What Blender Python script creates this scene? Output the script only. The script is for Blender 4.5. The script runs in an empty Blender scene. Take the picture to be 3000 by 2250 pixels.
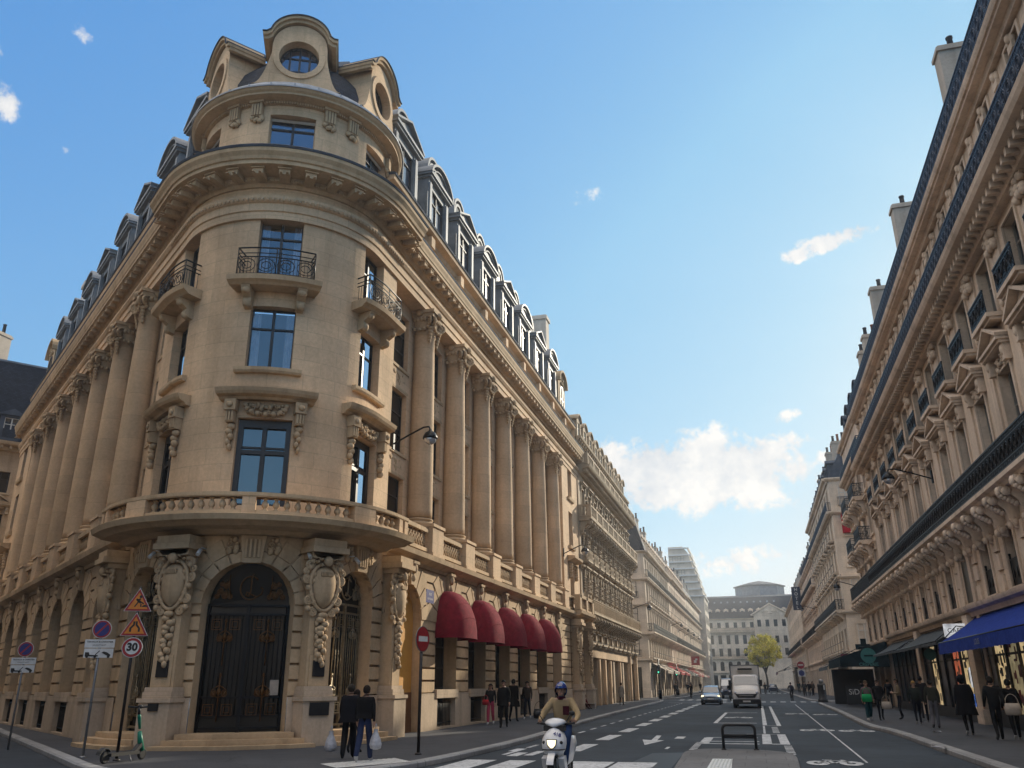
import bpy, bmesh, math, random
from math import sin, cos, pi, radians as R_, sqrt, atan2, hypot
from mathutils import Vector, Matrix
random.seed(7)
SC = bpy.context.scene
COL = SC.collection
WL = {}            # world location of every root that is not rotated

# ------------------------------------------------------------------ materials
def new_mat(name):
    m = bpy.data.materials.new(name); m.use_nodes = True
    nt = m.node_tree; b = nt.nodes['Principled BSDF']
    return m, nt, b
def nd(nt, t, **kw):
    n = nt.nodes.new(t)
    for k, v in kw.items():
        if k in ('operation', 'blend_type', 'data_type', 'noise_dimensions', 'feature', 'distance', 'offset', 'squash', 'offset_frequency', 'interpolation_type', 'clamp', 'use_clamp'):
            setattr(n, k, v)
        else: n.inputs[k].default_value = v
    return n
def lk(nt, a, ao, b, bi): nt.links.new(a.outputs[ao], b.inputs[bi])
def rgb(c): return (c[0], c[1], c[2], 1)
def mixc(nt, a, b, fac, mode='MIX'):
    m = nt.nodes.new('ShaderNodeMix'); m.data_type = 'RGBA'; m.blend_type = mode
    for sock, v in ((0, fac), (6, a), (7, b)):
        if isinstance(v, tuple) and hasattr(v[0], 'outputs'): nt.links.new(v[0].outputs[v[1]], m.inputs[sock])
        else: m.inputs[sock].default_value = v if sock == 0 else rgb(v)
    return (m, 2)
def ramp(nt, src, stops):
    r = nt.nodes.new('ShaderNodeValToRGB'); e = r.color_ramp.elements
    while len(e) < len(stops): e.new(.5)
    for i, (p, c) in enumerate(stops):
        e[i].position = p; e[i].color = (c, c, c, 1) if not isinstance(c, tuple) else rgb(c)
    nt.links.new(src[0].outputs[src[1]], r.inputs[0]); return (r, 0)
def wpos(nt, scale=(1, 1, 1)):
    g = nt.nodes.new('ShaderNodeNewGeometry')
    m = nd(nt, 'ShaderNodeVectorMath', operation='MULTIPLY'); m.inputs[1].default_value = scale
    nt.links.new(g.outputs['Position'], m.inputs[0]); return m
def noise(nt, vec, scale, detail=4, rough=.6, dim='3D'):
    n = nt.nodes.new('ShaderNodeTexNoise'); n.noise_dimensions = dim
    n.inputs['Scale'].default_value = scale; n.inputs['Detail'].default_value = detail; n.inputs['Roughness'].default_value = rough
    if vec is not None: nt.links.new(vec.outputs[0], n.inputs['Vector'])
    return n

WARM = (1.07, 1.0, .93)
def stone(name, c, block=(1.05, .48), joint=.9, var=.09, dirt=.5, rough=.85, bump=.25, mortar=.012, warm=True):
    m, nt, b = new_mat(name)
    p = wpos(nt)
    big = noise(nt, p, .35, 3, .55); fine = noise(nt, p, 9, 5, .65)
    st = wpos(nt, (1.1, 1.1, .1)); streak = noise(nt, st, 1.6, 4, .6)
    col = tuple(min(.95, c[i] * (WARM[i] if warm else 1)) for i in range(3))
    base = mixc(nt, tuple(x * .83 for x in col), tuple(min(1, x * 1.14) for x in col), ramp(nt, (big, 0), [(.35, 0.), (.65, 1.)]))
    base = mixc(nt, base, (.62, .60, .57), (ramp(nt, (fine, 0), [(.3, .45), (.7, 0.)])), 'MULTIPLY')
    base = mixc(nt, base, (.50, .47, .43), (ramp(nt, (streak, 0), [(.5, 0.), (.78, dirt)])), 'MULTIPLY')
    hgt = fine, 0
    if block:
        uv = nt.nodes.new('ShaderNodeTexCoord')
        br = nd(nt, 'ShaderNodeTexBrick', Scale=1.0, **{'Mortar Size': mortar, 'Brick Width': block[0], 'Row Height': block[1], 'Mortar Smooth': .1, 'Bias': 0.})
        br.inputs['Color1'].default_value = (1 - var, 1 - var, 1 - var, 1); br.inputs['Color2'].default_value = (1 + var * .6, 1 + var * .5, 1 + var * .3, 1)
        br.inputs['Mortar'].default_value = (joint, joint, joint, 1)
        nt.links.new(uv.outputs['UV'], br.inputs['Vector'])
        base = mixc(nt, base, (br, 0), 1.0, 'MULTIPLY')
        mm = nd(nt, 'ShaderNodeMath', operation='MULTIPLY_ADD'); lk(nt, br, 1, mm, 0); mm.inputs[1].default_value = -.6; lk(nt, fine, 0, mm, 2)
        hgt = mm, 0
    # base colour darkened in crevices and under mouldings
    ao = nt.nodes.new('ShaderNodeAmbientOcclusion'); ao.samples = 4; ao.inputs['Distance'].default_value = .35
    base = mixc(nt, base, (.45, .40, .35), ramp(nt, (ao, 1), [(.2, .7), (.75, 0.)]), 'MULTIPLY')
    nt.links.new(base[0].outputs[base[1]], b.inputs['Base Color'])
    bm_ = nd(nt, 'ShaderNodeBump', Strength=bump, Distance=.02); nt.links.new(hgt[0].outputs[hgt[1]], bm_.inputs['Height'])
    lk(nt, bm_, 0, b, 'Normal'); b.inputs['Roughness'].default_value = rough; b.inputs['Specular IOR Level'].default_value = .25
    return m
def plain(name, c, rough=.6, metal=0., var=.12, scale=6., bump=0., spec=.5, coat=0.):
    m, nt, b = new_mat(name)
    n = noise(nt, wpos(nt), scale, 4, .6)
    base = mixc(nt, tuple(x * (1 - var) for x in c), tuple(min(1, x * (1 + var)) for x in c), ramp(nt, (n, 0), [(.3, 0.), (.7, 1.)]))
    nt.links.new(base[0].outputs[base[1]], b.inputs['Base Color'])
    b.inputs['Roughness'].default_value = rough; b.inputs['Metallic'].default_value = metal; b.inputs['Specular IOR Level'].default_value = spec
    b.inputs['Coat Weight'].default_value = coat
    if bump:
        bb = nd(nt, 'ShaderNodeBump', Strength=bump, Distance=.02); lk(nt, n, 0, bb, 'Height'); lk(nt, bb, 0, b, 'Normal')
    return m
def glass(name, c, rough=.04, refl=.35):
    m, nt, b = new_mat(name)
    b.inputs['Base Color'].default_value = rgb(c); b.inputs['Roughness'].default_value = .3; b.inputs['Specular IOR Level'].default_value = .2
    g = nt.nodes.new('ShaderNodeBsdfGlossy'); g.inputs['Roughness'].default_value = rough; g.inputs['Color'].default_value = (.85, .9, 1, 1)
    n = noise(nt, wpos(nt), .9, 2, .5); bb = nd(nt, 'ShaderNodeBump', Strength=.04, Distance=.05); lk(nt, n, 0, bb, 'Height'); lk(nt, bb, 0, g, 'Normal')
    mx = nt.nodes.new('ShaderNodeMixShader'); mx.inputs[0].default_value = refl
    lk(nt, b, 0, mx, 1); lk(nt, g, 0, mx, 2); lk(nt, mx, 0, nt.nodes['Material Output'], 0)
    return m
def clear_glass(name, refl=.35, tint=(.75, .82, .9)):
    m, nt, b = new_mat(name)
    g = nt.nodes.new('ShaderNodeBsdfGlossy'); g.inputs['Roughness'].default_value = .02; g.inputs['Color'].default_value = (.85, .92, 1, 1)
    t = nt.nodes.new('ShaderNodeBsdfTransparent'); t.inputs[0].default_value = rgb(tint)
    mx = nt.nodes.new('ShaderNodeMixShader'); mx.inputs[0].default_value = refl
    lk(nt, t, 0, mx, 1); lk(nt, g, 0, mx, 2); lk(nt, mx, 0, nt.nodes['Material Output'], 0)
    return m
def emit(name, c, s):
    m, nt, b = new_mat(name)
    n = noise(nt, wpos(nt), 2.5, 3, .6)
    base = mixc(nt, tuple(x * .35 for x in c), c, ramp(nt, (n, 0), [(.35, 0.), (.6, 1.)]))
    b.inputs['Base Color'].default_value = rgb(tuple(x * .5 for x in c))
    nt.links.new(base[0].outputs[base[1]], b.inputs['Emission Color']); b.inputs['Emission Strength'].default_value = s
    return m
def asphalt(name, c, grain=60, patch=.35, seam=False):
    m, nt, b = new_mat(name)
    p = wpos(nt); big = noise(nt, p, .22, 4, .6); mid = noise(nt, p, 1.7, 4, .65); fine = noise(nt, p, grain, 2, .6)
    base = mixc(nt, tuple(x * (1 - patch) for x in c), tuple(x * (1 + patch) for x in c), ramp(nt, (big, 0), [(.35, 0.), (.65, 1.)]))
    base = mixc(nt, base, (.7, .7, .7), ramp(nt, (mid, 0), [(.35, .6), (.6, 0.)]), 'MULTIPLY')
    base = mixc(nt, base, (.55, .55, .55), ramp(nt, (fine, 0), [(.35, .7), (.6, 0.)]), 'MULTIPLY')
    v = nt.nodes.new('ShaderNodeTexVoronoi'); v.feature = 'DISTANCE_TO_EDGE'; v.inputs['Scale'].default_value = .22
    mp = nt.nodes.new('ShaderNodeVectorMath'); mp.operation = 'ADD'; wn = noise(nt, p, .8, 3, .6)
    sc = nd(nt, 'ShaderNodeVectorMath', operation='SCALE'); sc.inputs['Scale'].default_value = 1.6; lk(nt, wn, 1, sc, 0); lk(nt, p, 0, mp, 0); lk(nt, sc, 0, mp, 1); lk(nt, mp, 0, v, 'Vector')
    base = mixc(nt, base, (.35, .35, .36), ramp(nt, (v, 0), [(.0, .75), (.006, 0.)]), 'MULTIPLY')
    nt.links.new(base[0].outputs[base[1]], b.inputs['Base Color'])
    b.inputs['Roughness'].default_value = .82; b.inputs['Specular IOR Level'].default_value = .35
    bb = nd(nt, 'ShaderNodeBump', Strength=.35, Distance=.01); lk(nt, fine, 0, bb, 'Height'); lk(nt, bb, 0, b, 'Normal')
    return m
def paint_worn(name, c):
    m, nt, b = new_mat(name)
    p = wpos(nt); n = noise(nt, p, 7, 5, .7); n2 = noise(nt, p, 1.1, 3, .6)
    base = mixc(nt, (.09, .095, .1), c, ramp(nt, (n, 0), [(.33, 0.), (.47, 1.)]))
    base = mixc(nt, base, (.6, .6, .6), ramp(nt, (n2, 0), [(.4, .6), (.65, 0.)]), 'MULTIPLY')
    nt.links.new(base[0].outputs[base[1]], b.inputs['Base Color']); b.inputs['Roughness'].default_value = .7
    return m
def slate_mat(name, c):
    m, nt, b = new_mat(name)
    uv = nt.nodes.new('ShaderNodeTexCoord')
    br = nd(nt, 'ShaderNodeTexBrick', Scale=1.0, **{'Mortar Size': .01, 'Brick Width': .24, 'Row Height': .13, 'Bias': 0.})
    br.inputs['Color1'].default_value = rgb(tuple(x * .75 for x in c)); br.inputs['Color2'].default_value = rgb(tuple(x * 1.3 for x in c)); br.inputs['Mortar'].default_value = rgb(tuple(x * .4 for x in c))
    lk(nt, uv, 'UV', br, 'Vector')
    n = noise(nt, wpos(nt), 1.3, 4, .6)
    base = mixc(nt, (br, 0), (.6, .62, .66), ramp(nt, (n, 0), [(.35, .7), (.65, 0.)]), 'MULTIPLY')
    nt.links.new(base[0].outputs[base[1]], b.inputs['Base Color']); b.inputs['Roughness'].default_value = .8; b.inputs['Specular IOR Level'].default_value = .2
    bb = nd(nt, 'ShaderNodeBump', Strength=.4, Distance=.02); lk(nt, br, 1, bb, 'Height'); bb.invert = True; lk(nt, bb, 0, b, 'Normal')
    return m
def fabric(name, c, var=.18):
    m, nt, b = new_mat(name)
    p = wpos(nt); n = noise(nt, p, 5, 4, .6); f = noise(nt, p, 90, 2, .5)
    base = mixc(nt, tuple(x * (1 - var) for x in c), tuple(min(1, x * (1 + var)) for x in c), ramp(nt, (n, 0), [(.3, 0.), (.7, 1.)]))
    nt.links.new(base[0].outputs[base[1]], b.inputs['Base Color']); b.inputs['Roughness'].default_value = .9; b.inputs['Specular IOR Level'].default_value = .15
    ad = nd(nt, 'ShaderNodeMath', operation='ADD'); lk(nt, n, 0, ad, 0); lk(nt, f, 0, ad, 1)
    bb = nd(nt, 'ShaderNodeBump', Strength=.35, Distance=.03); lk(nt, ad, 0, bb, 'Height'); lk(nt, bb, 0, b, 'Normal')
    return m

M = {}
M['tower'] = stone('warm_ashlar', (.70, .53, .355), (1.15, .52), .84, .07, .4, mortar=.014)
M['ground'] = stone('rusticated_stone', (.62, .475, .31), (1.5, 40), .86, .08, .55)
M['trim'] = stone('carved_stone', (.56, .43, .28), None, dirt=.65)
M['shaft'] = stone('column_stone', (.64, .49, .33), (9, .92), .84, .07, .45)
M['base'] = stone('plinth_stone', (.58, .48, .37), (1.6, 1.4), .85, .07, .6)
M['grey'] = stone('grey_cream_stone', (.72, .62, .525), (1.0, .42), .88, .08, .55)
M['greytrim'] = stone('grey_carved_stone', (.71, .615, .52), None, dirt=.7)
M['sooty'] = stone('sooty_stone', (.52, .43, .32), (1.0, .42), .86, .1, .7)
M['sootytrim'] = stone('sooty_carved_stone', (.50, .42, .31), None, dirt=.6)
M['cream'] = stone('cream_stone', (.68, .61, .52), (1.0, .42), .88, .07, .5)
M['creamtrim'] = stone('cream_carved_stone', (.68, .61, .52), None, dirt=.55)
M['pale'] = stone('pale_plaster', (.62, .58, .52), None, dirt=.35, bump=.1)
M['slate'] = slate_mat('blue_slate', (.035, .042, .058))
M['zinc'] = plain('zinc_sheet', (.15, .175, .21), .55, .2, .25, 1.2, .1)
M['zinclight'] = plain('weathered_zinc', (.34, .36, .39), .6, .1, .3, 2.5, .1)
M['zincdk'] = plain('dark_zinc', (.075, .088, .11), .9, 0., .25, 1.5, .1, .1)
M['zincstone'] = plain('lead_dormer', (.20, .215, .23), .6, 0., .25, 1.6, .15)
M['iron'] = plain('black_iron', (.012, .013, .015), .45, .6, .2, 8)
M['irongrn'] = plain('weathered_iron', (.045, .055, .06), .55, .4, .3, 4)
M['ironblue'] = plain('blue_grey_iron', (.03, .045, .075), .5, .3, .3, 3)
M['frame'] = plain('dark_window_frame', (.02, .019, .02), .4, 0, .2, 6)
M['framew'] = plain('white_window_frame', (.55, .53, .48), .5, 0, .1, 6)
M['frameg'] = plain('grey_window_frame', (.2, .19, .17), .5, 0, .1, 6)
M['pane'] = glass('window_pane', (.008, .012, .018), .03, .22)
M['panedk'] = glass('dark_pane', (.005, .005, .006), .06, .035)
M['paneblue'] = glass('sky_pane', (.010, .022, .045), .03, .24)
M['clear'] = clear_glass('clear_pane', .2)
M['shopglass'] = clear_glass('shop_pane', .16, (.7, .72, .7))
M['curtain'] = plain('sheer_curtain', (.34, .36, .4), .9, 0, .2, 4)
M['room'] = plain('dark_room', (.015, .015, .018), .9, 0, .1, 2)
M['doorblk'] = plain('black_door', (.008, .0075, .007), .35, .1, .3, 3)
M['gold'] = plain('gilt_bronze', (.13, .062, .022), .45, .8, .35, 14)
M['bronze'] = plain('pale_bronze', (.30, .24, .15), .45, .6, .3, 10)
M['asphalt'] = asphalt('asphalt', (.040, .051, .065))
M['pave'] = asphalt('pavement_asphalt', (.07, .073, .082), 40, .2)
M['kerb'] = stone('granite_kerb', (.33, .335, .345), (1.2, 5), .6, .12, .4, mortar=.02, warm=False)
M['white'] = paint_worn('road_paint', (.62, .64, .66))
M['granite'] = stone('granite_slab', (.18, .185, .195), (.9, .9), .7, .08, .4, warm=False)
M['awnred'] = fabric('red_canvas', (.19, .012, .024), .25)
M['awnblue'] = fabric('blue_canvas', (.018, .045, .27), .25)
M['awngreen'] = fabric('dark_green_canvas', (.012, .026, .032), .2)
M['awngrey'] = fabric('grey_canvas', (.09, .10, .105), .2)
M['awnred2'] = fabric('bright_red_canvas', (.36, .03, .04), .25)
M['awnpale'] = fabric('pale_canvas', (.42, .36, .3), .2)
M['yellow'] = plain('ochre_panel', (.62, .30, .055), .75, 0, .12, .8, .05)
M['brown'] = plain('brown_panel', (.16, .065, .022), .6, 0, .2, 1.2, .05)
M['signred'] = plain('sign_red', (.30, .012, .02), .4)
M['signblue'] = plain('sign_blue', (.01, .02, .16), .4)
M['signwhite'] = plain('sign_white', (.62, .62, .6), .45)
M['signorange'] = plain('sign_orange', (.62, .20, .02), .45)
M['signblack'] = plain('sign_black', (.01, .01, .01), .5)
M['steel'] = plain('galvanised_steel', (.22, .22, .22), .5, .6, .25, 5)
M['postdk'] = plain('dark_brown_post', (.02, .015, .013), .45, .2, .2, 6)
M['teal'] = plain('teal_sign', (.045, .20, .19), .5)
M['wine'] = plain('wine_sign', (.16, .01, .03), .5)
M['carblue'] = plain('silver_blue_paint', (.24, .31, .40), .25, .5, .05, 3, 0, .5, .8)
M['vanwhite'] = plain('white_paint', (.62, .62, .62), .35, 0, .05, 2, 0, .5, .4)
M['boxwhite'] = plain('box_panel', (.60, .585, .55), .45, 0, .06, 2)
M['vannavy'] = plain('navy_paint', (.02, .03, .06), .3, .2, .1, 3, 0, .5, .6)
M['plasticblk'] = plain('black_plastic', (.012, .012, .013), .55)
M['rubber'] = plain('tyre_rubber', (.01, .01, .01), .8, 0, .2, 9)
M['carglass'] = glass('vehicle_glass', (.010, .018, .025), .03, .13)
M['chrome'] = plain('chrome', (.6, .6, .62), .15, 1., .05, 5)
M['headlamp'] = emit('lit_headlamp', (1., .86, .5), 2.6)
M['lampoff'] = glass('lens', (.35, .36, .38), .05, .35)
M['lit'] = emit('lit_shop_wall', (1., .74, .38), .55)
M['litdim'] = emit('dim_shop_wall', (.6, .5, .28), .35)
M['litwhite'] = emit('lit_sign_panel', (.95, .97, 1.), .55)
M['litblue'] = emit('lit_blue_poster', (.1, .28, 1.), .6)
M['litred'] = emit('lit_red_poster', (1., .25, .12), .4)
M['litgreen'] = emit('green_signal', (.1, 1., .6), 1.6)
M['litwarm'] = emit('lit_lamp_bulb', (1., .85, .6), 3.)
M['scwhite'] = plain('scooter_white', (.64, .65, .67), .3, 0, .05, 3, 0, .5, .6)
M['scgreen'] = plain('scooter_teal', (.0, .17, .10), .4, 0, .1, 4)
M['helmet'] = plain('helmet_blue', (.01, .03, .17), .22, 0, .05, 3, 0, .5, .8)
M['skin'] = plain('skin', (.38, .22, .15), .55, 0, .1, 8)
M['skindk'] = plain('tan_skin', (.24, .13, .085), .55, 0, .1, 8)
M['bagwhite'] = plain('white_plastic_bag', (.40, .40, .43), .35, 0, .25, 14, .6)
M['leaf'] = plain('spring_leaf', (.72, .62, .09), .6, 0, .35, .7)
M['leafdk'] = plain('spring_leaf_shade', (.42, .40, .05), .6, 0, .35, .7)  # darker leaf tone, scattered through the crown at random
M['bark'] = plain('bark', (.06, .048, .035), .9, 0, .3, 4, .4)
M['terracotta'] = plain('chimney_pot', (.28, .11, .06), .8, 0, .3, 3)
M['chim'] = stone('chimney_render', (.47, .43, .38), None, dirt=.5, bump=.1)
FAB = {}
def fab(c):
    k = tuple(round(x, 3) for x in c)
    if k not in FAB: FAB[k] = fabric('cloth_%d' % len(FAB), c)
    return FAB[k]

# ------------------------------------------------------------------ frames
class Flat:
    def __init__(s, ox, oy, dx, dy, nx, ny): s.o = (ox, oy); s.d = (dx, dy); s.n = (nx, ny)
    def f(s, u, o, z): return (s.o[0] + s.d[0] * u + s.n[0] * o, s.o[1] + s.d[1] * u + s.n[1] * o, z)
    def nrm(s, u): return s.n
CX, CY, R0 = -16.118, 25.603, 3.711
ANG = R_(53.0); HALF = (pi - ANG) / 2          # 63.5 degrees
BIS = -HALF                                    # angle of the bisector measured from +X
UT = R0 * HALF                                 # arc length from bisector to tangent point
class Path:
    """perimeter of the corner building, u = 0 on the rotunda's axis"""
    def at(s, u):
        if abs(u) <= UT:
            a = BIS + u / R0; return (CX + R0 * cos(a), CY + R0 * sin(a)), (cos(a), sin(a))
        if u > 0: return (CX + R0, CY + (u - UT)), (1., 0.)
        n = (-cos(ANG), -sin(ANG)); d = (-sin(ANG), cos(ANG)); q = -u - UT
        return (CX + R0 * n[0] + d[0] * q, CY + R0 * n[1] + d[1] * q), n
    def f(s, u, o, z): p, n = s.at(u); return (p[0] + n[0] * o, p[1] + n[1] * o, z)
    def nrm(s, u): return s.at(u)[1]
PT = Path()
class Cyl:
    """u measured as arc length at R0 all the way round"""
    def f(s, u, o, z): a = BIS + u / R0; return (CX + (R0 + o) * cos(a), CY + (R0 + o) * sin(a), z)
    def nrm(s, u): a = BIS + u / R0; return (cos(a), sin(a))
CYL = Cyl()
class Tan:
    """flat frame tangent to another frame at u0"""
    def __init__(s, fr, u0, o0=0.):
        n = fr.nrm(u0); p = fr.f(u0, o0, 0); s.o = (p[0], p[1]); s.n = n; s.d = (-n[1], n[0])
    def f(s, u, o, z): return (s.o[0] + s.d[0] * u + s.n[0] * o, s.o[1] + s.d[1] * u + s.n[1] * o, z)
    def nrm(s, u): return s.n
class Loc:
    def f(s, u, o, z): return (u, o, z)
    def nrm(s, u): return (0., 1.)
LOC = Loc()

# ------------------------------------------------------------------ mesh builder
class MB:
    def __init__(s): s.v = []; s.F = []; s.m = []; s.uv = []; s.sm = []
    def face(s, pts, mat=0, uv=None, sm=False):
        i = len(s.v); s.v.extend(pts); s.F.append(tuple(range(i, i + len(pts)))); s.m.append(mat); s.uv.append(uv); s.sm.append(sm)
    def grid(s, rows, mat=0, sm=True, closed=False, uvf=None):
        i = len(s.v); n = len(rows[0])
        for r in rows: s.v.extend(r)
        for a in range(len(rows) - 1):
            for b in range(n if closed else n - 1):
                c = (b + 1) % n
                s.F.append((i + a * n + b, i + a * n + c, i + (a + 1) * n + c, i + (a + 1) * n + b)); s.m.append(mat); s.sm.append(sm)
                s.uv.append([uvf(a, b), uvf(a, b + 1), uvf(a + 1, b + 1), uvf(a + 1, b)] if uvf else None)
    def box8(s, p, mat=0):
        for q in ((0, 1, 2, 3), (7, 6, 5, 4), (0, 4, 5, 1), (1, 5, 6, 2), (2, 6, 7, 3), (3, 7, 4, 0)): s.face([p[k] for k in q], mat)
    def mbox(s, fr, u0, u1, o0, o1, z0, z1, mat=0, nu=1):
        for k in range(nu):
            a = u0 + (u1 - u0) * k / nu; b = u0 + (u1 - u0) * (k + 1) / nu
            A, B, C, D = fr.f(a, o1, z0), fr.f(b, o1, z0), fr.f(b, o1, z1), fr.f(a, o1, z1)
            E_, F_, G, H = fr.f(a, o0, z0), fr.f(b, o0, z0), fr.f(b, o0, z1), fr.f(a, o0, z1)
            s.face([A, B, C, D], mat, [(a, z0), (b, z0), (b, z1), (a, z1)])
            s.face([D, C, G, H], mat); s.face([B, A, E_, F_], mat)
            if o0 > -50: s.face([F_, E_, H, G], mat)
            if k == 0: s.face([E_, A, D, H], mat)
            if k == nu - 1: s.face([B, F_, G, C], mat)
    def box(s, x0, x1, y0, y1, z0, z1, mat=0): s.mbox(LOC, x0, x1, y0, y1, z0, z1, mat)
    def sweep(s, fr, us, prof, mat=0, caps=True):
        """sweep a (o,z) polyline along the frame at parameters us"""
        L = [0.]
        for i in range(1, len(prof)): L.append(L[-1] + hypot(prof[i][0] - prof[i - 1][0], prof[i][1] - prof[i - 1][1]))
        for j in range(len(prof) - 1):
            for k in range(len(us) - 1):
                a, b = us[k], us[k + 1]; p, q = prof[j], prof[j + 1]
                s.face([fr.f(a, *p), fr.f(b, *p), fr.f(b, *q), fr.f(a, *q)], mat, [(a, p[1] + j), (b, p[1] + j), (b, q[1] + j), (a, q[1] + j)])
        if caps:
            for u in (us[0], us[-1]): s.face([fr.f(u, *p) for p in prof], mat)
    def prism(s, fr, poly, o0, o1, mat=0):
        n = len(poly)
        s.face([fr.f(u, o1, z) for u, z in poly], mat); s.face([fr.f(u, o0, z) for u, z in reversed(poly)], mat)
        for i in range(n):
            a, b = poly[i], poly[(i + 1) % n]
            s.face([fr.f(a[0], o0, a[1]), fr.f(b[0], o0, b[1]), fr.f(b[0], o1, b[1]), fr.f(a[0], o1, a[1])], mat)
    def band(s, fr, path, w, o0, o1, mat=0, closed=False):
        """flat band of width w along a (u,z) path, thickness o0..o1"""
        n = len(path); off = []
        for i in range(n):
            a = path[(i - 1) % n if closed else max(i - 1, 0)]; b = path[(i + 1) % n if closed else min(i + 1, n - 1)]
            dx, dz = b[0] - a[0], b[1] - a[1]; l = hypot(dx, dz) or 1; off.append((-dz / l, dx / l))
        for i in range(n if closed else n - 1):
            j = (i + 1) % n; a, b = path[i], path[j]; ta = (a[0] + off[i][0] * w, a[1] + off[i][1] * w); tb = (b[0] + off[j][0] * w, b[1] + off[j][1] * w)
            P = lambda q, o: fr.f(q[0], o, q[1])
            s.face([P(a, o1), P(b, o1), P(tb, o1), P(ta, o1)], mat)
            s.face([P(ta, o1), P(tb, o1), P(tb, o0), P(ta, o0)], mat); s.face([P(b, o1), P(a, o1), P(a, o0), P(b, o0)], mat)
            if not closed and i == 0: s.face([P(a, o0), P(a, o1), P(ta, o1), P(ta, o0)], mat)
            if not closed and i == n - 2: s.face([P(b, o1), P(b, o0), P(tb, o0), P(tb, o1)], mat)
    def lathe(s, c, prof, n=16, mat=0, sm=True, fr=None, sq=(1, 1)):
        f = (lambda x, y, z: (c[0] + x, c[1] + y, c[2] + z)) if fr is None else (lambda x, y, z: fr.f(c[0] + x, c[1] + y, c[2] + z))
        rows = [[f(r * cos(2 * pi * k / n) * sq[0], r * sin(2 * pi * k / n) * sq[1], z) for k in range(n)] for r, z in prof]
        s.grid(rows, mat, sm, True, (lambda a, b: (b * .2, rows[a][0][2])))
        for r in (rows[0], rows[-1]): s.face(list(r), mat)
    def tube(s, pts, r, n=6, mat=0, sm=True, rs=None, caps=True):
        P = [Vector(p) for p in pts]; rows = []
        t0 = (P[1] - P[0]).normalized(); ref = Vector((0, 0, 1)) if abs(t0.z) < .9 else Vector((1, 0, 0))
        nx = t0.cross(ref).normalized()
        for i, p in enumerate(P):
            t = (P[min(i + 1, len(P) - 1)] - P[max(i - 1, 0)]).normalized()
            nx = (nx - t * nx.dot(t)).normalized(); ny = t.cross(nx); rr = rs[i] if rs else r
            rows.append([tuple(p + (nx * cos(2 * pi * k / n) + ny * sin(2 * pi * k / n)) * rr) for k in range(n)])
        s.grid(rows, mat, sm, True)
        if caps: s.face(rows[0], mat); s.face(rows[-1][::-1], mat)
    def ball(s, c, r, n=8, m=6, mat=0, fr=None):
        rx, ry, rz = r if isinstance(r, tuple) else (r, r, r); rows = []
        for j in range(m + 1):
            t = pi * j / m
            rows.append([(c[0] + rx * sin(t) * cos(2 * pi * k / n), c[1] + ry * sin(t) * sin(2 * pi * k / n), c[2] + rz * cos(t)) for k in range(n)])
        if fr: rows = [[fr.f(*p) for p in r_] for r_ in rows]
        s.grid(rows, mat, True, True)
    def text(s, body, mapf, size=1., mat=0, align='CENTER', bold=0.):
        cu = bpy.data.curves.new('t', 'FONT'); cu.body = body; cu.size = size; cu.align_x = align; cu.align_y = 'CENTER'; cu.resolution_u = 3; cu.offset = bold
        o = bpy.data.objects.new('t', cu); COL.objects.link(o)
        dg = bpy.context.evaluated_depsgraph_get(); me = bpy.data.meshes.new_from_object(o.evaluated_get(dg))
        i = len(s.v); s.v.extend([tuple(mapf(v.co.x, v.co.y)) for v in me.vertices])
        for p in me.polygons: s.F.append(tuple(i + k for k in p.vertices)); s.m.append(mat); s.uv.append(None); s.sm.append(False)
        bpy.data.objects.remove(o); bpy.data.curves.remove(cu); bpy.data.meshes.remove(me)
    def mesh(s, name, mats, off=(0, 0, 0), weld=True):
        me = bpy.data.meshes.new(name)
        V = [(p[0] - off[0], p[1] - off[1], p[2] - off[2]) for p in s.v]
        me.from_pydata(V, [], s.F)
        if not isinstance(mats, (list, tuple)): mats = [mats]
        for m in mats: me.materials.append(m)
        me.polygons.foreach_set('material_index', s.m); me.polygons.foreach_set('use_smooth', s.sm)
        uvs = []
        for f, uv in zip(s.F, s.uv):
            if uv: 
                for q in uv: uvs.extend(q)
                continue
            a, b, c = Vector(s.v[f[0]]), Vector(s.v[f[1]]), Vector(s.v[f[2]])
            n = (b - a).cross(c - a)
            if n.length < 1e-12 and len(f) > 3: n = (c - a).cross(Vector(s.v[f[3]]) - a)
            if n.length < 1e-12: n = Vector((0, 0, 1))
            n.normalize()
            h = hypot(n.x, n.y)
            if h > .35:
                tx, ty = -n.y / h, n.x / h
                if ty < 0 or (abs(ty) < 1e-6 and tx < 0): tx, ty = -tx, -ty
                for k in f: p = s.v[k]; uvs.extend((p[0] * tx + p[1] * ty, p[2] / max(h, .5) if h < .98 else p[2]))
            else:
                for k in f: p = s.v[k]; uvs.extend((p[0], p[1]))
        me.uv_layers.new(name='UVMap'); me.uv_layers[0].data.foreach_set('uv', uvs)
        bm = bmesh.new(); bm.from_mesh(me)
        if weld: bmesh.ops.remove_doubles(bm, verts=bm.verts, dist=.0005)
        bmesh.ops.recalc_face_normals(bm, faces=bm.faces); bm.to_mesh(me); bm.free()
        return me
    def build(s, name, mats, parent=None, local=False, weld=True):
        off = (0, 0, 0)
        if parent is not None and not local: off = WL.get(parent.name, (0, 0, 0))
        o = bpy.data.objects.new(name, s.mesh(name, mats, off, weld)); COL.objects.link(o)
        if parent is not None:
            o.parent = parent
            if not local: WL[o.name] = off
        return o

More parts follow.
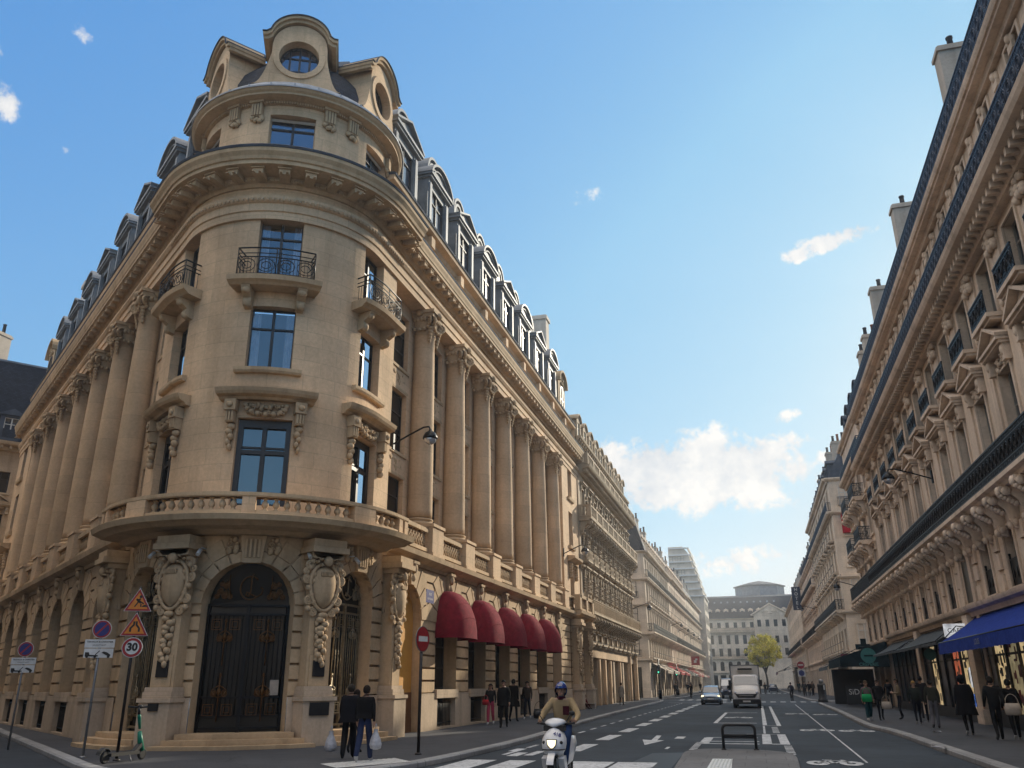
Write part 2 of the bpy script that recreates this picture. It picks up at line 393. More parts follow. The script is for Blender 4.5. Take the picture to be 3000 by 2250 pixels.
def tag(o, label=None, cat=None, group=None, kind=None):
    if label: o['label'] = label
    if cat: o['category'] = cat
    if group: o['group'] = group
    if kind: o['kind'] = kind
    return o
def thing(name, label, cat, loc=(0, 0, 0), rz=0., group=None):
    o = bpy.data.objects.new(name, None); COL.objects.link(o); o.location = loc; o.rotation_euler = (0, 0, rz); o.empty_display_size = .2
    WL[o.name] = tuple(loc); return tag(o, label, cat, group)
def put(mesh, name, parent, pos, n=(0, 1), scale=None):
    """instance of a mesh whose local +Y looks along n"""
    o = bpy.data.objects.new(name, mesh); COL.objects.link(o)
    L = WL.get(parent.name, (0, 0, 0)) if parent else (0, 0, 0)
    o.parent = parent; o.location = (pos[0] - L[0], pos[1] - L[1], pos[2] - L[2]); o.rotation_euler = (0, 0, atan2(-n[0], n[1]))
    if scale: o.scale = scale
    return o
def sub(mesh, name, parent):
    o = bpy.data.objects.new(name, mesh); COL.objects.link(o); o.parent = parent; return o
def copy_tree(o, parent=None, loc=None, rz=None):
    c = o.copy(); COL.objects.link(c)
    if parent is not None: c.parent = parent
    if loc is not None: c.location = loc
    if rz is not None: c.rotation_euler = (0, 0, rz)
    for ch in list(o.children): copy_tree(ch, c)
    return c
def arcpts(cx, cz, r, a0, a1, n, rz=None): return [(cx + r * cos(a0 + (a1 - a0) * k / n), cz + (rz or r) * sin(a0 + (a1 - a0) * k / n)) for k in range(n + 1)]
def frange(a, b, d):
    n = max(1, int(round(abs(b - a) / d))); return [a + (b - a) * k / n for k in range(n + 1)]

# ------------------------------------------------------------------ walls with openings
class Op:
    def __init__(s, u, w, zb, zt, arch=False): s.u = u; s.w = w; s.zb = zb; s.zt = zt; s.arch = arch; s.a = u - w / 2; s.b = u + w / 2; s.zs = zt - w / 2 if arch is True else (zt - arch if arch else zt)
    def top(s, u):
        if not s.arch: return s.zt
        t = max(0., 1 - ((u - s.u) / (s.w / 2)) ** 2); return s.zs + (s.zt - s.zs) * sqrt(t)
    def outline(s, n=14):
        if not s.arch: return [(s.a, s.zb), (s.a, s.zt), (s.b, s.zt), (s.b, s.zb)]
        return [(s.a, s.zb)] + [(s.u - s.w / 2 * cos(pi * k / n), s.zs + (s.zt - s.zs) * sin(pi * k / n)) for k in range(n + 1)] + [(s.b, s.zb)]
def wall(mb, fr, u0, u1, z0, z1, ops, o=0., du=50., mat=0, lip=0., n=14):
    us = set(frange(u0, u1, du)) | {u0, u1}
    for q in ops:
        if q.b > u0 and q.a < u1:
            us |= {max(u0, q.a), min(u1, q.b)}
            if q.arch: us |= {q.u - q.w / 2 * cos(pi * k / n) for k in range(n + 1) if u0 < q.u - q.w / 2 * cos(pi * k / n) < u1}
    us = sorted(us); us = [u for i, u in enumerate(us) if i == 0 or u - us[i - 1] > 1e-5]
    for a, b in zip(us[:-1], us[1:]):
        mid = (a + b) / 2; act = sorted([q for q in ops if q.a < mid < q.b], key=lambda q: q.zb)
        lo = (z0, z0); spans = []
        for q in act:
            ta, tb = min(max(q.top(a), z0), z1), min(max(q.top(b), z0), z1); zb = min(max(q.zb, z0), z1)
            if zb > max(lo) + 1e-6: spans.append((lo, (zb, zb)))
            lo = (max(lo[0], ta), max(lo[1], tb))
        if min(lo) < z1 - 1e-6: spans.append((lo, (z1, z1)))
        for (la, lb), (ha, hb) in spans:
            mb.face([fr.f(a, o, la), fr.f(b, o, lb), fr.f(b, o, hb), fr.f(a, o, ha)], mat, [(a, la), (b, lb), (b, hb), (a, ha)])
            if lip:
                mb.face([fr.f(a, o, la), fr.f(b, o, lb), fr.f(b, o - lip, lb), fr.f(a, o - lip, la)], mat)
                mb.face([fr.f(a, o, ha), fr.f(b, o, hb), fr.f(b, o - lip, hb), fr.f(a, o - lip, ha)], mat)
def reveals(mb, fr, ops, o, depth, mat=0, nu=1, sill=True):
    for q in ops:
        P = q.outline()
        for a, b in zip(P[:-1], P[1:]):
            k = nu if abs(a[1] - b[1]) < 1e-6 else 1
            for i in range(k):
                A = (a[0] + (b[0] - a[0]) * i / k, a[1]); B = (a[0] + (b[0] - a[0]) * (i + 1) / k, b[1] if k == 1 else a[1])
                mb.face([fr.f(A[0], o, A[1]), fr.f(B[0], o, B[1]), fr.f(B[0], o - depth, B[1]), fr.f(A[0], o - depth, A[1])], mat)
        if sill:
            for i in range(nu):
                a = q.a + q.w * i / nu; b = q.a + q.w * (i + 1) / nu
                mb.face([fr.f(a, o, q.zb), fr.f(b, o, q.zb), fr.f(b, o - depth, q.zb), fr.f(a, o - depth, q.zb)], mat)
def rustic(mb, fr, u0, u1, zs, ops, o, g=.075, dp=.10, du=50., mat=0):
    """courses separated by real grooves"""
    for a, b in zip(zs[:-1], zs[1:]): wall(mb, fr, u0, u1, a + g / 2, b - g / 2, ops, o, du, mat, dp)
    wall(mb, fr, u0, u1, zs[0], zs[-1], ops, o - dp, du, mat)

# ------------------------------------------------------------------ window leaves (shared meshes)
WC = {}
def win(w, h, style='dark', arch=False, rows=1, cols=2):
    k = (round(w, 2), round(h, 2), style, arch, rows, cols)
    if k in WC: return WC[k]
    fm = {'dark': 'frame', 'white': 'framew', 'grey': 'frameg', 'blue': 'frame', 'tower': 'frame', 'shop': 'frame'}[style]
    pm = {'dark': 'panedk', 'white': 'pane', 'grey': 'pane', 'blue': 'paneblue', 'tower': 'clear', 'shop': 'shopglass'}[style]
    q = Op(0, w, 0, h, arch); t = .075; mb = MB()
    out = q.outline(12)
    mb.band(LOC, out, -t, -.1, .0)
    mb2 = MB()
    mb.box(-w / 2, w / 2, -.1, .0, 0, t)
    for c in range(1, cols): x = -w / 2 + w * c / cols; mb.box(x - .045, x + .045, -.09, .005, t, q.top(x) - .02)
    for r in range(rows):
        z = (h if not arch else q.zs) * (.68 if rows == 1 else (r + 1) / (rows + 1)); mb.box(-w / 2 + .03, w / 2 - .03, -.085, -.005, z - .03, z + .03)
    a = mb.mesh('window', [M[fm]])
    mb2.face([(x, -.06, z) for x, z in out])
    b = mb2.mesh('pane', [M[pm]])
    WC[k] = (a, b); return WC[k]
def window(parent, fr, u, o, zb, w, h, style='dark', arch=False, rows=1, cols=2, name='window', far=False):
    a, b = win(w, h, style, arch, rows, cols)
    x = put(a, name, parent, fr.f(u, o, zb), fr.nrm(u)); sub(b, 'pane', x); return x

# ------------------------------------------------------------------ carved ornament
def carve(mb, fr, u, z, w, h, o, n=14, seed=0, depth=.12, mat=0):
    rnd = random.Random(seed)
    for i in range(n):
        a = rnd.uniform(-1, 1); b = rnd.uniform(-1, 1)
        for sgn in (1, -1):
            r = rnd.uniform(.10, .2) * min(w, h)
            mb.ball((u + sgn * abs(a) * w / 2 * .9, o + depth * .25, z + b * h / 2 * .85), (r, depth * rnd.uniform(.5, 1.), r * rnd.uniform(.6, 1.3)), 6, 4, mat, fr)
        if i % 3 == 0:
            c = (u + a * w * .3, z + b * h * .3); rr = .16 * min(w, h)
            P = [(c[0] + rr * (1 - k / 14) * cos(k * .9), c[1] + rr * (1 - k / 14) * sin(k * .9)) for k in range(11)]
            mb.tube([fr.f(p[0], o + depth * .6, p[1]) for p in P], .03 * max(.7, min(w, h)), 4, mat)
def volute(mb, fr, u, z, o, r, hand=1, t=.05, mat=0, turns=2.1):
    P = []
    for k in range(19):
        a = k / 18 * turns * 2 * pi; rr = r * (1 - .82 * k / 18); P.append((u + hand * rr * cos(a + pi / 2), z + rr * sin(a + pi / 2)))
    mb.tube([fr.f(p[0], o, p[1]) for p in P], t, 5, mat)
    mb.ball((u, o - .02, z), (r * .8, t, r * .8), 10, 4, mat, fr)
# ================================================================== corner bank building
def build_bank():
    root = thing('bank_building', 'ornate tan stone corner building with a round tower, giant columns and slate roof', 'building', (CX, CY, 0))
    TH = lambda d: R_(d) * R0            # degrees on the rotunda -> u
    uA = frange(-UT - 2.0, -UT, 1.) + [UT * k / 14 for k in range(-13, 14)] + frange(UT, UT + 2.0, 1.)
    SEND = 32.4                           # colonnade end (s measured from tangent point)
    usF = frange(-UT - 38, -UT - 2, 4.) + uA + frange(UT + 2, UT + 38, 4.)
    usF = sorted(set(round(u, 5) for u in usF))
    # ---------------- tower wall above the balcony
    w1 = [Op(u, w, 7.0, 9.83) for u, w in ((TH(1.2), 1.72), (-UT, 1.62), (UT, 1.62))]
    w2 = [Op(u, w, 11.55, 13.76) for u, w in ((0, 1.5), (-UT, 1.5), (UT, 1.5))]
    w3 = [Op(u, w, 14.62, 17.05 if u else 17.38) for u, w in ((0, 1.5), (-UT, 1.5), (UT, 1.5))]
    mb = MB(); ops = w1 + w2 + w3
    wall(mb, PT, -UT - 2, UT + 2, 6.4, 17.5, ops, 0, .3)
    reveals(mb, PT, ops, 0, .42, nu=5)
    for sg in (-1, 1): mb.mbox(PT, sg * (UT + 2) - .002, sg * (UT + 2) + .002, -.6, 0, 6.4, 17.5)
    mb.build('tower_wall', M['tower'], root)
    for q in ops:
        h = q.zt - q.zb - .06; t = Tan(PT, q.u)
        x = window(root, t, 0, -.3, q.zb + .03, q.w - .02, h, 'tower', False, 1, 2)
        c = MB()
        for sg in (-1, 1):
            rows = []
            for z in (0.08, h - .1):
                rows.append([(sg * (q.w / 2 - .06 - k * .035 * q.w / 1.5), -.16 + .02 * (k % 2), z) for k in range(9 if q.zb > 11 else 4)])
            c.grid(rows, 0, False)
        if abs(q.u) < 1: sub(c.mesh('curtain', [M['curtain']]), 'curtain', x)
        r = MB(); r.face([(-q.w / 2, -.32, 0), (q.w / 2, -.32, 0), (q.w / 2, -.32, h), (-q.w / 2, -.32, h)]); sub(r.mesh('dark_room', [M['room']]), 'dark_room', x)
        if q in w1:                         # heavy black surround of the tall first-floor window
            s = MB()
            for a, b in ((-q.w / 2, -q.w / 2 + .2), (q.w / 2 - .2, q.w / 2)): s.box(a, b, 0, .06, 0, h)
            s.box(-q.w / 2 + .2, q.w / 2 - .2, 0, .06, h - .24, h); s.box(-.07, .07, 0, .05, 0, h - .24); s.box(-q.w / 2 + .2, q.w / 2 - .2, 0, .045, h * .60, h * .60 + .13)
            sub(s.mesh('window_surround', [M['frame']]), 'window_surround', x)
    # sills and lintel voussoirs of the plain windows
    for q in w2:
        s = MB(); n = 6
        s.sweep(PT, frange(q.u - 1.05, q.u + 1.05, .3), [(-.05, 11.33), (.13, 11.35), (.17, 11.42), (.17, 11.53), (-.05, 11.56)]); s.build('window_sill', M['trim'], root)
    for q in w1:
        s = MB(); us = frange(q.u - 1.46, q.u + 1.46, .25)
        s.sweep(PT, us, [(-.05, 10.38), (.18, 10.4), (.24, 10.47), (.42, 10.52), (.48, 10.6), (.52, 10.71), (-.05, 10.77)])
        for sg in (-1, 1):
            c = q.u + sg * 1.03
            s.mbox(PT, c - .17, c + .17, 0, .34, 10.0, 10.36); s.mbox(PT, c - .13, c + .13, .0, .26, 9.62, 10.0)
            for k in range(3): s.mbox(PT, c - .11 + k * .085, c - .06 + k * .085, .26, .3, 9.66, 9.98)
            s.ball((c, .36, 10.18), (.1, .05, .1), 8, 5, 0, PT)
            for k in range(5): s.ball((c + .03 * (-1) ** k, .1, 9.5 - .17 * k), (.13 - .018 * k, .14, .12), 7, 5, 0, PT)
        carve(s, PT, q.u, 10.08, 1.25, .42, 0.02, 18, 5, .13)
        for k in range(9): a = pi * k / 8; s.ball((q.u + .62 * cos(a), .1, 10.22 - .3 * sin(a)), (.1, .09, .09), 6, 4, 0, PT)
        s.build('window_hood', M['trim'], root)
    # iron balconettes under the third-floor windows
    for q in w3:
        s = MB(); us = frange(q.u - 1.32, q.u + 1.32, .22)
        s.sweep(PT, us, [(-.05, 14.28), (.55, 14.3), (.62, 14.36), (.74, 14.42), (.78, 14.58), (-.05, 14.62)])
        for sg in (-1, 1):
            c = q.u + sg * .82
            prof = [(0, 13.62), (.22, 13.68), (.3, 13.82), (.26, 13.95), (.45, 14.08), (.58, 14.28), (0, 14.28)]
            s.sweep(PT, [c - .13, c + .13], prof); s.ball((c, .2, 13.78), (.15, .15, .16), 8, 6, 0, PT); s.ball((c, .45, 14.15), (.15, .12, .12), 8, 6, 0, PT)
        bal = s.build('balcony', M['trim'], root)
        r = MB(); a0, a1, o = q.u - 1.1, q.u + 1.1, .62
        P = [PT.f(a0, .02, 0)] + [PT.f(u, o, 0) for u in frange(a0, a1, .15)] + [PT.f(a1, .02, 0)]
        at = lambda z: [(p[0], p[1], z) for p in P]
        for z, t in ((14.66, .022), (15.28, .022), (15.42, .018), (15.62, .03)): r.tube(at(z), t, 5)
        for u in frange(a0, a1, .1): r.tube([PT.f(u, o, 14.62), PT.f(u, o, 15.3)], .011, 4)
        for k in range(4):
            c = a0 + .28 + k * .55
            for rr in (.24, .13): r.tube([PT.f(c + rr * cos(t * pi / 8), o + .01, 14.97 + rr * sin(t * pi / 8)) for t in range(17)], .016, 4)
        for u in (a0, a1, (a0 + a1) / 2): r.tube([PT.f(u, o, 14.62), PT.f(u, o, 15.64)], .02, 5)
        for u in (a0, a1):
            for k in range(5): r.tube([PT.f(u, .1 + k * .11, 14.62), PT.f(u, .1 + k * .11, 15.3)], .011, 4)
        r.build('balcony_railing', M['iron'], bal)
    # ---------------- entablature round the whole building
    mb = MB()
    mb.sweep(PT, usF, [(-.7, 17.06), (.1, 17.06), (.1, 17.34), (.15, 17.36), (.15, 17.66), (.21, 17.68), (.29, 17.8), (.29, 17.9), (.07, 17.92)])
    for u in frange(-UT - 2, UT + 2, .17): mb.ball((u, .27, 17.74), (.06, .04, .06), 5, 4, 0, PT)
    mb.build('architrave', M['tower'], root)
    mb = MB(); mb.sweep(PT, usF, [(.07, 17.92), (.07, 18.3)], caps=False); mb.build('frieze', M['tower'], root)
    for us, k in ((uA, 1.), ([u for u in usF if u <= -UT - 2 + 1e-4], .46), ([u for u in usF if u >= UT + 2 - 1e-4], .46)):
        f = lambda o: o if o < .3 else .3 + (o - .3) * k
        mb = MB()
        mb.sweep(PT, us, [(f(o), z) for o, z in [(-.5, 18.3), (.14, 18.3), (.2, 18.42), (.3, 18.46), (.34, 18.6), (1.04, 18.68), (1.04, 18.82), (1.10, 18.84), (1.14, 18.95), (1.24, 19.08), (1.26, 19.2), (-.5, 19.36)]])
        for u in frange(us[0] + .2, us[-1] - .2, .72):
            mb.mbox(PT, u - .15, u + .15, .3, f(.86), 18.4, 18.64); mb.mbox(PT, u - .19, u + .19, .3, f(.92), 18.6, 18.655)
            for j in range(2): mb.mbox(PT, u - .12 + j * .17, u - .05 + j * .17, .36, f(1.02), 18.385, 18.42)
        for u in frange(us[0], us[-1], .16): mb.ball((u, .3, 18.5), (.05, .06, .07), 5, 4, 0, PT)
        mb.build('main_cornice', M['trim'], root)
        mb = MB(); mb.sweep(PT, us, [(.2, 19.3), (f(1.28), 19.205), (f(1.31), 19.28), (f(1.26), 19.33), (.2, 19.42)]); mb.build('gutter', M['zincdk'], root)
    # ---------------- tower attic drum
    w4 = [Op(TH(d), 1.72, 20.2, 21.58) for d in (-62, 0, 62)]
    mb = MB(); wall(mb, CYL, TH(-140), TH(140), 19.3, 22.2, w4, -.11, .3); reveals(mb, CYL, w4, -.11, .4, nu=5)
    mb.build('attic_wall', M['tower'], root)
    for q in w4:
        t = Tan(CYL, q.u); x = window(root, t, 0, -.42, q.zb + .02, q.w, q.zt - q.zb - .04, 'blue', False, 1, 2)
        s = MB(); s.box(-.84, .84, .02, .06, 1.2, 1.32); sub(s.mesh('blind_box', [M['awnpale']]), 'blind_box', x)
    usC = [TH(d) for d in range(-150, 151, 6)]
    mb = MB(); mb.sweep(CYL, usC, [(-.15, 21.98), (-.04, 22.0), (.0, 22.1), (.06, 22.12), (.36, 22.16), (.36, 22.24), (.44, 22.3), (.5, 22.4), (-.2, 22.46)])
    for d in frange(-100, 100, 1.45): mb.mbox(CYL, TH(d), TH(d + .85), -.06, .02, 22.0, 22.1)
    for d in (-78, -36, -21, 21, 36, 78):
        c = TH(d); mb.mbox(CYL, c - .27, c + .27, -.12, .12, 22.02, 22.15)
        for k in range(4): mb.mbox(CYL, c - .2 + k * .108, c - .125 + k * .108, -.12, .06, 21.5, 22.02)
        mb.mbox(CYL, c - .21, c + .21, -.12, .015, 21.46, 22.02)
        for k in range(7): mb.ball((c + .2 * cos(k * 2.4), -.05, 21.38 + .09 * sin(k * 1.7)), (.1, .09, .1), 6, 4, 0, CYL)
    mb.build('attic_cornice', M['trim'], root)
    mb = MB(); mb.sweep(CYL, usC, [(.4, 22.4), (.53, 22.38), (.53, 22.44), (.36, 22.56), (.22, 22.78), (.1, 22.9), (-.3, 22.92)])
    for d in range(-144, 145, 12): mb.mbox(CYL, TH(d) - .02, TH(d) + .02, .1, .42, 22.5, 22.62)
    mb.build('zinc_flashing', M['zinclight'], root)
    mb = MB()
    prof = [(-.15, 22.85), (-.3, 23.5), (-.6, 24.2), (-1.05, 24.8), (-1.5, 25.1)]
    mb.sweep(CYL, usC, prof, caps=False); mb.build('dome_roof', M['slate'], root)
    mb = MB(); mb.sweep(CYL, usC, [(-1.35, 25.0), (-1.3, 25.14), (-1.6, 25.25), (-3.4, 25.5)], caps=False); mb.build('dome_cap', M['zinc'], root)
    # stone dormers with a round window
    def round_dormer(d):
        fr = Tan(CYL, TH(d), -.13); zc, r = 24.22, .74
        def top(u):
            a = abs(u)
            if a <= 1.02: return 24.75 + sqrt(max(0, 1.02 ** 2 - a * a))
            return 22.85 + 1.5 * max(0., (1.62 - a) / .6) ** 2.2
        mb = MB(); us = sorted(set([1.62 * k / 20 for k in range(-20, 21)] + [-r, r, -1.02, 1.02, -1.021, 1.021] + [r * cos(pi * k / 14) for k in range(15)]))
        def hole(u): return sqrt(max(0, r * r - u * u)) if abs(u) < r else 0
        for a, b in zip(us[:-1], us[1:]):
            if b - a < 1e-6: continue
            m_ = (a + b) / 2
            if abs(m_) < r:
                for f0, f1 in ((lambda u: 22.85, lambda u: zc - hole(u)), (lambda u: zc + hole(u), top)):
                    mb.face([fr.f(a, 0, f0(a)), fr.f(b, 0, f0(b)), fr.f(b, 0, f1(b)), fr.f(a, 0, f1(a))])
            else: mb.face([fr.f(a, 0, 22.85), fr.f(b, 0, 22.85), fr.f(b, 0, top(b)), fr.f(a, 0, top(a))])
            mb.face([fr.f(a, 0, top(a)), fr.f(b, 0, top(b)), fr.f(b, -1.6, top(b)), fr.f(a, -1.6, top(a))])
        for k in range(28):
            a, b = 2 * pi * k / 28, 2 * pi * (k + 1) / 28
            mb.face([fr.f(r * cos(a), 0, zc + r * sin(a)), fr.f(r * cos(b), 0, zc + r * sin(b)), fr.f(r * cos(b), -.4, zc + r * sin(b)), fr.f(r * cos(a), -.4, zc + r * sin(a))])
        for sg in (-1, 1): mb.face([fr.f(sg * 1.02, 0, 22.85), fr.f(sg * 1.02, 0, 24.75), fr.f(sg * 1.02, -1.7, 24.75), fr.f(sg * 1.02, -1.7, 22.85)])
        mb.band(fr, arcpts(0, zc, r + .01, pi * 2.5, pi * .5, 28), .22, -.02, .06, 0, True)
        D = mb.build('round_dormer', M['tower'], root)
        mb = MB(); path = [(-1.38, 24.98), (-1.22, 25.0), (-1.12, 25.08)] + [(-1.08 * cos(t), 24.95 + 1.0 * sin(t)) for t in [pi * k / 18 for k in range(1, 18)]] + [(1.12, 25.08), (1.22, 25.0), (1.38, 24.98)]
        mb.band(fr, path, .12, -1.3, .22); mb.band(fr, [(p[0] * .97, p[1] - .13) for p in path], .13, -1.3, .12)
        mb.build('dormer_hood', M['trim'], D)
        mb = MB(); mb.band(fr, [(p[0] * 1.02, p[1] + .12) for p in path], .035, -1.4, .27); mb.build('lead_cover', M['zincdk'], D)
        mb = MB(); mb.face([fr.f(r * cos(2 * pi * k / 24), -.34, zc + r * sin(2 * pi * k / 24)) for k in range(24)]); g = mb.build('pane', M['paneblue'], D)
        mb = MB()
        mb.band(fr, arcpts(0, zc, r, pi * 2.5, pi * .5, 24), -.08, -.36, -.3, 0, True)
        for x in (-.37, 0, .37): hh = sqrt(r * r - x * x); mb.mbox(fr, x - .035, x + .035, -.36, -.29, zc - hh, zc + hh)
        mb.mbox(fr, -.7, .7, -.36, -.3, zc + .18, zc + .23); mb.build('dormer_frame', M['frame'], D)
    for d in (-63, 0, 63, 118): round_dormer(d)
    # ---------------- street facades, mirrored
    # shared meshes
    mb = MB(); prof = [(.54, 0), (.545, .3)] + [(.54 - .09 * (k / 10) ** 1.6, .3 + 7.55 * k / 10) for k in range(1, 11)] + [(.475, 7.87), (.475, 7.95), (.44, 7.97)]
    mb.lathe((0, 0, 0), prof, 28); SHAFT = mb.mesh('column', [M['shaft']])
    mb = MB(); mb.box(-.66, .66, -.66, .66, 0, .16); mb.lathe((0, 0, 0), [(.64, .16), (.68, .22), (.64, .29), (.57, .31), (.55, .36), (.6, .4), (.59, .45), (.5, .48)], 24); BASEM = mb.mesh('column_base', [M['trim']])
    mb = MB(); mb.lathe((0, 0, 0), [(.41, 0), (.47, .03), (.42, .1), (.5, .5), (.56, .72), (.56, .8)], 20); mb.box(-.62, .62, -.62, .62, .98, 1.12); mb.box(-.56, .56, -.56, .56, .8, .98)
    for a in (pi / 4, 3 * pi / 4, 5 * pi / 4, 7 * pi / 4):
        t = Flat(0, 0, -sin(a), cos(a), cos(a), sin(a))
        for sg in (-1, 1):
            tt = Flat(cos(a) * .02 - sin(a) * sg * .07, sin(a) * .02 + cos(a) * sg * .07, cos(a), sin(a), -sin(a) * sg, cos(a) * sg)
            volute(mb, tt, .62, .62, .03, .27, 1, .05)
        for k in range(5): mb.ball((cos(a) * (.6 - .02 * k), sin(a) * (.6 - .02 * k), .3 - .14 * k), (.11 - .012 * k, .11 - .012 * k, .1), 6, 5)
    for a in (0, pi / 2, pi, 3 * pi / 2):
        for k in range(4): mb.ball((cos(a) * .53 + .14 * (k - 1.5) * -sin(a), sin(a) * .53 + .14 * (k - 1.5) * cos(a), .72), (.09, .09, .12), 6, 4)
        mb.ball((cos(a) * .58, sin(a) * .58, 1.0), (.16, .16, .17), 7, 5)
        for k in range(7): b = pi * k / 6; mb.ball((cos(a) * .52 + .4 * cos(b) * -sin(a), sin(a) * .52 + .4 * cos(b) * cos(a), .46 - .22 * sin(b)), (.08, .08, .08), 6, 4)
    mb.v = [(x * 1.1, y * 1.1, z) for x, y, z in mb.v]; CAP = mb.mesh('capital', [M['trim']])
    # panel balustrade between pedestals
    mb = MB(); mb.box(-.82, .82, -.14, .12, 0, .14); mb.box(-.82, .82, -.14, .14, .74, .9)
    for k in range(9):
        x = -.7 + k * .175
        mb.tube([(x - .08, 0, .16), (x + .08, 0, .45), (x - .08, 0, .72)], .035, 5); mb.tube([(x + .08, 0, .16), (x - .08, 0, .45), (x + .08, 0, .72)], .035, 5)
    BPAN = mb.mesh('balustrade_panel', [M['trim']])
    mb = MB(); mb.box(-.62, .62, -.4, .34, 0, 1.22); mb.box(-.67, .67, -.4, .39, 0, .13); mb.box(-.67, .67, -.4, .39, 1.14, 1.26); PED = mb.mesh('pedestal', [M['tower']])
    # spandrel between window rows
    mb = MB(); mb.box(-1.3, 1.3, -.1, .06, 0, .98)
    mb.box(-1.3, 1.3, .06, .16, .86, .98); mb.box(-1.3, 1.3, .06, .12, 0, .1); carve(mb, LOC, 0, .48, 2.0, .5, .06, 10, 3, .08); mb.band(LOC, [(-1.1, .18), (-1.1, .78), (1.1, .78), (1.1, .18)], -.05, .06, .1, 0, True); SPAN = mb.mesh('spandrel_panel', [M['trim']])
    mb = MB(); mb.box(-.28, .28, 0, .28, 0, .1)
    prof = [(-.2, -.75), (.2, -.75), (.3, .0), (-.3, .0)]
    mb.prism(LOC, prof, -.02, .16); mb.ball((0, .18, -.15), (.2, .12, .2), 8, 6); mb.ball((0, .14, -.5), (.15, .1, .14), 8, 6); KEY = mb.mesh('keystone', [M['trim']])
    # arch voussoir ring (width 2.5)
    mb = MB()
    for k in range(9):
        a0 = pi * k / 9 + .02; a1 = pi * (k + 1) / 9 - .02
        L = 1.0 if k % 2 == 0 else .72
        P = [(1.25 * cos(a0), 1.25 * sin(a0)), ((1.25 + L) * cos(a0), min(1.85, (1.25 + L) * sin(a0))), ((1.25 + L) * cos(a1), min(1.85, (1.25 + L) * sin(a1))), (1.25 * cos(a1), 1.25 * sin(a1))]
        mb.prism(LOC, P, -.06, .035)
    VOUS = mb.mesh('arch_voussoir', [M['ground']])
    # basement grille
    mb = MB()
    for k in range(12): x = -.9 + k * .164; mb.tube([(x, 0, 0), (x, 0, 1.0)], .014, 5)
    for z in (.12, .86): mb.box(-1.0, 1.0, -.012, .012, z, z + .03)
    GRIL = mb.mesh('basement_grille', [M['iron']])
    # lead dormers
    def lucarne(kind):
        mb = MB()
        for sg in (-1, 1):
            mb.mbox(LOC, sg * 1.12 - .19, sg * 1.12 + .19, -1.9, 0, 0, 2.3); mb.mbox(LOC, sg * 1.12 - .13, sg * 1.12 + .13, 0, .06, .1, 2.1)
            mb.prism(Flat(sg * 1.25, 0, 0, -1, sg, 0), [(-.0, 0), (.05, .9), (.0, 1.5)], 0, .18)
        mb.box(-.93, .93, -1.9, -.05, 1.95, 2.3); mb.box(-.95, .95, -1.9, 0, -.1, .12)
        mb.box(-1.42, 1.42, -1.8, .16, 2.3, 2.42); mb.box(-1.52, 1.52, -1.8, .24, 2.42, 2.56)
        if kind == 'tri':
            mb.prism(LOC, [(-1.45, 2.56), (1.45, 2.56), (0, 3.25)], -2.2, .05); mb.band(LOC, [(-1.55, 2.56), (0, 3.3), (1.55, 2.56)], .1, -2.2, .26)
        else:
            A = arcpts(0, 2.2, 1.5, pi * .92, pi * .08, 14, 1.15); mb.prism(LOC, [(-1.4, 2.56)] + A + [(1.4, 2.56)], -2.2, .05); mb.band(LOC, A, .12, -2.2, .26); mb.band(LOC, [(p[0] * .8, p[1] - .18) for p in A], .06, 0, .14)
        return mb.mesh('lead_dormer', [M['zincstone']])
    LUC = {'tri': lucarne('tri'), 'arc': lucarne('arc')}
    mb = MB(); A = arcpts(0, .75, .82, pi, 0, 16)
    P = [(-.82, 0)] + A + [(.82, 0)]; mb.band(LOC, P, .14, -1.7, .12); mb.band(LOC, arcpts(0, .75, .5, pi * 2.5, pi * .5, 18), .16, -.3, .06, 0, True)
    mb.prism(LOC, P, -1.8, -.04); BULL = mb.mesh('round_dormer', [M['zincstone']])
    mb = MB(); mb.face([(.5 * cos(2 * pi * k / 16), .0, .75 + .5 * sin(2 * pi * k / 16)) for k in range(16)]); BULLP = mb.mesh('pane', [M['panedk']])
    # street awnings handled elsewhere
    for sg in (1, -1):
        U = lambda s: sg * (UT + s)
        fr = PT
        # recessed wall behind the columns with three rows of windows
        rows = ((7.3, 9.5), (10.5, 13.05), (14.1, 16.45)); ops = []
        for k in range(8):
            c = 3.55 + 4.1 * k
            for zb, zt in rows: ops.append(Op(U(c), 2.3, zb, zt))
        mb = MB(); a, b = sorted((U(2.0), U(SEND))); wall(mb, fr, a, b, 6.5, 17.1, ops, -.55); reveals(mb, fr, ops, -.55, .3); mb.build('facade_wall', M['tower'], root)
        for q in ops: window(root, fr, q.u, -.75, q.zb + .02, q.w, q.zt - q.zb - .04, 'dark', False, 2, 2)
        for k in range(8):
            c = U(3.55 + 4.1 * k)
            for z in (9.5, 13.08): put(SPAN, 'spandrel_panel', root, fr.f(c, -.66, z + .02), fr.nrm(c))
        for k in range(7):
            c = U(5.6 + 4.1 * k); n = fr.nrm(c); p = fr.f(c, -.2, 0)
            col = put(SHAFT, 'column', root, fr.f(c, -.2, 8.05), n); put_l(BASEM, 'column_base', col, (0, 0, -.48)); put_l(CAP, 'capital', col, (0, 0, 7.9))
            put(PED, 'pedestal', root, fr.f(c, .33, 6.48), n)
            for off in ((-2.05, ) if k < 6 else (-2.05, 2.05)): put(BPAN, 'balustrade_panel', root, fr.f(U(5.6 + 4.1 * k + off), .42, 6.6), n, (1.55, 1, 1))
        # ledge over the ground floor
        mb = MB(); us = sorted((U(1.2), U(SEND + 6)))
        mb.sweep(fr, us, [(-.3, 5.98), (.42, 5.98), (.46, 6.1), (.62, 6.16), (.78, 6.26), (.82, 6.44), (.5, 6.5), (-.6, 6.52)])
        mb.build('ground_floor_cornice', M['trim'], root)
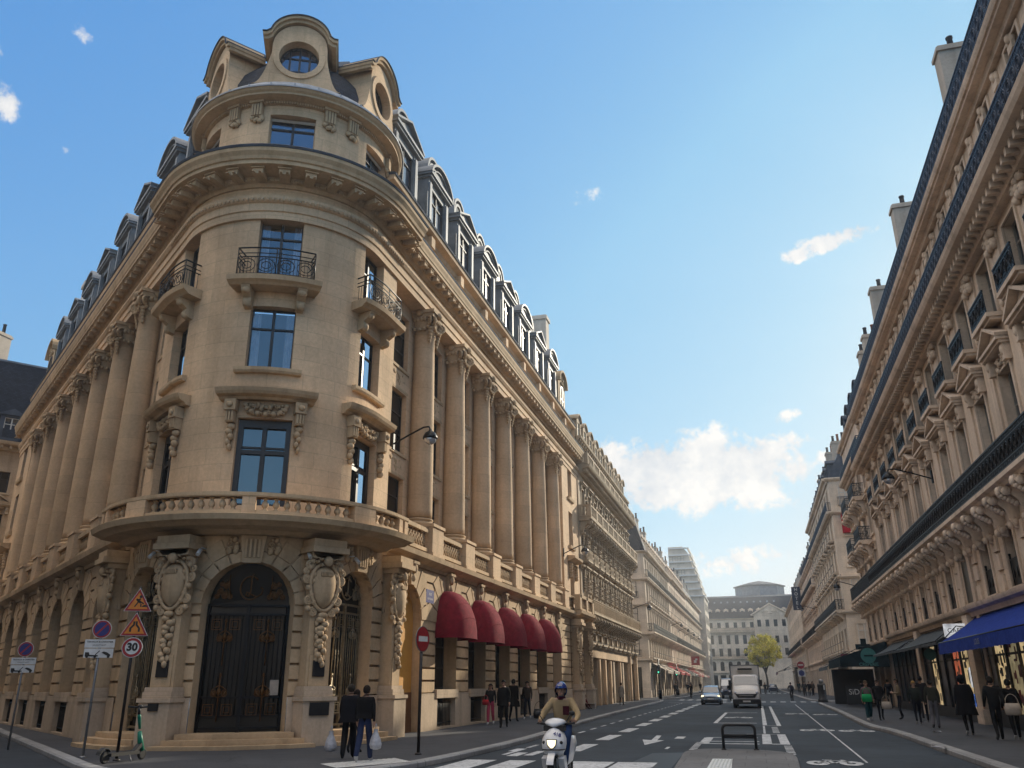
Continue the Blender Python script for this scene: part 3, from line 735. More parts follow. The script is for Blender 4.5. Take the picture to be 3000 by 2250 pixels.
        # rusticated ground floor
        O = .35; ops = [Op(U(3.55 + 4.1 * k), 2.5, .14 if k == 0 and sg > 0 else 1.55, 5.3, True) for k in range(7)]
        bops = [Op(U(3.55 + 4.1 * k), 2.1, .22, 1.25) for k in range(7) if not (k == 0 and sg > 0)]
        zs = [1.45 + .452 * k for k in range(11)]; zs[-1] = 6.0
        mb = MB(); a, b = sorted((U(2.15), U(SEND))); rustic(mb, fr, a, b, zs, ops, O); reveals(mb, fr, ops, O, .75, sill=True)
        mb.build('ground_floor_wall', M['ground'], root)
        mb = MB(); wall(mb, fr, a, b, .1, 1.45, ops + bops, O + .06); reveals(mb, fr, bops, O + .06, .6)
        wall(mb, fr, a, b, 1.45, 1.451, ops, O + .06, lip=.2)
        for q in ops:
            if q.zb > 1: mb.mbox(fr, q.a - .02, q.b + .02, O - .6, O + .12, 1.27, 1.58)
        mb.build('plinth_wall', M['base'], root)
        for k, q in enumerate(ops):
            n = fr.nrm(q.u); put(VOUS, 'arch_voussoir', root, fr.f(q.u, O, q.zs), n); put(KEY, 'keystone', root, fr.f(q.u, O, 5.98), n)
            if k == 0 and sg > 0:
                d = MB(); P = [(u, z) for u, z in q.outline()]
                d.face([fr.f(u, O - .32, z) for u, z in P]); dd = d.build('closed_archway', M['yellow'], root)
                d = MB(); d.mbox(fr, q.a, q.b, O - .32, O - .29, .14, 1.5); d.mbox(fr, q.a, q.b, O - .29, O - .27, .14, .62); d.build('lower_panel', M['brown'], dd)
            else:
                window(root, fr, q.u, O - .55, 1.58, 2.46, 5.28 - 1.58, 'dark', True, 2, 2, 'arched_window')
        for q in bops:
            x = put(GRIL, 'basement_grille', root, fr.f(q.u, O - .12, .22), fr.nrm(q.u))
            d = MB(); d.face([fr.f(q.a, O - .5, .2), fr.f(q.b, O - .5, .2), fr.f(q.b, O - .5, 1.3), fr.f(q.a, O - .5, 1.3)]); d.build('basement_recess', M['room'], root)
        # attic storey and gutter above the cornice
        mb = MB(); a, b = sorted((U(1.0), U(38))); mb.sweep(fr, [a, b], [(-.32, 19.3), (-.32, 20.9), (-.25, 20.95), (-.2, 21.1), (.1, 21.2), (.14, 21.36), (-.4, 21.44)])
        for k in range(9):
            c = U(1.6 + 4.1 * k)
            if 1.2 < abs(c) - UT < 37: mb.mbox(fr, c - .28, c + .28, -.4, -.16, 19.3, 20.95); mb.mbox(fr, c - .22, c + .22, -.2, .06, 20.5, 21.0)
        mb.build('attic_parapet', M['tower'], root)
        mb = MB(); mb.sweep(fr, [a, b], [(-.5, 21.44), (.18, 21.36), (.2, 21.46), (.1, 21.52), (-.55, 21.6)]); mb.build('gutter', M['zincdk'], root)
        prof = [(-.55, 21.5), (-.75, 22.4), (-1.35, 25.2), (-1.9, 27.0), (-2.4, 27.6)] if sg > 0 else [(-.55, 21.5), (-1.2, 21.75), (-2.6, 22.2)]
        mb = MB(); mb.sweep(fr, [a, b], prof); mb.build('mansard_roof', M['slate'], root)
        zt = prof[-1][1]; ot = prof[-1][0]
        mb = MB(); mb.sweep(fr, [a, b], [(ot + .2, zt - .2), (ot + .1, zt + .06), (ot - 2.1, zt + .5), (ot - 4.6, zt + .7)]); mb.build('roof_ridge', M['zinc'], root)
        for k in range(8):
            c = U(3.3 + 4.1 * k); n = fr.nrm(c)
            D = put(LUC['tri' if k % 2 == 0 else 'arc'], 'lead_dormer', root, fr.f(c, -.42, 22.3), n)
            a_, b_ = win(1.84, 1.9, 'blue', False, 1, 2); x = sub(a_, 'dormer_window', D); x.location = (0, -.12, .1); sub(b_, 'pane', x)
            if k < 7 and sg > 0:
                c = U(5.45 + 4.1 * k); D = put(BULL, 'round_dormer', root, fr.f(c, -1.62, 26.4), n); sub(BULLP, 'pane', D)
        # ---------------- end pavilion
        a, b = sorted((U(SEND), U(37.9)))
        ops = [Op(U(35.15), 1.4, z0, z1) for z0, z1 in ((7.2, 9.6), (11.3, 13.85), (14.9, 17.3))]
        mb = MB(); wall(mb, fr, a, b, 6.4, 18.4, ops, 0.05); reveals(mb, fr, ops, .05, .4)
        mb.mbox(fr, U(SEND) - .002, U(SEND) + .002, -.7, .05, 6.4, 18.3)
        mb.mbox(fr, U(37.9) - .003, U(37.9) + .003, -10, .05, .1, 21.4); mb.build('pavilion_wall', M['tower'], root)
        for q in ops: window(root, fr, q.u, -.3, q.zb, q.w, q.zt - q.zb, 'dark', False, 1, 2)
        mb = MB()
        for q in ops[1:]: mb.sweep(fr, sorted((q.u - .95, q.u + .95)), [(0, q.zb - .25), (.2, q.zb - .2), (.24, q.zb), (0, q.zb + .02)])
        q = ops[0]; mb.sweep(fr, [q.u - 1.5, q.u + 1.5], [(0, 10.1), (.3, 10.14), (.6, 10.3), (.62, 10.45), (0, 10.5)]); carve(mb, fr, q.u, 9.85, 1.5, .4, .05, 10, 9, .15)
        for sgn in (-1, 1):
            for k in range(6): mb.ball((q.u + sgn * 1.0, .14, 9.9 - .18 * k), (.15 - .014 * k, .2, .13), 6, 5, 0, fr)
        mb.build('pavilion_trim', M['trim'], root)
        pops = [Op(U(35.15), 2.2, .14, 4.9, True)]
        mb = MB(); rustic(mb, fr, a, b, zs, pops, .4); reveals(mb, fr, pops, .4, .7); mb.build('pavilion_base', M['ground'], root)
        mb = MB(); wall(mb, fr, a, b, .1, 1.45, pops, .46); mb.build('pavilion_plinth', M['base'], root)
        mb = MB(); mb.face([fr.f(u, -.2, z) for u, z in pops[0].outline()]); mb.build('side_door', M['doorblk'], root)
        cartouche(root, fr, U(33.1), .4); cartouche(root, fr, U(37.2), .4)
        mb = MB(); us = sorted((U(32.5), U(37.8))); mb.sweep(fr, us, [(0, 6.2), (1.0, 6.2), (1.15, 6.35), (1.2, 6.55), (0, 6.6)])
        for s_ in (32.8, 37.5, 35.15): mb.mbox(fr, U(s_) - .3, U(s_) + .3, .7, 1.1, 6.6, 7.6)
        mb.mbox(fr, us[0] + .1, us[1] - .1, .74, 1.1, 7.4, 7.62); mb.mbox(fr, us[0] + .1, us[1] - .1, .76, 1.06, 6.58, 6.72)
        for s_ in frange(33.3, 37.0, .3): mb.lathe((U(s_), .9, 0), [(.05, 6.7), (.1, 6.9), (.05, 7.15), (.06, 7.42)], 8, 0, True, fr)
        mb.build('pavilion_balcony', M['trim'], root)
        # stone dormer and chimney of the pavilion
        c = U(35.1); mb = MB(); mb.mbox(fr, c - 1.2, c + 1.2, -1.6, -.35, 21.4, 24.0); A = arcpts(c, 24.0, 1.3, pi, 0, 12, 1.0); mb.band(fr, A, .16, -1.7, -.1); mb.prism(fr, A, -1.6, -.35); carve(mb, fr, c, 24.3, 1.2, .7, -.35, 8, 4, .14); mb.build('stone_dormer', M['trim'], root)
        D = window(root, fr, c, -.3, 21.7, 1.3, 2.2, 'dark', True, 1, 2)
        mb = MB(); mb.mbox(fr, U(37) - .55, U(37) + .55, -4.6, -1.8, 21, 31); mb.mbox(fr, U(37) - .65, U(37) + .65, -4.7, -1.7, 30.6, 30.9); mb.build('chimney_stack', M['pale'], root)
    # ---------------- rotunda ground floor
    d0 = 2.0; O = .28
    dops = [Op(TH(d0), 2.5, .5, 5.27, True), Op(TH(d0 + 54), 2.1, .5, 5.25, True), Op(TH(d0 - 54), 2.1, .5, 5.25, True)]
    zs = [1.45 + .452 * k for k in range(11)]; zs[-1] = 6.1
    mb = MB(); rustic(mb, PT, -UT - 2.2, UT + 2.2, zs, dops, O, .075, .10, .25); reveals(mb, PT, dops, O, .62); mb.build('porch_wall', M['ground'], root)
    mb = MB(); wall(mb, PT, -UT - 2.2, UT + 2.2, .1, 1.45, dops, O + .05, .25); mb.build('porch_plinth', M['base'], root)
    for q in dops:
        mb = MB(); r = q.w / 2
        for k in range(11):
            a0 = pi * k / 11 + .018; a1 = pi * (k + 1) / 11 - .018
            for ra, rb, oo in ((r, r + .3, .05), (r + .33, r + (1.15 if k % 2 == 0 else .8), .03)):
                P = [(q.u + ra * cos(a0), q.zs + ra * sin(a0)), (q.u + rb * cos(a0), q.zs + min(2.05, rb * sin(a0))), (q.u + rb * cos(a1), q.zs + min(2.05, rb * sin(a1))), (q.u + ra * cos(a1), q.zs + ra * sin(a1))]
                mb.prism(PT, P, O - .06, O + oo)
        mb.build('arch_voussoir', M['ground'], root)
        mb = MB(); P = [(q.u - .24, 5.2), (q.u + .24, 5.2), (q.u + .34, 6.05), (q.u - .34, 6.05)]; mb.prism(PT, P, O - .05, O + .16)
        for k in range(4): mb.mbox(PT, q.u - .2 + k * .11, q.u - .14 + k * .11, O + .16, O + .2, 5.35, 5.9)
        for sg in (-1, 1): carve(mb, PT, q.u + sg * .55, 5.75, .5, .5, O + .03, 5, 3, .1)
        mb.build('keystone', M['trim'], root)
        # bronze gate
        mb = MB(); mb.face([PT.f(u, O - .5, z) for u, z in q.outline(18)]); g = mb.build('door', M['doorblk'], root)
        mb = MB(); o = O - .46
        for u in frange(q.a + .12, q.b - .12, .14): mb.tube([PT.f(u, o, .95), PT.f(u, o, q.zs - .3)], .016, 5)
        for z in (.6, .92, 1.42, q.zs - .28, q.zs - .02): mb.mbox(PT, q.a, q.b, o - .03, o + .03, z, z + .06, 0, 4)
        for u in (q.a + .04, q.u, q.b - .04): mb.mbox(PT, u - .05, u + .05, o - .03, o + .05, .5, q.zs)
        mb.build('door_bars', M['iron'] if q is dops[0] else M['bronze'], g)
        mb = MB(); o = O - .4
        for sg in (-1, 1):
            c = q.u + sg * q.w * .25
            for x in (-.27, .27):
                for z in (q.zs - .55, 1.12):
                    for s_ in (.14, .07): mb.band(PT, [(c + x - s_, z - s_), (c + x - s_, z + s_), (c + x + s_, z + s_), (c + x + s_, z - s_)], .022, o, o + .03, 0, True)
            for zc in (q.zs - .95, 1.55):
                mb.tube([PT.f(c, o, zc - .75), PT.f(c, o, zc + .5)], .02, 5)
                for h in (-1, 1):
                    P = [(c + h * (.02 + .2 * sin(t / 6 * pi)), zc - .1 + .32 * t / 6) for t in range(7)]; mb.tube([PT.f(p[0], o, p[1]) for p in P], .018, 5)
                    volute(mb, PT, c + h * .16, zc, o, .1, h, .016)
                mb.ball((c, o, zc + .05), (.07, .05, .1), 8, 6, 0, PT); mb.ball((c, o, zc + .5), (.04, .04, .07), 6, 5, 0, PT)
        # monogram and scrolls in the fanlight
        zc = q.zs + .5
        mb.tube([PT.f(q.u + .3 * cos(t) , o, zc + .34 * sin(t)) for t in [pi * .25 + 1.5 * pi * k / 20 for k in range(21)]], .026, 5)
        mb.tube([PT.f(q.u + x, o + .02, zc + z) for x, z in ((.06, .42), (.02, .3), (.02, -.1), (-.04, -.24), (-.12, -.22), (-.1, -.12), (.02, -.18), (.2, -.26), (.34, -.18), (.38, -.02), (.3, .02))], .024, 5)
        for h in (-1, 1):
            c = q.u + h * q.w * .3
            mb.tube([PT.f(c - h * .18, o, zc - .3), PT.f(c - h * .1, o, zc + .1), PT.f(c - h * .12, o, zc + .38)], .02, 5)
            for k, (x, z, r) in enumerate(((.0, -.2, .14), (.16, -.1, .11), (-.02, .08, .12), (.12, .12, .08), (.25, -.24, .09), (-.16, -.26, .08))): volute(mb, PT, c + h * x, zc + z, o, r, h, .018)
        mb.build('gilt_ornament', M['gold'] if q is dops[0] else M['bronze'], g)
    # small notices on the main door
    q = dops[0]; mb = MB(); mb.mbox(PT, q.b - .42, q.b - .16, O - .42, O - .39, 1.5, 1.92); mb.build('notice', M['awnpale'], root)
    # steps
    for q in dops:
        for k in range(3):
            mb = MB(); t = Tan(PT, q.u); x = 1.7 - k * .16 if q is dops[0] else 1.25 - .05 * k
            mb.mbox(PT, q.u - x, q.u + x, O - .6, O + 1.0 - .3 * k, .1 + .14 * k if k else .05, .24 + .14 * k, 0, 6); mb.build('step', M['trim'], root)
    # pedestal piers with cartouches
    for u in (TH(d0 - 29), TH(d0 + 29), UT + 1.75, -UT - 1.75): cartouche(root, PT, u, O, True)
    # plaques
    mb = MB(); u = TH(d0 - 29); mb.mbox(PT, u - .16, u + .16, O + .44, O + .47, 2.0, 2.45); mb.mbox(PT, u - .12, u + .14, O + .65, O + .67, 1.12, 1.32)
    u = TH(d0 + 29); mb.mbox(PT, u - .16, u + .16, O + .44, O + .47, 2.0, 2.45); mb.mbox(PT, u - .25, u + .25, O + .65, O + .67, .95, 1.3); mb.build('plaque', M['plasticblk'], root)
    # ---------------- big balcony with balustrade
    e = UT + .75; us = frange(-e, e, .3)
    mb = MB(); mb.sweep(PT, us, [(-.1, 6.0), (.6, 6.02), (.8, 6.12), (1.3, 6.16), (1.42, 6.22), (1.6, 6.28), (1.66, 6.44), (1.4, 6.5), (-.1, 6.52)]); bal = mb.build('great_balcony', M['trim'], root)
    o0, o1 = 1.05, 1.35
    posts = [-e + .12, TH(-72), TH(-46), TH(-38), TH(6) - .17, TH(38), TH(46), TH(72), e - .12]
    mb = MB()
    mb.sweep(PT, us, [(o0 - .03, 6.98), (o0 - .06, 7.02), (o0 - .06, 7.12), (o1 + .06, 7.12), (o1 + .06, 7.02), (o1 + .03, 6.98)])
    mb.sweep(PT, us, [(o0, 6.48), (o0, 6.6), (o1, 6.6), (o1 + .02, 6.48)]); mb.build('balcony_rail', M['trim'], bal)
    for u in (TH(-42), TH(42)): 
        mb = MB(); mb.mbox(PT, u - .32, u + .32, o0 - .04, o1 + .05, 6.5, 7.0, 0, 3); mb.build('balcony_post', M['tower'], bal)
    for u in (-e + .14, e - .14, TH(0), TH(-66), TH(66)):
        mb = MB(); mb.mbox(PT, u - .14, u + .14, o0 - .02, o1 + .03, 6.5, 7.0, 0, 2); mb.build('balcony_post', M['tower'], bal)
    mb = MB(); mb.lathe((0, 0, 0), [(.085, 0), (.085, .05), (.05, .07), (.06, .1), (.105, .17), (.09, .24), (.045, .31), (.045, .34), (.08, .36), (.08, .4)], 10); BALU = mb.mesh('baluster', [M['trim']])
    for a, b in ((-e + .3, TH(-69)), (TH(-62), TH(-48)), (TH(-36), TH(-4)), (TH(4), TH(36)), (TH(48), TH(62)), (TH(69), e - .3)):
        for u in frange(a + .08, b - .08, .235): put(BALU, 'baluster', bal, PT.f(u, (o0 + o1) / 2, 6.59), PT.nrm(u))
    # caps that carry the balcony, small spotlights under it
    for k, d in enumerate((-40, -18, 24, 47)):
        u = TH(d); mb = MB(); p = PT.f(u, O + .35, 5.55); n = PT.nrm(u)
        mb.tube([PT.f(u, O, 5.62), PT.f(u, O + .3, 5.62)], .02, 5); mb.tube([p, (p[0] + n[0] * .16, p[1] + n[1] * .16, p[2] - .16)], .06, 8); tag(mb.build('spotlight', M['signwhite']), ['white spotlight under the balcony left of the left cartouche pier', 'white spotlight on the left shoulder of the main door arch', 'white spotlight on the right shoulder of the main door arch', 'white spotlight under the balcony right of the right cartouche pier'][k], 'spotlight')
    return root
def put_l(mesh, name, parent, loc):
    o = bpy.data.objects.new(name, mesh); COL.objects.link(o); o.parent = parent; o.location = loc; return o
CART = {}
def cartouche(root, fr, u, O, plinth=False):
    """pier with pedestal, carved shield, garland and cap under the balcony"""
    if 'm' not in CART:
        mb = MB(); mb.box(-.5, .5, -.2, .62, .0, 1.22); mb.box(-.55, .55, -.2, .67, 1.22, 1.33); mb.box(-.47, .47, -.2, .55, 1.33, 1.5); mb.box(-.46, .46, -.2, .5, 1.5, 1.62); CART['p'] = mb.mesh('pier_pedestal', [M['base']])
        mb = MB(); mb.box(-.38, .38, -.2, .4, 1.55, 5.4); mb.box(-.3, .3, .4, .43, 1.7, 2.6); mb.box(-.62, .62, -.2, .78, 5.55, 5.72); mb.box(-.56, .56, -.2, .7, 5.72, 5.95); mb.box(-.5, .5, -.2, .6, 5.38, 5.55)
        P = [(-.38, 5.4), (.38, 5.4), (.55, 5.56), (-.55, 5.56)]; mb.prism(LOC, P, -.1, .6)
        CART['m'] = mb.mesh('pier', [M['trim']])
        mb = MB()
        rows = []                                    # shield
        for j in range(11):
            t = -1 + 2 * j / 10; w = .40 * sqrt(max(.02, 1 - abs(t) ** 2.6)) * (1 + .12 * t)
            rows.append([(w * cos(a), .40 + .26 * sin(a) * sqrt(max(.03, 1 - t * t * .9)), 4.55 + .62 * t) for a in [pi * k / 10 for k in range(11)]])
        mb.grid(rows)
        P = [(.47 * cos(a) * (1 + .12 * sin(a)), 4.55 + .7 * sin(a)) for a in [2 * pi * k / 28 for k in range(29)]]
        mb.tube([LOC.f(p[0], .46, p[1]) for p in P], .06, 6)
        for sg in (-1, 1):
            for (x, z, r, h) in ((.5, 5.2, .17, 1), (.56, 4.75, .14, -1), (.5, 4.15, .15, 1), (.3, 3.82, .14, -1), (.62, 5.0, .1, 1)): volute(mb, LOC, sg * x, z, .42, r, sg * h, .045)
            for k in range(8): mb.ball((sg * (.42 + .1 * sin(k * 1.9)), .42, 5.3 - .2 * k), (.09, .12, .1), 6, 5)
        carve(mb, LOC, 0, 5.28, .9, .3, .45, 9, 2, .2)
        mb.ball((0, .62, 5.3), (.16, .12, .16), 8, 6)
        for k in range(12): mb.ball((.09 * sin(k * 2.2), .48, 3.72 - .125 * k), (.15 - .007 * k + .03 * (k % 3 == 0), .11, .1), 7, 5)
        for sg in (-1, 1):
            for k in range(6): mb.ball((sg * (.16 - .01 * k), .44, 3.5 - .2 * k), (.07, .07, .11), 6, 4)
        for k in range(9): mb.mbox(LOC, -.19 + .046 * k, -.16 + .046 * k, .6, .655, 4.86, 4.98)
        CART['c'] = mb.mesh('carved_shield', [M['trim']])
    n = fr.nrm(u); pr = put(CART['m'], 'pier', root, fr.f(u, O, 0), n)
    put(CART['p'], 'pier_pedestal', root, fr.f(u, O, .12), n); sub(CART['c'], 'carved_shield', pr)
# ================================================================== Haussmann blocks
RM = {}
def rail_mesh(L, h, style, mat):
    k = (round(L, 2), round(h, 2), style, mat)
    if k in RM: return RM[k]
    mb = MB()
    mb.box(-L / 2, L / 2, -.03, .03, h - .05, h); mb.box(-L / 2, L / 2, -.02, .02, .05, .09)
    if style == 'dense':
        n = max(2, int(L / .09)); mb.box(-L / 2, L / 2, -.015, .015, h * .8, h * .8 + .03); mb.box(-L / 2, L / 2, -.015, .015, h * .24, h * .24 + .03)
        for i in range(n + 1): x = -L / 2 + L * i / n; mb.box(x - .013, x + .013, -.012, .012, .06, h - .03)
        m = max(1, int(L / .42))
        for i in range(m):
            x = -L / 2 + L * (i + .5) / m
            for rr in (.17, .1): mb.tube([(x + rr * cos(t * pi / 5), .015, h * .52 + rr * 1.25 * sin(t * pi / 5)) for t in range(11)], .02, 4, caps=False)
            for sg in (-1, 1): volute(mb, LOC, x + sg * .1, h * .9, .0, .05, sg, .012); volute(mb, LOC, x + sg * .11, h * .15, .0, .05, sg, .012)
    elif style == 'bars':
        n = max(2, int(L / .14))
        for i in range(n + 1): x = -L / 2 + L * i / n; mb.box(x - .012, x + .012, -.012, .012, .06, h - .03)
        mb.box(-L / 2, L / 2, -.015, .015, h * .82, h * .82 + .025)
    elif style == 'panel':
        mb.box(-L / 2 + .03, L / 2 - .03, -.008, .008, .08, h - .05)
        for x in (-L / 2, L / 2): mb.box(x - .03, x + .03, -.03, .03, 0, h + .12); mb.ball((x, 0, h + .16), .05, 6, 5)
        for i in range(3): mb.ball((-L / 3 + L / 3 * i, .02, h * .5), (.1, .02, .2), 6, 4)
    elif style == 'stone':
        n = max(2, int(L / .3)); mb.box(-L / 2, L / 2, -.09, .09, h - .14, h); mb.box(-L / 2, L / 2, -.08, .08, 0, .12)
        for i in range(n): x = -L / 2 + L * (i + .5) / n; mb.lathe((x, 0, 0), [(.05, .1), (.08, .3), (.045, .5), (.06, h - .14)], 6)
        for x in (-L / 2 + .12, L / 2 - .12): mb.box(x - .12, x + .12, -.1, .1, 0, h)
    RM[k] = mb.mesh('balcony_railing', [M[mat]]); return RM[k]
CM = {}
def console_mesh(kind, mat):
    k = (kind, mat)
    if k in CM: return CM[k]
    mb = MB(); fr = Flat(0, 0, 0, 1, 1, 0)     # u = outward, o = sideways
    if kind == 'scroll':
        P = [(0, 0), (.92, 0), (.95, -.12), (.82, -.3), (.6, -.28), (.42, -.45), (.34, -.78), (.2, -1.05), (0, -1.1)]
        mb.prism(fr, P, -.13, .13)
        for o in (-.15, .15): volute(mb, fr, .76, -.16, o, .15, 1, .035); volute(mb, fr, .16, -.86, o, .13, -1, .03)
        for j in range(5): mb.ball((0, .88 - .1 * j, -.3 - .06 * j), (.12, .1, .09), 6, 5)
        mb.ball((0, .95, -.16), (.13, .09, .16), 7, 5); mb.ball((0, .3, -.95), (.12, .12, .14), 7, 5)
    else:
        mb.prism(fr, [(0, 0), (.6, 0), (.6, -.14), (.35, -.25), (.2, -.55), (0, -.6)], -.11, .11); mb.ball((0, .3, -.3), (.11, .12, .12), 6, 5)
    CM[k] = mb.mesh('balcony_console', [M[mat]]); return CM[k]
HM = {}
def hood_mesh(kind, w, mat, seed=0):
    k = (kind, round(w, 2), mat, seed)
    if k in HM: return HM[k]
    mb = MB()
    if kind == 'pediment':
        W = w / 2 + .38
        mb.box(-W, W, -.05, .34, .0, .1); mb.box(-W - .05, W + .05, -.05, .42, .1, .2)
        mb.prism(LOC, [(-W, .2), (W, .2), (0, .78)], -.05, .16); mb.band(LOC, [(-W - .08, .2), (0, .82), (W + .08, .2)], .11, -.05, .44)
        for sg in (-1, 1): mb.box(sg * (w / 2 + .2) - .12, sg * (w / 2 + .2) + .12, -.05, .24, -.55, 0); mb.ball((sg * (w / 2 + .2), .2, -.2), (.12, .12, .2), 7, 5)
        carve(mb, LOC, 0, -.32, w * .8, .45, .02, 9, seed, .15)
    elif kind == 'flat':
        mb.box(-w / 2 - .28, w / 2 + .28, -.05, .2, .0, .1); mb.box(-w / 2 - .34, w / 2 + .34, -.05, .3, .1, .2)
        for sg in (-1, 1): mb.box(sg * (w / 2 + .16) - .09, sg * (w / 2 + .16) + .09, -.05, .14, -.45, 0)
    elif kind == 'ornate':
        mb.box(-w / 2 - .28, w / 2 + .28, -.05, .26, .0, .1); mb.box(-w / 2 - .34, w / 2 + .34, -.05, .36, .1, .22)
        for sg in (-1, 1):
            mb.box(sg * (w / 2 + .18) - .1, sg * (w / 2 + .18) + .1, -.05, .2, -.5, 0)
            for j in range(6): mb.ball((sg * (w / 2 + .18), .1, -.6 - .2 * j), (.12, .12, .12), 6, 4)
        carve(mb, LOC, 0, -.1, w * .9, .5, .04, 9, seed, .18)
    HM[k] = mb.mesh('window_hood', [M[mat]]); return HM[k]
SM = {}
def surround_mesh(w, h, mat, arch=False):
    k = (round(w, 2), round(h, 2), mat, arch)
    if k in SM: return SM[k]
    mb = MB(); q = Op(0, w, 0, h, arch); mb.band(LOC, q.outline(10), .16, -.02, .06); mb.box(-w / 2 - .2, w / 2 + .2, -.02, .12, -.14, 0); SM[k] = mb.mesh('window_surround', [M[mat]]); return SM[k]
DM = {}
def dormer_mesh(kind, mat, w=1.5, h=1.9):
    k = (kind, mat, w, h)
    if k in DM: return DM[k]
    mb = MB()
    for sg in (-1, 1): mb.box(sg * w / 2 - .14, sg * w / 2 + .14, -1.6, 0, 0, h)
    mb.box(-w / 2, w / 2, -1.6, -.02, h - .1, h + .1); mb.box(-w / 2, w / 2, -.5, .05, -.1, .08)
    if kind == 'arc':
        A = arcpts(0, h + .05, w / 2 + .2, pi, 0, 10, .5); mb.prism(LOC, A, -1.6, -.03); mb.band(LOC, A, .1, -1.7, .14)
    else:
        mb.box(-w / 2 - .25, w / 2 + .25, -1.6, .12, h + .1, h + .22); mb.prism(LOC, [(-w / 2 - .2, h + .22), (w / 2 + .2, h + .22), (0, h + .65)], -1.6, .08)
    DM[k] = mb.mesh('dormer', [M[mat]]); return DM[k]
def chimney(parent, x, y, z0, z1, lx, ly, mat='chim', pots=4, name='chimney_stack'):
    mb = MB(); mb.box(x - lx / 2, x + lx / 2, y - ly / 2, y + ly / 2, z0, z1); mb.box(x - lx / 2 - .08, x + lx / 2 + .08, y - ly / 2 - .08, y + ly / 2 + .08, z1 - .3, z1 - .12)
    c = mb.build(name, M[mat], parent)
    for i in range(pots):
        t = (i + .5) / pots - .5; mb = MB(); px, py = (x + lx * t, y) if lx > ly else (x, y + ly * t); h = .55 + .35 * ((i * 7) % 3) / 2
        mb.lathe((px, py, z1), [(.14, -.02), (.12, h), (.15, h), (.15, h + .08)], 8); mb.build('chimney_pot', M['terracotta' if i % 2 else 'zincdk'], c)
def block(label, fr, u0, u1, c0, sp, nb, st, mats, ledges=(), bals=(), roof=None, dorm=None, dep=12., group=None, shops=4.0, shop_mat='plasticblk', name='apartment_building', far=False, cat='building', chims=(), skip=()):
    """one terrace block: st = [(zb, zt, w, arch, hood, rail, rail_style)]"""
    p = fr.f((u0 + u1) / 2, 0, 0); root = thing(name, label, cat, (p[0], p[1], 0), 0, group)
    W, T = mats; cs = [c0 + sp * k for k in range(nb)]; top = roof[0] if roof else ledges[-1][0]
    ops = [Op(c, s[2], s[0], s[1], s[3]) for s in st for i, c in enumerate(cs) if (s[0], i) not in skip]
    sops = [Op(c, sp - .75, .14, shops - .55) for c in cs]
    mb = MB(); wall(mb, fr, u0, u1, 0, top, ops + sops, 0); reveals(mb, fr, ops, 0, .35); reveals(mb, fr, sops, 0, .6)
    for u in (u0, u1): mb.face([fr.f(u, 0, 0), fr.f(u, -dep, 0), fr.f(u, -dep, top), fr.f(u, 0, top)])
    mb.face([fr.f(u0, -dep, 0), fr.f(u1, -dep, 0), fr.f(u1, -dep, top), fr.f(u0, -dep, top)]); mb.build('facade_wall', M[W], root)
    for s in st:
        for i, c in enumerate(cs):
            if (s[0], i) in skip: continue
            window(root, fr, c, -.25, s[0], s[2], s[1] - s[0], s[7] if len(s) > 7 else 'grey', s[3], 1 if s[1] - s[0] < 2.6 else 2, 2)
            n = fr.nrm(c)
            if not far: put(surround_mesh(s[2], s[1] - s[0], T, s[3]), 'window_surround', root, fr.f(c, 0, s[0]), n)
            if s[4]: put(hood_mesh(s[4], s[2], T, i % 2), 'window_hood', root, fr.f(c, 0, s[1] + (.55 if s[4] != 'flat' else .3)), n)
            if s[5]:
                if s[6][0] == 'b':                       # projecting balconette
                    m = MB(); 
                    k = ('bal', round(s[2], 2), T)
                    if k not in HM:
                        m.box(-s[2] / 2 - .35, s[2] / 2 + .35, -.05, .5, -.16, -.02); m.box(-s[2] / 2 - .3, s[2] / 2 + .3, -.05, .4, -.26, -.16); HM[k] = m.mesh('balcony_slab', [M[T]])
                    b = put(HM[k], 'balcony_slab', root, fr.f(c, 0, s[0]), n); r = sub(rail_mesh(s[2] + .6, s[5], s[6][1:], s[8] if len(s) > 8 else 'iron'), 'balcony_railing', b); r.location = (0, .46, -.02)
                else: put(rail_mesh(s[2], s[5], s[6], s[8] if len(s) > 8 else 'iron'), 'balcony_railing', root, fr.f(c, -.06, s[0]), n)
    for i, q in enumerate(sops):
        m = MB(); m.mbox(fr, q.a, q.b, -.62, -.5, .14, .7); m.mbox(fr, q.a, q.b, -.6, -.35, q.zt - .5, q.zt)
        for u in (q.a + .06, q.u, q.b - .06): m.mbox(fr, u - .05, u + .05, -.6, -.48, .7, q.zt - .5)
        f = m.build('shopfront', M[shop_mat], root)
        m = MB(); m.face([fr.f(q.a, -.56, .7), fr.f(q.b, -.56, .7), fr.f(q.b, -.56, q.zt - .5), fr.f(q.a, -.56, q.zt - .5)]); m.build('pane', M['panedk'], f)
    for z, pr, h, mod in ledges:
        m = MB(); m.sweep(fr, [u0, u1], [(-.1, z - h), (pr * .3, z - h), (pr * .4, z - h * .55), (pr * .92, z - h * .4), (pr, z - h * .2), (pr * 1.04, z), (-.1, z + .04)])
        if mod:
            for u in frange(u0 + .3, u1 - .3, mod): m.mbox(fr, u - .085, u + .085, 0, pr * .72, z - h * .85, z - h * .4)
        m.build('cornice', M[T], root)
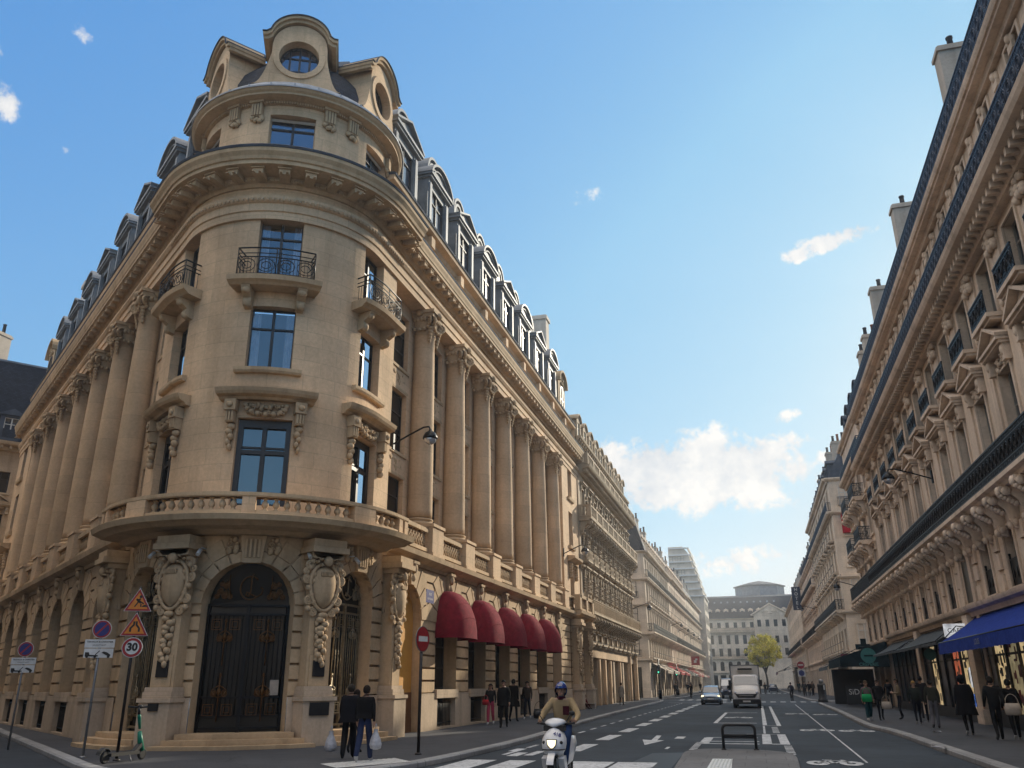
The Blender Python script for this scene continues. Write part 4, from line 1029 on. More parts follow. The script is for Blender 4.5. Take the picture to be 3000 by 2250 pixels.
    for (z, pr, hr, style, rm, cons, ua, ub) in bals:
        ua = u0 + .05 if ua is None else ua; ub = u1 - .05 if ub is None else ub
        m = MB(); m.sweep(fr, [ua, ub], [(-.1, z - .3), (pr * .8, z - .3), (pr * .85, z - .2), (pr, z - .14), (pr, z), (-.1, z + .02)]); B = m.build('balcony_slab', M[T], root)
        L = ub - ua; n = max(1, int(round(L / sp)))
        for k in range(n): 
            c = ua + L * (k + .5) / n; r = put(rail_mesh(L / n, hr, style, rm), 'balcony_railing', B, fr.f(c, pr - .08, z), fr.nrm(c))
        for u in (ua + .04, ub - .04):
            m = MB(); t = Flat(*fr.f(u, 0, 0)[:2], fr.n[0], fr.n[1], -fr.d[0], -fr.d[1])
            r = put(rail_mesh(pr - .1, hr, style, rm), 'balcony_railing', B, fr.f(u, pr / 2 - .04, z), fr.d)
        if cons:
            for u in frange(ua + .3, ub - .3, cons[1]): put(console_mesh(cons[0], T), 'balcony_console', B, fr.f(u, 0, z - .3), fr.nrm(u), (1, pr / .95 if cons[0] == 'scroll' else pr / .6, 1))
    if roof:
        z0, z1, back, rmat = roof; m = MB()
        m.sweep(fr, [u0 + .02, u1 - .02], [(-.15, z0), (-.4, z0 + (z1 - z0) * .3), (-back, z1), (-back - 3.5, z1 + .7), (-dep + .5, z1 + .5), (-dep, z0)]); m.build('mansard_roof', M[rmat], root)
        m = MB(); m.sweep(fr, [u0, u1], [(-back + .1, z1 - .1), (-back + .08, z1 + .06), (-back - .3, z1 + .1)], caps=False); m.build('zinc_flashing', M['zinc'], root)
        if dorm:
            kind, mat, w, h, o, z = dorm
            for c in cs:
                D = put(dormer_mesh(kind, mat, w, h), 'dormer', root, fr.f(c, o, z), fr.nrm(c)); a_, b_ = win(w - .28, h - .2, 'white', False, 1, 2); x = sub(a_, 'dormer_window', D); x.location = (0, -.1, .1); sub(b_, 'pane', x)
    for (u, o, z0, z1, lu, lo, pots) in chims:
        q = fr.f(u, o, 0); chimney(root, q[0], q[1], z0, z1, lo, lu, 'chim', pots)
    return root

def build_blocks():
    L_ = lambda X: Flat(X, 0, 0, 1, 1, 0)
    Rr = lambda X: Flat(X, 0, 0, 1, -1, 0)
    # -------- right: long near block
    fr = Rr(8.75); c0, sp = 25.4 - 3.31 * 4, 3.31
    root = block('grey tan stone block with pedimented windows and a long black iron balcony on scrolled brackets', fr, 10.5, 62, c0, sp, 15,
        [(4.75, 6.75, 1.25, False, None, .95, 'panel', 'grey'), (7.95, 11.35, 1.35, False, 'pediment', None, '', 'grey'), (13.0, 15.1, 1.3, False, None, .82, 'bdense', 'grey'), (17.3, 19.0, 1.2, False, None, None, '', 'grey')],
        ('grey', 'greytrim'), ledges=[(4.6, .42, .4, 0), (16.05, .95, .62, .42), (19.65, .62, .45, 0)],
        bals=[(7.8, .92, 1.05, 'dense', 'iron', ('scroll', sp / 2), None, None), (16.08, .9, .95, 'dense', 'ironblue', None, None, None), (19.68, .6, 1.05, 'dense', 'ironblue', None, None, None)],
        roof=(19.7, 22.0, 1.3, 'slate'), shops=4.2, skip=(), chims=[(32.7, -2.55, 19, 27.3, .8, 2.6, 2), (45.8, -2.55, 19, 27.4, .8, 2.6, 2), (56.3, -2.55, 19, 27.2, .8, 2.6, 2), (61.4, -2.2, 19, 25.8, .7, 2.2, 4)])
    mb = MB()
    for k in range(16):
        u = c0 - sp / 2 + sp * k
        if not 11 < u < 61.8: continue
        mb.mbox(fr, u - .42, u + .42, 0, .07, 7.8, 15.3)
        for zz in (5.0, 5.75, 6.4): mb.mbox(fr, u - .3, u + .3, 0, .09, zz - .28, zz + .28)
        for j in range(9): mb.ball((u + .36 * sin(j * 2.1), .14, 15.1 + .24 * cos(j * 1.3)), (.16, .16, .16), 6, 5, 0, fr)
        mb.mbox(fr, u - .5, u + .5, 0, .2, 15.35, 15.48)
        for j in range(8): mb.ball((u + .2 * sin(j * 2.6), .1, 12.2 + .28 * j), (.11, .07, .14), 6, 4, 0, fr)
        for z_, o_ in ((19.0, .2),):                     # carved heads under the top cornice
            for du in (0, sp / 2): mb.ball((u + du, .06, z_), (.13, .13, .17), 8, 6, 0, fr); mb.ball((u + du - .13, .02, z_ - .06), (.09, .1, .2), 6, 5, 0, fr); mb.ball((u + du + .13, .02, z_ - .08), (.09, .1, .2), 6, 5, 0, fr); mb.mbox(fr, u + du - .2, u + du + .2, 0, .1, z_ - .42, z_ - .2)
    mb.build('pilaster', M['greytrim'], root)
    # tall arched entrance with stone piers
    u = c0 + sp * 8; mb = MB(); A = Op(u, 1.5, .14, 6.95, True); mb.band(fr, A.outline(14), .42, -.02, .14); mb.build('entrance_surround', M['grey'], root)
    mb = MB(); mb.face([fr.f(a, .03, z) for a, z in A.outline(14)]); mb.build('entrance_door', M['doorblk'], root)
    # shopfronts: a dark timber front in three lengths, with lit bays under the blue awning
    for j, (a, b) in enumerate(((15., 38.2), (40.4, 50.9), (51.8, 61.7))):
        mb = MB(); mb.mbox(fr, a, b, -.02, .06, .14, 4.1); mb.mbox(fr, a, b, .06, .16, 3.45, 4.05); mb.mbox(fr, a, b, .06, .14, .14, .62)
        for u in frange(a + .1, b - .1, 1.65): mb.mbox(fr, u - .07, u + .07, .06, .15, .62, 3.45)
        mb.mbox(fr, a, b, .06, .1, 2.62, 2.7); F_ = mb.build('shopfront', M['plasticblk'], root)
        us = frange(a + .1, b - .1, 1.65)
        for k, u in enumerate(us[:-1]):
            lit = j == 0 and k > 4 and k % 4 != 1 or j == 1 and k in (0, 1, 4)
            mb = MB(); mb.face([fr.f(u + .09, .075, .66), fr.f(u + 1.55, .075, .66), fr.f(u + 1.55, .075, 3.4), fr.f(u + .09, .075, 3.4)]); mb.build('lit_interior' if lit else 'pane', M[('lit', 'litred', 'lit', 'litdim')[k % 4]] if lit else M['panedk'], F_)
            if lit:
                rnd = random.Random(k * 7 + j); mb = MB()
                for q in range(16): z = .7 + rnd.random() * 2.2; x = u + .12 + rnd.random() * 1.2; mb.mbox(fr, x, x + rnd.uniform(.06, .28), .076, .09 + .01 * (q % 3), z, z + rnd.uniform(.06, .5))
                mb.build('shop_display', M[('plasticblk', 'awnpale', 'wine')[k % 3]], F_)
    mb = MB(); mb.mbox(fr, 40.55, 41.1, .08, .11, .75, 1.25); mb.build('lit_poster', M['litblue'], root)
    mb = MB(); mb.mbox(fr, 40.5, 41.1, .08, .11, 1.5, 2.3); mb.build('lit_poster', M['litwhite'], root)
    for u in (39.3, 51.3): mb = MB(); mb.mbox(fr, u - .45, u + .45, -.02, .3, .1, 4.3); mb.mbox(fr, u - .55, u + .55, -.02, .36, .1, .7); mb.build('stone_pier', M['grey'], root)
    # -------- right: block with stepped balconies before the side street
    fr2 = Rr(8.9)
    root = block('tan stone block with stacked small curved balconies at the side street corner', fr2, 62.1, 75.0, 63.9, 3.1, 4,
        [(4.7, 6.7, 1.2, False, None, .9, 'panel', 'grey'), (8.2, 10.6, 1.25, False, 'flat', None, '', 'grey'), (11.7, 13.9, 1.25, False, 'flat', None, '', 'grey'), (14.9, 16.9, 1.2, False, None, None, '', 'grey')],
        ('grey', 'greytrim'), ledges=[(4.5, .35, .35, 0), (17.6, .6, .5, 0), (20.6, .4, .4, 0)],
        bals=[(7.9, .95, 1.0, 'bars', 'irongrn', ('scroll', 1.9), None, None)] + [(z, .9, 1.0, 'dense', 'irongrn', ('scroll', 1.4), a, b) for z in (11.4, 14.6) for a, b in ((64.8, 68.0), (70.4, 73.6))] + [(17.6, .5, .9, 'bars', 'ironblue', None, None, None)],
        roof=(20.6, 23.4, 1.2, 'zincdk'), dorm=('arc', 'zincdk', 1.3, 1.8, -.3, 20.8), shops=4.1, chims=[(64, -2, 20, 25.5, .8, 2.2, 4), (74.5, -3, 20, 25.2, .8, 2.2, 5)])
    # -------- right: beyond the side street
    fr3 = Rr(8.7)
    root = block('pale cream corner block with red window blind on its side wall', fr3, 88.0, 121, 90.2, 3.2, 10,
        [(4.7, 6.6, 1.2, False, None, .8, 'bars', 'white'), (8.6, 11.0, 1.25, False, 'flat', None, '', 'white'), (12.0, 14.2, 1.25, False, 'flat', .8, 'bars', 'white'), (15.2, 17.2, 1.2, False, None, .8, 'bars', 'white'), (18.3, 20.2, 1.1, False, None, None, '', 'white')],
        ('cream', 'creamtrim'), ledges=[(4.5, .35, .35, 0), (8.2, .3, .3, 0), (11.6, .25, .25, 0), (17.8, .5, .4, .6), (21.2, .5, .5, 0)], bals=[(8.3, .85, 1.0, 'dense', 'irongrn', ('plain', 3.2), None, None), (17.85, .5, .9, 'bars', 'ironblue', None, None, None)],
        roof=(21.2, 23.6, 1.4, 'zincdk'), dorm=('tri', 'zincdk', 1.2, 1.6, -.3, 21.3), shops=4.2, chims=[(92 + 7 * i, -2.5, 21, 26 + (i % 2) * .6, .8, 2.4, 5) for i in range(5)])
    sd = Flat(8.7, 88.0, 1, 0, 0, -1)
    mb = MB()
    for z in (4.4, 8.2, 11.5, 17.8, 21.2): mb.sweep(sd, [-.3, 11.8], [(0, z - .3), (.15, z - .28), (.3, z - .1), (.3, z), (0, z)])
    mb.build('side_cornice', M['creamtrim'], root)
    for z0, h in ((5, 2), (8.9, 2.2), (12.4, 2.1), (15.4, 1.9), (18.5, 1.7)):
        for u in (1.5, 4.4, 7.3):
            window(root, sd, u, .04, z0, 1.2, h, 'white'); put(surround_mesh(1.2, h, 'creamtrim'), 'window_surround', root, sd.f(u, .01, z0), (0, -1))
            if z0 > 17: put(rail_mesh(1.6, .9, 'bars', 'ironblue'), 'balcony_railing', root, sd.f(u, .3, z0 - .2), (0, -1))
    mb = MB(); mb.mbox(sd, .8, 2.2, .05, .5, 15.6, 17.4); mb.build('window_blind', M['awnred2'], root)
    root = block('grey shaded block carrying the vertical hotel sign, farther up the right side', Rr(8.7), 121.2, 158, 123.2, 3.3, 11,
        [(4.7, 6.5, 1.2, False, None, None, '', 'grey'), (8.4, 10.6, 1.25, False, 'flat', .8, 'bars', 'grey'), (11.6, 13.6, 1.25, False, None, .8, 'bars', 'grey'), (14.6, 16.5, 1.2, False, None, None, '', 'grey')],
        ('grey', 'greytrim'), ledges=[(4.4, .3, .3, 0), (7.9, .3, .3, 0), (17.6, .5, .5, .6)], bals=[(7.95, .8, 1.0, 'bars', 'iron', ('plain', 3.3), None, None), (14.2, .6, .9, 'bars', 'iron', None, None, None)],
        roof=(17.6, 21.2, 1.4, 'zincdk'), dorm=('arc', 'zincdk', 1.2, 1.6, -.3, 17.9), shops=4.1, far=True, chims=[(126 + 8 * i, -2.5, 19, 23.5, .8, 2.2, 4) for i in range(4)])
    root = block('far cream terrace on the right ending at the square', Rr(8.4), 158.2, 226, 160.2, 3.5, 19,
        [(4.6, 6.3, 1.2, False, None, None, '', 'grey'), (8.2, 10.3, 1.25, False, None, .8, 'bars', 'grey'), (11.4, 13.4, 1.25, False, None, None, '', 'grey'), (14.4, 16.4, 1.2, False, None, None, '', 'grey')],
        ('cream', 'creamtrim'), ledges=[(4.3, .3, .3, 0), (7.7, .4, .3, 0), (17.4, .6, .5, 0)], bals=[(7.75, .8, 1.0, 'bars', 'iron', None, None, None)],
        roof=(17.4, 20.6, 1.4, 'zincdk'), shops=4.0, far=True, chims=[(162 + 9 * i, -2.5, 19, 22.6, .8, 2.2, 3) for i in range(7)])
    # -------- left: heavily decorated block after the bank
    fl = L_(-12.3)
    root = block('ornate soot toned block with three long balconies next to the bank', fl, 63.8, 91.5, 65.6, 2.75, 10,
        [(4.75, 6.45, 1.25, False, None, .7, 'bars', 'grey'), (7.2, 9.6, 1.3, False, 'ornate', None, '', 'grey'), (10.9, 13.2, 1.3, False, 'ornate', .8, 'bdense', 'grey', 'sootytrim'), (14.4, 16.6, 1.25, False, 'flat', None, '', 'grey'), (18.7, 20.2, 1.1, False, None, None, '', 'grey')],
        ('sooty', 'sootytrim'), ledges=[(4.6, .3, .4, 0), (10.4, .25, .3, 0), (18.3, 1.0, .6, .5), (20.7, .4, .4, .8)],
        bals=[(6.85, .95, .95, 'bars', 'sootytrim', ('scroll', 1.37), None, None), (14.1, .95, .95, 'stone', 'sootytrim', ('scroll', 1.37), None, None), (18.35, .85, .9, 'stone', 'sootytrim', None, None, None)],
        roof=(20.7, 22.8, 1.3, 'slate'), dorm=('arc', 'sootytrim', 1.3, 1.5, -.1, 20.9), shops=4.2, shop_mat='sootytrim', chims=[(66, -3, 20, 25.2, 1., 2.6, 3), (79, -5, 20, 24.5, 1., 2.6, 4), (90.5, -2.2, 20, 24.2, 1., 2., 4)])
    mb = MB()
    for k in range(10):
        for z, h in ((12.0, 1.8), (8.4, 2.0), (15.4, 1.6)):
            u = 65.6 + 2.75 * k + 1.37
            for j in range(6): mb.ball((u + .1 * sin(j * 2.), .08, z - h / 2 + h * j / 5), (.2, .13, .16), 6, 4, 0, fl)
    mb.build('facade_carving', M['sootytrim'], root)
    mb = MB()
    for k in (1, 2, 3, 5, 7): u = 65.6 + 2.75 * k + 1.37; mb.mbox(fl, u - .25, u + .25, 0, .2, .1, 3.6)
    for u in (86.6, 91.2): mb.mbox(fl, u - .22, u + .22, 0, .35, .1, 4.3); mb.ball((u, .2, 4.5), (.3, .25, .3), 8, 6, 0, fl)
    mb.mbox(fl, 64, 86.4, 0, .12, 3.7, 4.25); mb.build('pilaster', M['tower'], root)
    # -------- left: long cream block across the side street
    for i, (a, b, lab, mt) in enumerate(((106, 138, 'long cream block with a blunt corner across the side street on the left', ('cream', 'creamtrim')), (138.2, 172, 'middle cream block of the left terrace with red shop awnings', ('grey', 'greytrim')), (172.2, 216, 'farthest tan block of the left terrace before the white gable', ('cream', 'creamtrim')))):
        n = int((b - a - 1) / 2.5)
        root = block(lab, L_(-12.4), a, b, a + 1.7, 2.5, n,
            [(4.75, 6.8, 1.15, False, None, .7, 'bars', 'grey'), (8.0, 10.6, 1.2, False, 'flat', None, '', 'grey'), (11.4, 13.7, 1.2, False, 'flat', .7, 'bars', 'grey'), (14.7, 16.6, 1.15, False, None, None, '', 'grey')],
            mt, ledges=[(4.6, .3, .35, 0), (11.0, .25, .3, 0), (14.2, .5, .3, .6), (17.5 + .3 * i, .6, .5, 0)], bals=[(7.7, .85, 1.0, 'dense' if i == 0 else 'bars', 'irongrn', ('plain', 2.5), None, None), (14.25, .5, .9, 'bars', 'irongrn', None, None, None)],
            roof=(17.5 + .3 * i, 20.6 + .4 * i, 1.6, 'slate'), dorm=('tri', mt[1], 1.1, 1.5, -.2, 17.7 + .3 * i) if i < 2 else None, shops=4.0, far=i > 0,
            chims=[(a + 3 + 8.5 * j, -3, 18, 23.2 + .5 * (j % 2), .9, 2.4, 5) for j in range(int((b - a) / 8.5))])
        if i == 0:
            sd = Flat(-12.4, a, -1, 0, 0, -1); mb = MB(); mb.mbox(sd, .0, 9, -.01, .02, 0, 17.4); mb.build('side_wall', M['cream'], root)
            mb = MB()
            for z in (4.5, 7.5, 11, 14.1, 17.5): mb.sweep(sd, [-.4, 9], [(0, z - .3), (.15, z - .28), (.4, z - .1), (.4, z), (0, z)])
            mb.build('side_cornice', M['creamtrim'], root)
            for z0, h in ((5.0, 1.9), (8.4, 2.1), (11.9, 1.8), (15.0, 1.7)):
                for u in (1.7, 4.6):
                    window(root, sd, u, .05, z0, 1.25, h, 'blue'); put(rail_mesh(1.7, .85, 'bars', 'iron'), 'balcony_railing', root, sd.f(u, .3, z0 - .25), (0, -1))
            mb = MB(); mb.mbox(sd, 1.0, 3.6, .02, .06, .14, 3.6); mb.build('side_door', M['doorblk'], root)
            mb = MB(); mb.mbox(sd, 3.8, 6.5, .02, .06, 3.0, 3.7); mb.build('fascia_panel', M['pale'], root)
            mb = MB(); mb.prism(Flat(-12.4, a + .3, -1, 0, 0, -1), [(-.2, 17.5), (5, 17.5), (4.2, 22.4), (1.2, 22.4)], -3, 0); mb.build('corner_roof', M['slate'], root)
    # -------- left: tall white building with a curved gable
    root = thing('gabled_building', 'tall white building with curved stepped gable where the left terrace ends', 'building', (-14, 226, 0))
    fr = L_(-11.0); gp = [(-8, 0), (0, 0), (0, 22), (-.6, 25), (-2, 29), (-3.2, 33), (-4.4, 34.5), (-8, 34.5)]
    gf = Flat(-11.0, 217.0, 1, 0, 0, -1); mb = MB(); mb.prism(gf, gp, -18, 0); mb.build('facade_wall', M['pale'], root)
    mb = MB()
    for k in range(8): z = 22 + k * 1.7; x = -.2 - (z - 22) * .26; mb.mbox(gf, -8, x, 0, .5, z, z + .35); mb.mbox(fr, 217, 235, x, x + .5, z, z + .35)
    mb.build('floor_band', M['signwhite'], root)
    for z in (6, 9.2, 12.4, 15.6, 18.8):
        for k in range(6): window(root, fr, 219 + 2.8 * k, .03, z, 1.3, 2.1, 'grey')
    for z in (23.5, 26.8, 30.2):
        for x in (-5.0, -7.0): window(root, gf, x, .03, z, 1.6, 1.9, 'grey')
    # -------- end of the street: grey roofed building with pediment and a blue drum behind
    fe = Flat(-16, 262, 1, 0, 0, -1)
    root = block('grey stone building with slate roof and small pediment closing the street', fe, 0, 40, 1.7, 2.35, 16,
        [(5.0, 7.6, 1.1, True, None, None, '', 'dark'), (9.0, 11.2, 1.05, False, None, None, '', 'dark'), (12.4, 14.9, 1.05, False, None, None, '', 'dark'), (17.0, 18.5, 1.0, False, None, None, '', 'dark')],
        ('cream', 'creamtrim'), ledges=[(4.6, .4, .5, 0), (8.4, .5, .5, 0), (16.0, .7, .8, .8), (19.6, .5, .5, 0)], bals=[(8.45, .7, 1., 'bars', 'iron', None, None, None), (16.05, .5, .9, 'bars', 'iron', None, None, None)],
        roof=(19.6, 26.0, 3.4, 'slate'), dorm=('tri', 'creamtrim', 1.1, 1.9, -.4, 20.0), shops=4.4, far=True)
    mb = MB(); fp = Flat(-16, 261.3, 1, 0, 0, -1); mb.mbox(fp, 16.5, 26, -4, 0, .1, 20.2); mb.prism(fp, [(16, 20.2), (26.5, 20.2), (21.2, 23.2)], -4, .1); mb.band(fp, [(15.8, 20.2), (21.2, 23.3), (26.7, 20.2)], .4, -4, .5); carve(mb, fp, 21.2, 21.2, 5, 1.2, .1, 12, 6, .3); mb.build('pediment_front', M['creamtrim'], root)
    for z in (9.2, 12.6, 17.1):
        for k in range(4): window(root, fp, 17.9 + 2.3 * k, .13, z, 1.0, 1.9, 'dark')
    mb = MB()
    for k in range(12): mb.mbox(Flat(-16, 263.9, 1, 0, 0, -1), 1.6 + 1.9 * k, 2.0 + 1.9 * k, .0, .3, 24.2, 24.6)
    mb.build('skylight', M['lampoff'], root)
    root = thing('drum_building', 'blue grey polygonal drum with shallow roof rising behind the end building', 'building', (4.5, 285, 0))
    mb = MB(); mb.lathe((3.2, 285, 0), [(7.6, 20), (7.6, 30.4), (7.9, 30.6)], 8, 0, False); mb.build('drum_wall', M['zinc'], root)
    mb = MB(); mb.lathe((3.2, 285, 0), [(8.1, 30.6), (8.1, 30.9), (4.5, 31.8), (.3, 32.6)], 8, 0, False); mb.build('drum_roof', M['zincdk'], root)
    for k in range(3):
        mb = MB(); mb.ball((4.3 + 2.0 * k, 277.9 + .3 * k, 24.6), (.75, .5, .75), 10, 8); mb.build('round_window', M['panedk'], root)
    # -------- unseen fronts across the crossing, added behind the viewer to bounce warm fill light
    for i, (a, b) in enumerate(((-72, -42), (-41.5, -12), (-11.5, 24))):
        block(['sunlit cream block across the crossing, left of three behind the viewer', 'sunlit cream block across the crossing, middle of three behind the viewer', 'cream block across the crossing, right of three behind the viewer'][i], Flat(0, -24, 1, 0, 0, 1), a, b, a + 2.6, 4.1, int((b - a) / 4.1),
            [(4.8, 6.9, 1.2, False, None, None, '', 'white'), (8.2, 10.6, 1.2, False, None, None, '', 'white'), (11.6, 13.6, 1.2, False, None, None, '', 'white')],
            ('grey', 'grey'), ledges=[(4.5, .3, .3, 0), (14.8, .6, .5, 0)], roof=(14.8, 17.2, 1.5, 'zinc'), shops=4.0, far=True, shop_mat='grey')
    block('shaded block across the side street, beyond the left picture edge', Flat(-22, 8.4, -.7986, .6018, .6018, .7986), 0, 44, 2.6, 4.1, 10,  # unseen block, added to keep sky light off the bank's left front
        [(4.8, 6.9, 1.2, False, None, None, '', 'dark'), (8.2, 10.8, 1.2, False, None, None, '', 'dark'), (12, 14.3, 1.2, False, None, None, '', 'dark'), (15.6, 17.6, 1.2, False, None, None, '', 'dark')],
        ('grey', 'greytrim'), ledges=[(4.5, .3, .3, 0), (21.5, .6, .5, 0)], roof=(21.5, 26, 1.5, 'zincdk'), shops=4.0, far=True)
    # -------- far left: neighbour with a dark slate roof, and its rooftop
    d = (-sin(ANG), cos(ANG)); n = (-cos(ANG), -sin(ANG)); p = PT.f(-UT, 0, 0)
    fl2 = Flat(p[0] + d[0] * 44, p[1] + d[1] * 44, n[0], n[1], -d[0], -d[1])
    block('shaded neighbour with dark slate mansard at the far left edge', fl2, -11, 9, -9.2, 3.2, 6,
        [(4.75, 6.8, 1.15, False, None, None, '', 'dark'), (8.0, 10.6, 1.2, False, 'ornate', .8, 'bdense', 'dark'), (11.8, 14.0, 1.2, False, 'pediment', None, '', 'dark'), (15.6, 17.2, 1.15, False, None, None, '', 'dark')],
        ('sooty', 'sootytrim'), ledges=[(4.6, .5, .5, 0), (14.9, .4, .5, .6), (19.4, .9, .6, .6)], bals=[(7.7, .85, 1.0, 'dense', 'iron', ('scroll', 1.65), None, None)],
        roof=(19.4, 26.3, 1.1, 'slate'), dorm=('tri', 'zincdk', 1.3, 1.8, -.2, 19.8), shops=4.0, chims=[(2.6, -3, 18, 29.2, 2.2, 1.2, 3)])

# ================================================================== awnings, lamps and signs on the fronts
def dutch_awning(x, label):
    c = PT.f(UT + x, .35, 0); root = thing('awning', label, 'awning', (c[0], c[1], 3.5), 0, 'red domed awnings over the arched windows')
    n = 12; w, h, pr = 2.66, 1.9, 1.15; rows = []
    f = lambda v, e: (1 if v >= 0 else -1) * abs(v) ** e
    for i in range(n + 1):
        a = pi / 2 * i / n; rows.append([])
        for k in range(25):
            t = pi * k / 24; e = .72
            rows[-1].append(PT.f(UT + x - w / 2 * f(cos(t), e), .36 + pr * f(sin(t), e * .9) * sin(a) ** .9, 3.5 + h * f(sin(t), .95) * max(0, cos(a)) ** .9))
    mb = MB(); mb.grid(rows); mb.build('canopy', M['awnred'], root)
    mb = MB()
    for i in (3, 6, 9, 12): mb.tube([tuple(v) for v in rows[i]], .014, 4)
    mb.build('awning_rib', M['awnred'], root)
    return root
def flat_awning(fr, u0, u1, z0, o1, z1, mat, label, cat='awning', val=.35, text=None, tmat='signwhite', group=None, tsize=.26, stripes=False):
    p = fr.f((u0 + u1) / 2, 0, z0); root = thing('awning', label, cat, p, 0, group); mb = MB(); n = 10
    rows = [[fr.f(u0 + (u1 - u0) * k / n, o1 * j / 6, z0 + (z1 - z0) * j / 6 - .05 * sin(pi * j / 6)) for k in range(n + 1)] for j in range(7)]; mb.grid(rows, 0, True)
    for u in (u0, u1): mb.face([fr.f(u, 0, z0), fr.f(u, o1, z1), fr.f(u, 0, z1)]) if False else None
    mb.build('canopy', M[mat], root)
    mb = MB(); m = 40; rows = [[fr.f(u0 + (u1 - u0) * k / m, o1 + .02 + .02 * sin(k * 1.3) * j, z1 - val * j - (.02 * (k % 2) if j else 0)) for k in range(m + 1)] for j in (0, 1)]; mb.grid(rows, 0, True); v = mb.build('valance', M[mat], root)
    mb = MB(); mb.tube([fr.f(u0, o1, z1), fr.f(u1, o1, z1)], .03, 6)
    for u in (u0 + .3, u1 - .3): mb.tube([fr.f(u, .0, z0 - .5), fr.f(u, o1 * .55, z0 - .35), fr.f(u, o1, z1)], .022, 5)
    mb.build('awning_arm', M['iron'], root)
    if text:
        mb = MB(); sg = -1 if fr.n[0] < 0 else 1; c = (u0 + u1) / 2
        mb.text(text, lambda x, y: fr.f(c + sg * x, o1 + .06, z1 - val / 2 + y), tsize, bold=.004); mb.build('lettering', M[tmat], v)
    return root
def wall_lamp(pos, out, label, L=1.5):
    root = thing('street_lamp', label, 'street lamp', pos, atan2(-out[0], out[1]), 'lamps on wall brackets'); mb = MB()
    mb.box(-.06, .06, -.02, .05, -.3, .3); mb.build('wall_plate', M['iron'], root, True)
    mb = MB(); mb.tube([(0, 0, -.1), (0, .5 * L, .22), (0, .85 * L, .42), (0, L, .42), (0, L + .06, .3)], .035, 8); mb.build('bracket_arm', M['iron'], root, True)
    mb = MB(); mb.lathe((0, L + .06, 0), [(.04, .32), (.07, .24), (.2, .16), (.27, .02), (.28, -.06), (.25, -.07)], 16); mb.build('lamp_shade', M['iron'], root, True)
    mb = MB(); mb.ball((0, L + .06, -.08), (.235, .235, .2), 14, 8); mb.build('globe', M['lampoff'], root, True)
    return root
def build_fittings():
    names = ['first red domed awning, nearest the yellow archway', 'second red domed awning along the bank front', 'third red domed awning, in the middle of the row', 'fourth red domed awning along the bank front', 'fifth red domed awning, next to the carved side portal']
    for k in range(5): dutch_awning(3.55 + 4.1 * (k + 1), names[k])
    wall_lamp((CX + R0, CY + 2.3, 10.4), (1, -.1), 'wall lamp on the right edge of the round tower')
    wall_lamp((CX + R0 + .05, 57.95, 10.5), (1, -.1), 'wall lamp on the end pavilion of the bank')
    wall_lamp((-12.3, 91.4, 9.3), (1, -.1), 'wall lamp at the far end of the soot toned block', 1.9)
    for i, y in enumerate((136, 150, 164, 178)): wall_lamp((-12.4, y, 10.2), (1, 0), ['wall lamp on the seam after the long cream block', 'wall lamp in the middle of the left terrace', 'wall lamp above the grey left terrace end', 'farthest wall lamp on the left terrace'][i], 1.7)
    fr = Flat(8.75, 0, 0, 1, -1, 0)
    wall_lamp((8.72, 41.6, 10.7), (-1, -.15), 'black lamp bracket above the long iron balcony', 1.9)
    wall_lamp((8.85, 73.8, 9.0), (-1, -.1), 'wall lamp by the stacked balconies at the side street', 1.9)
    wall_lamp((8.7, 124, 11.2), (-1, 0), 'wall lamp near the hotel sign', 1.9)
    flat_awning(fr, 25.5, 38.6, 4.2, 1.55, 3.2, 'awnblue', 'long royal blue shop awning at the right edge', val=.42, text='LOUIS', tmat='zinc', tsize=.26)
    flat_awning(fr, 40.2, 51.0, 4.15, 1.35, 3.35, 'awngrey', 'grey awning between the blue awning and the creperie', val=.12)
    flat_awning(fr, 52.0, 61.8, 4.1, 1.25, 3.4, 'awngrey', 'second grey awning, just before the creperie', val=.12)
    f8 = Flat(8.8, 0, 0, 1, -1, 0)
    a = flat_awning(f8, 64.5, 74.5, 4.4, 3.2, 3.35, 'awngreen', 'dark green creperie awning with round teal emblem', val=.6)
    # closed end of the creperie awning, facing the camera side of the street
    ef = Flat(8.75, 64.45, -1, 0, 0, -1); mb = MB(); mb.prism(ef, [(0, 4.4), (0, 2.7), (3.18, 2.75), (3.18, 3.36)], -.06, 0); pn = mb.build('end_panel', M['awngreen'], a)
    mb = MB(); mb.prism(ef, [(1.28 + .5 * cos(2 * pi * k / 28), 3.46 + .5 * sin(2 * pi * k / 28)) for k in range(28)], 0, .02); d = mb.build('emblem', M['teal'], pn)
    mb = MB(); mb.mbox(ef, 1.0, 1.56, .02, .03, 3.4, 3.5); mb.build('emblem_band', M['awngreen'], d)
    mb = MB(); mb.text('CREPERIE', lambda x, y: ef.f(1.33 - x, .02, 2.88 + y), .30, bold=.006); mb.build('lettering', M['teal'], pn)
    mb = MB(); mb.mbox(ef, .0, 3.1, -9.5, -9.4, .14, 2.7); mb.build('terrace_screen', M['plasticblk'], a)
    t = thing('menu_board', 'black menu board with white lettering under the creperie awning', 'menu board', (6.2, 64.6, .14)); mb = MB(); mb.mbox(ef, 2.0, 3.0, -.2, -.1, .3, 1.5); mb.build('board', M['plasticblk'], t); mb = MB(); mb.text('SiD', lambda x, y: ef.f(2.5 - x, -.08, 1.1 + y), .5); mb.build('lettering', M['signwhite'], t)
    # second, smaller emblem sign under the grey awning
    t = thing('shop_sign', 'small round teal shop sign under the grey awning', 'shop sign', (8.3, 49, 3)); s2 = Flat(8.7, 46.5, -1, 0, 0, -1); mb = MB(); mb.prism(s2, [(.5 + .28 * cos(2 * pi * k / 20), 3.0 + .28 * sin(2 * pi * k / 20)) for k in range(20)], 0, .03); mb.build('sign_face', M['teal'], t)
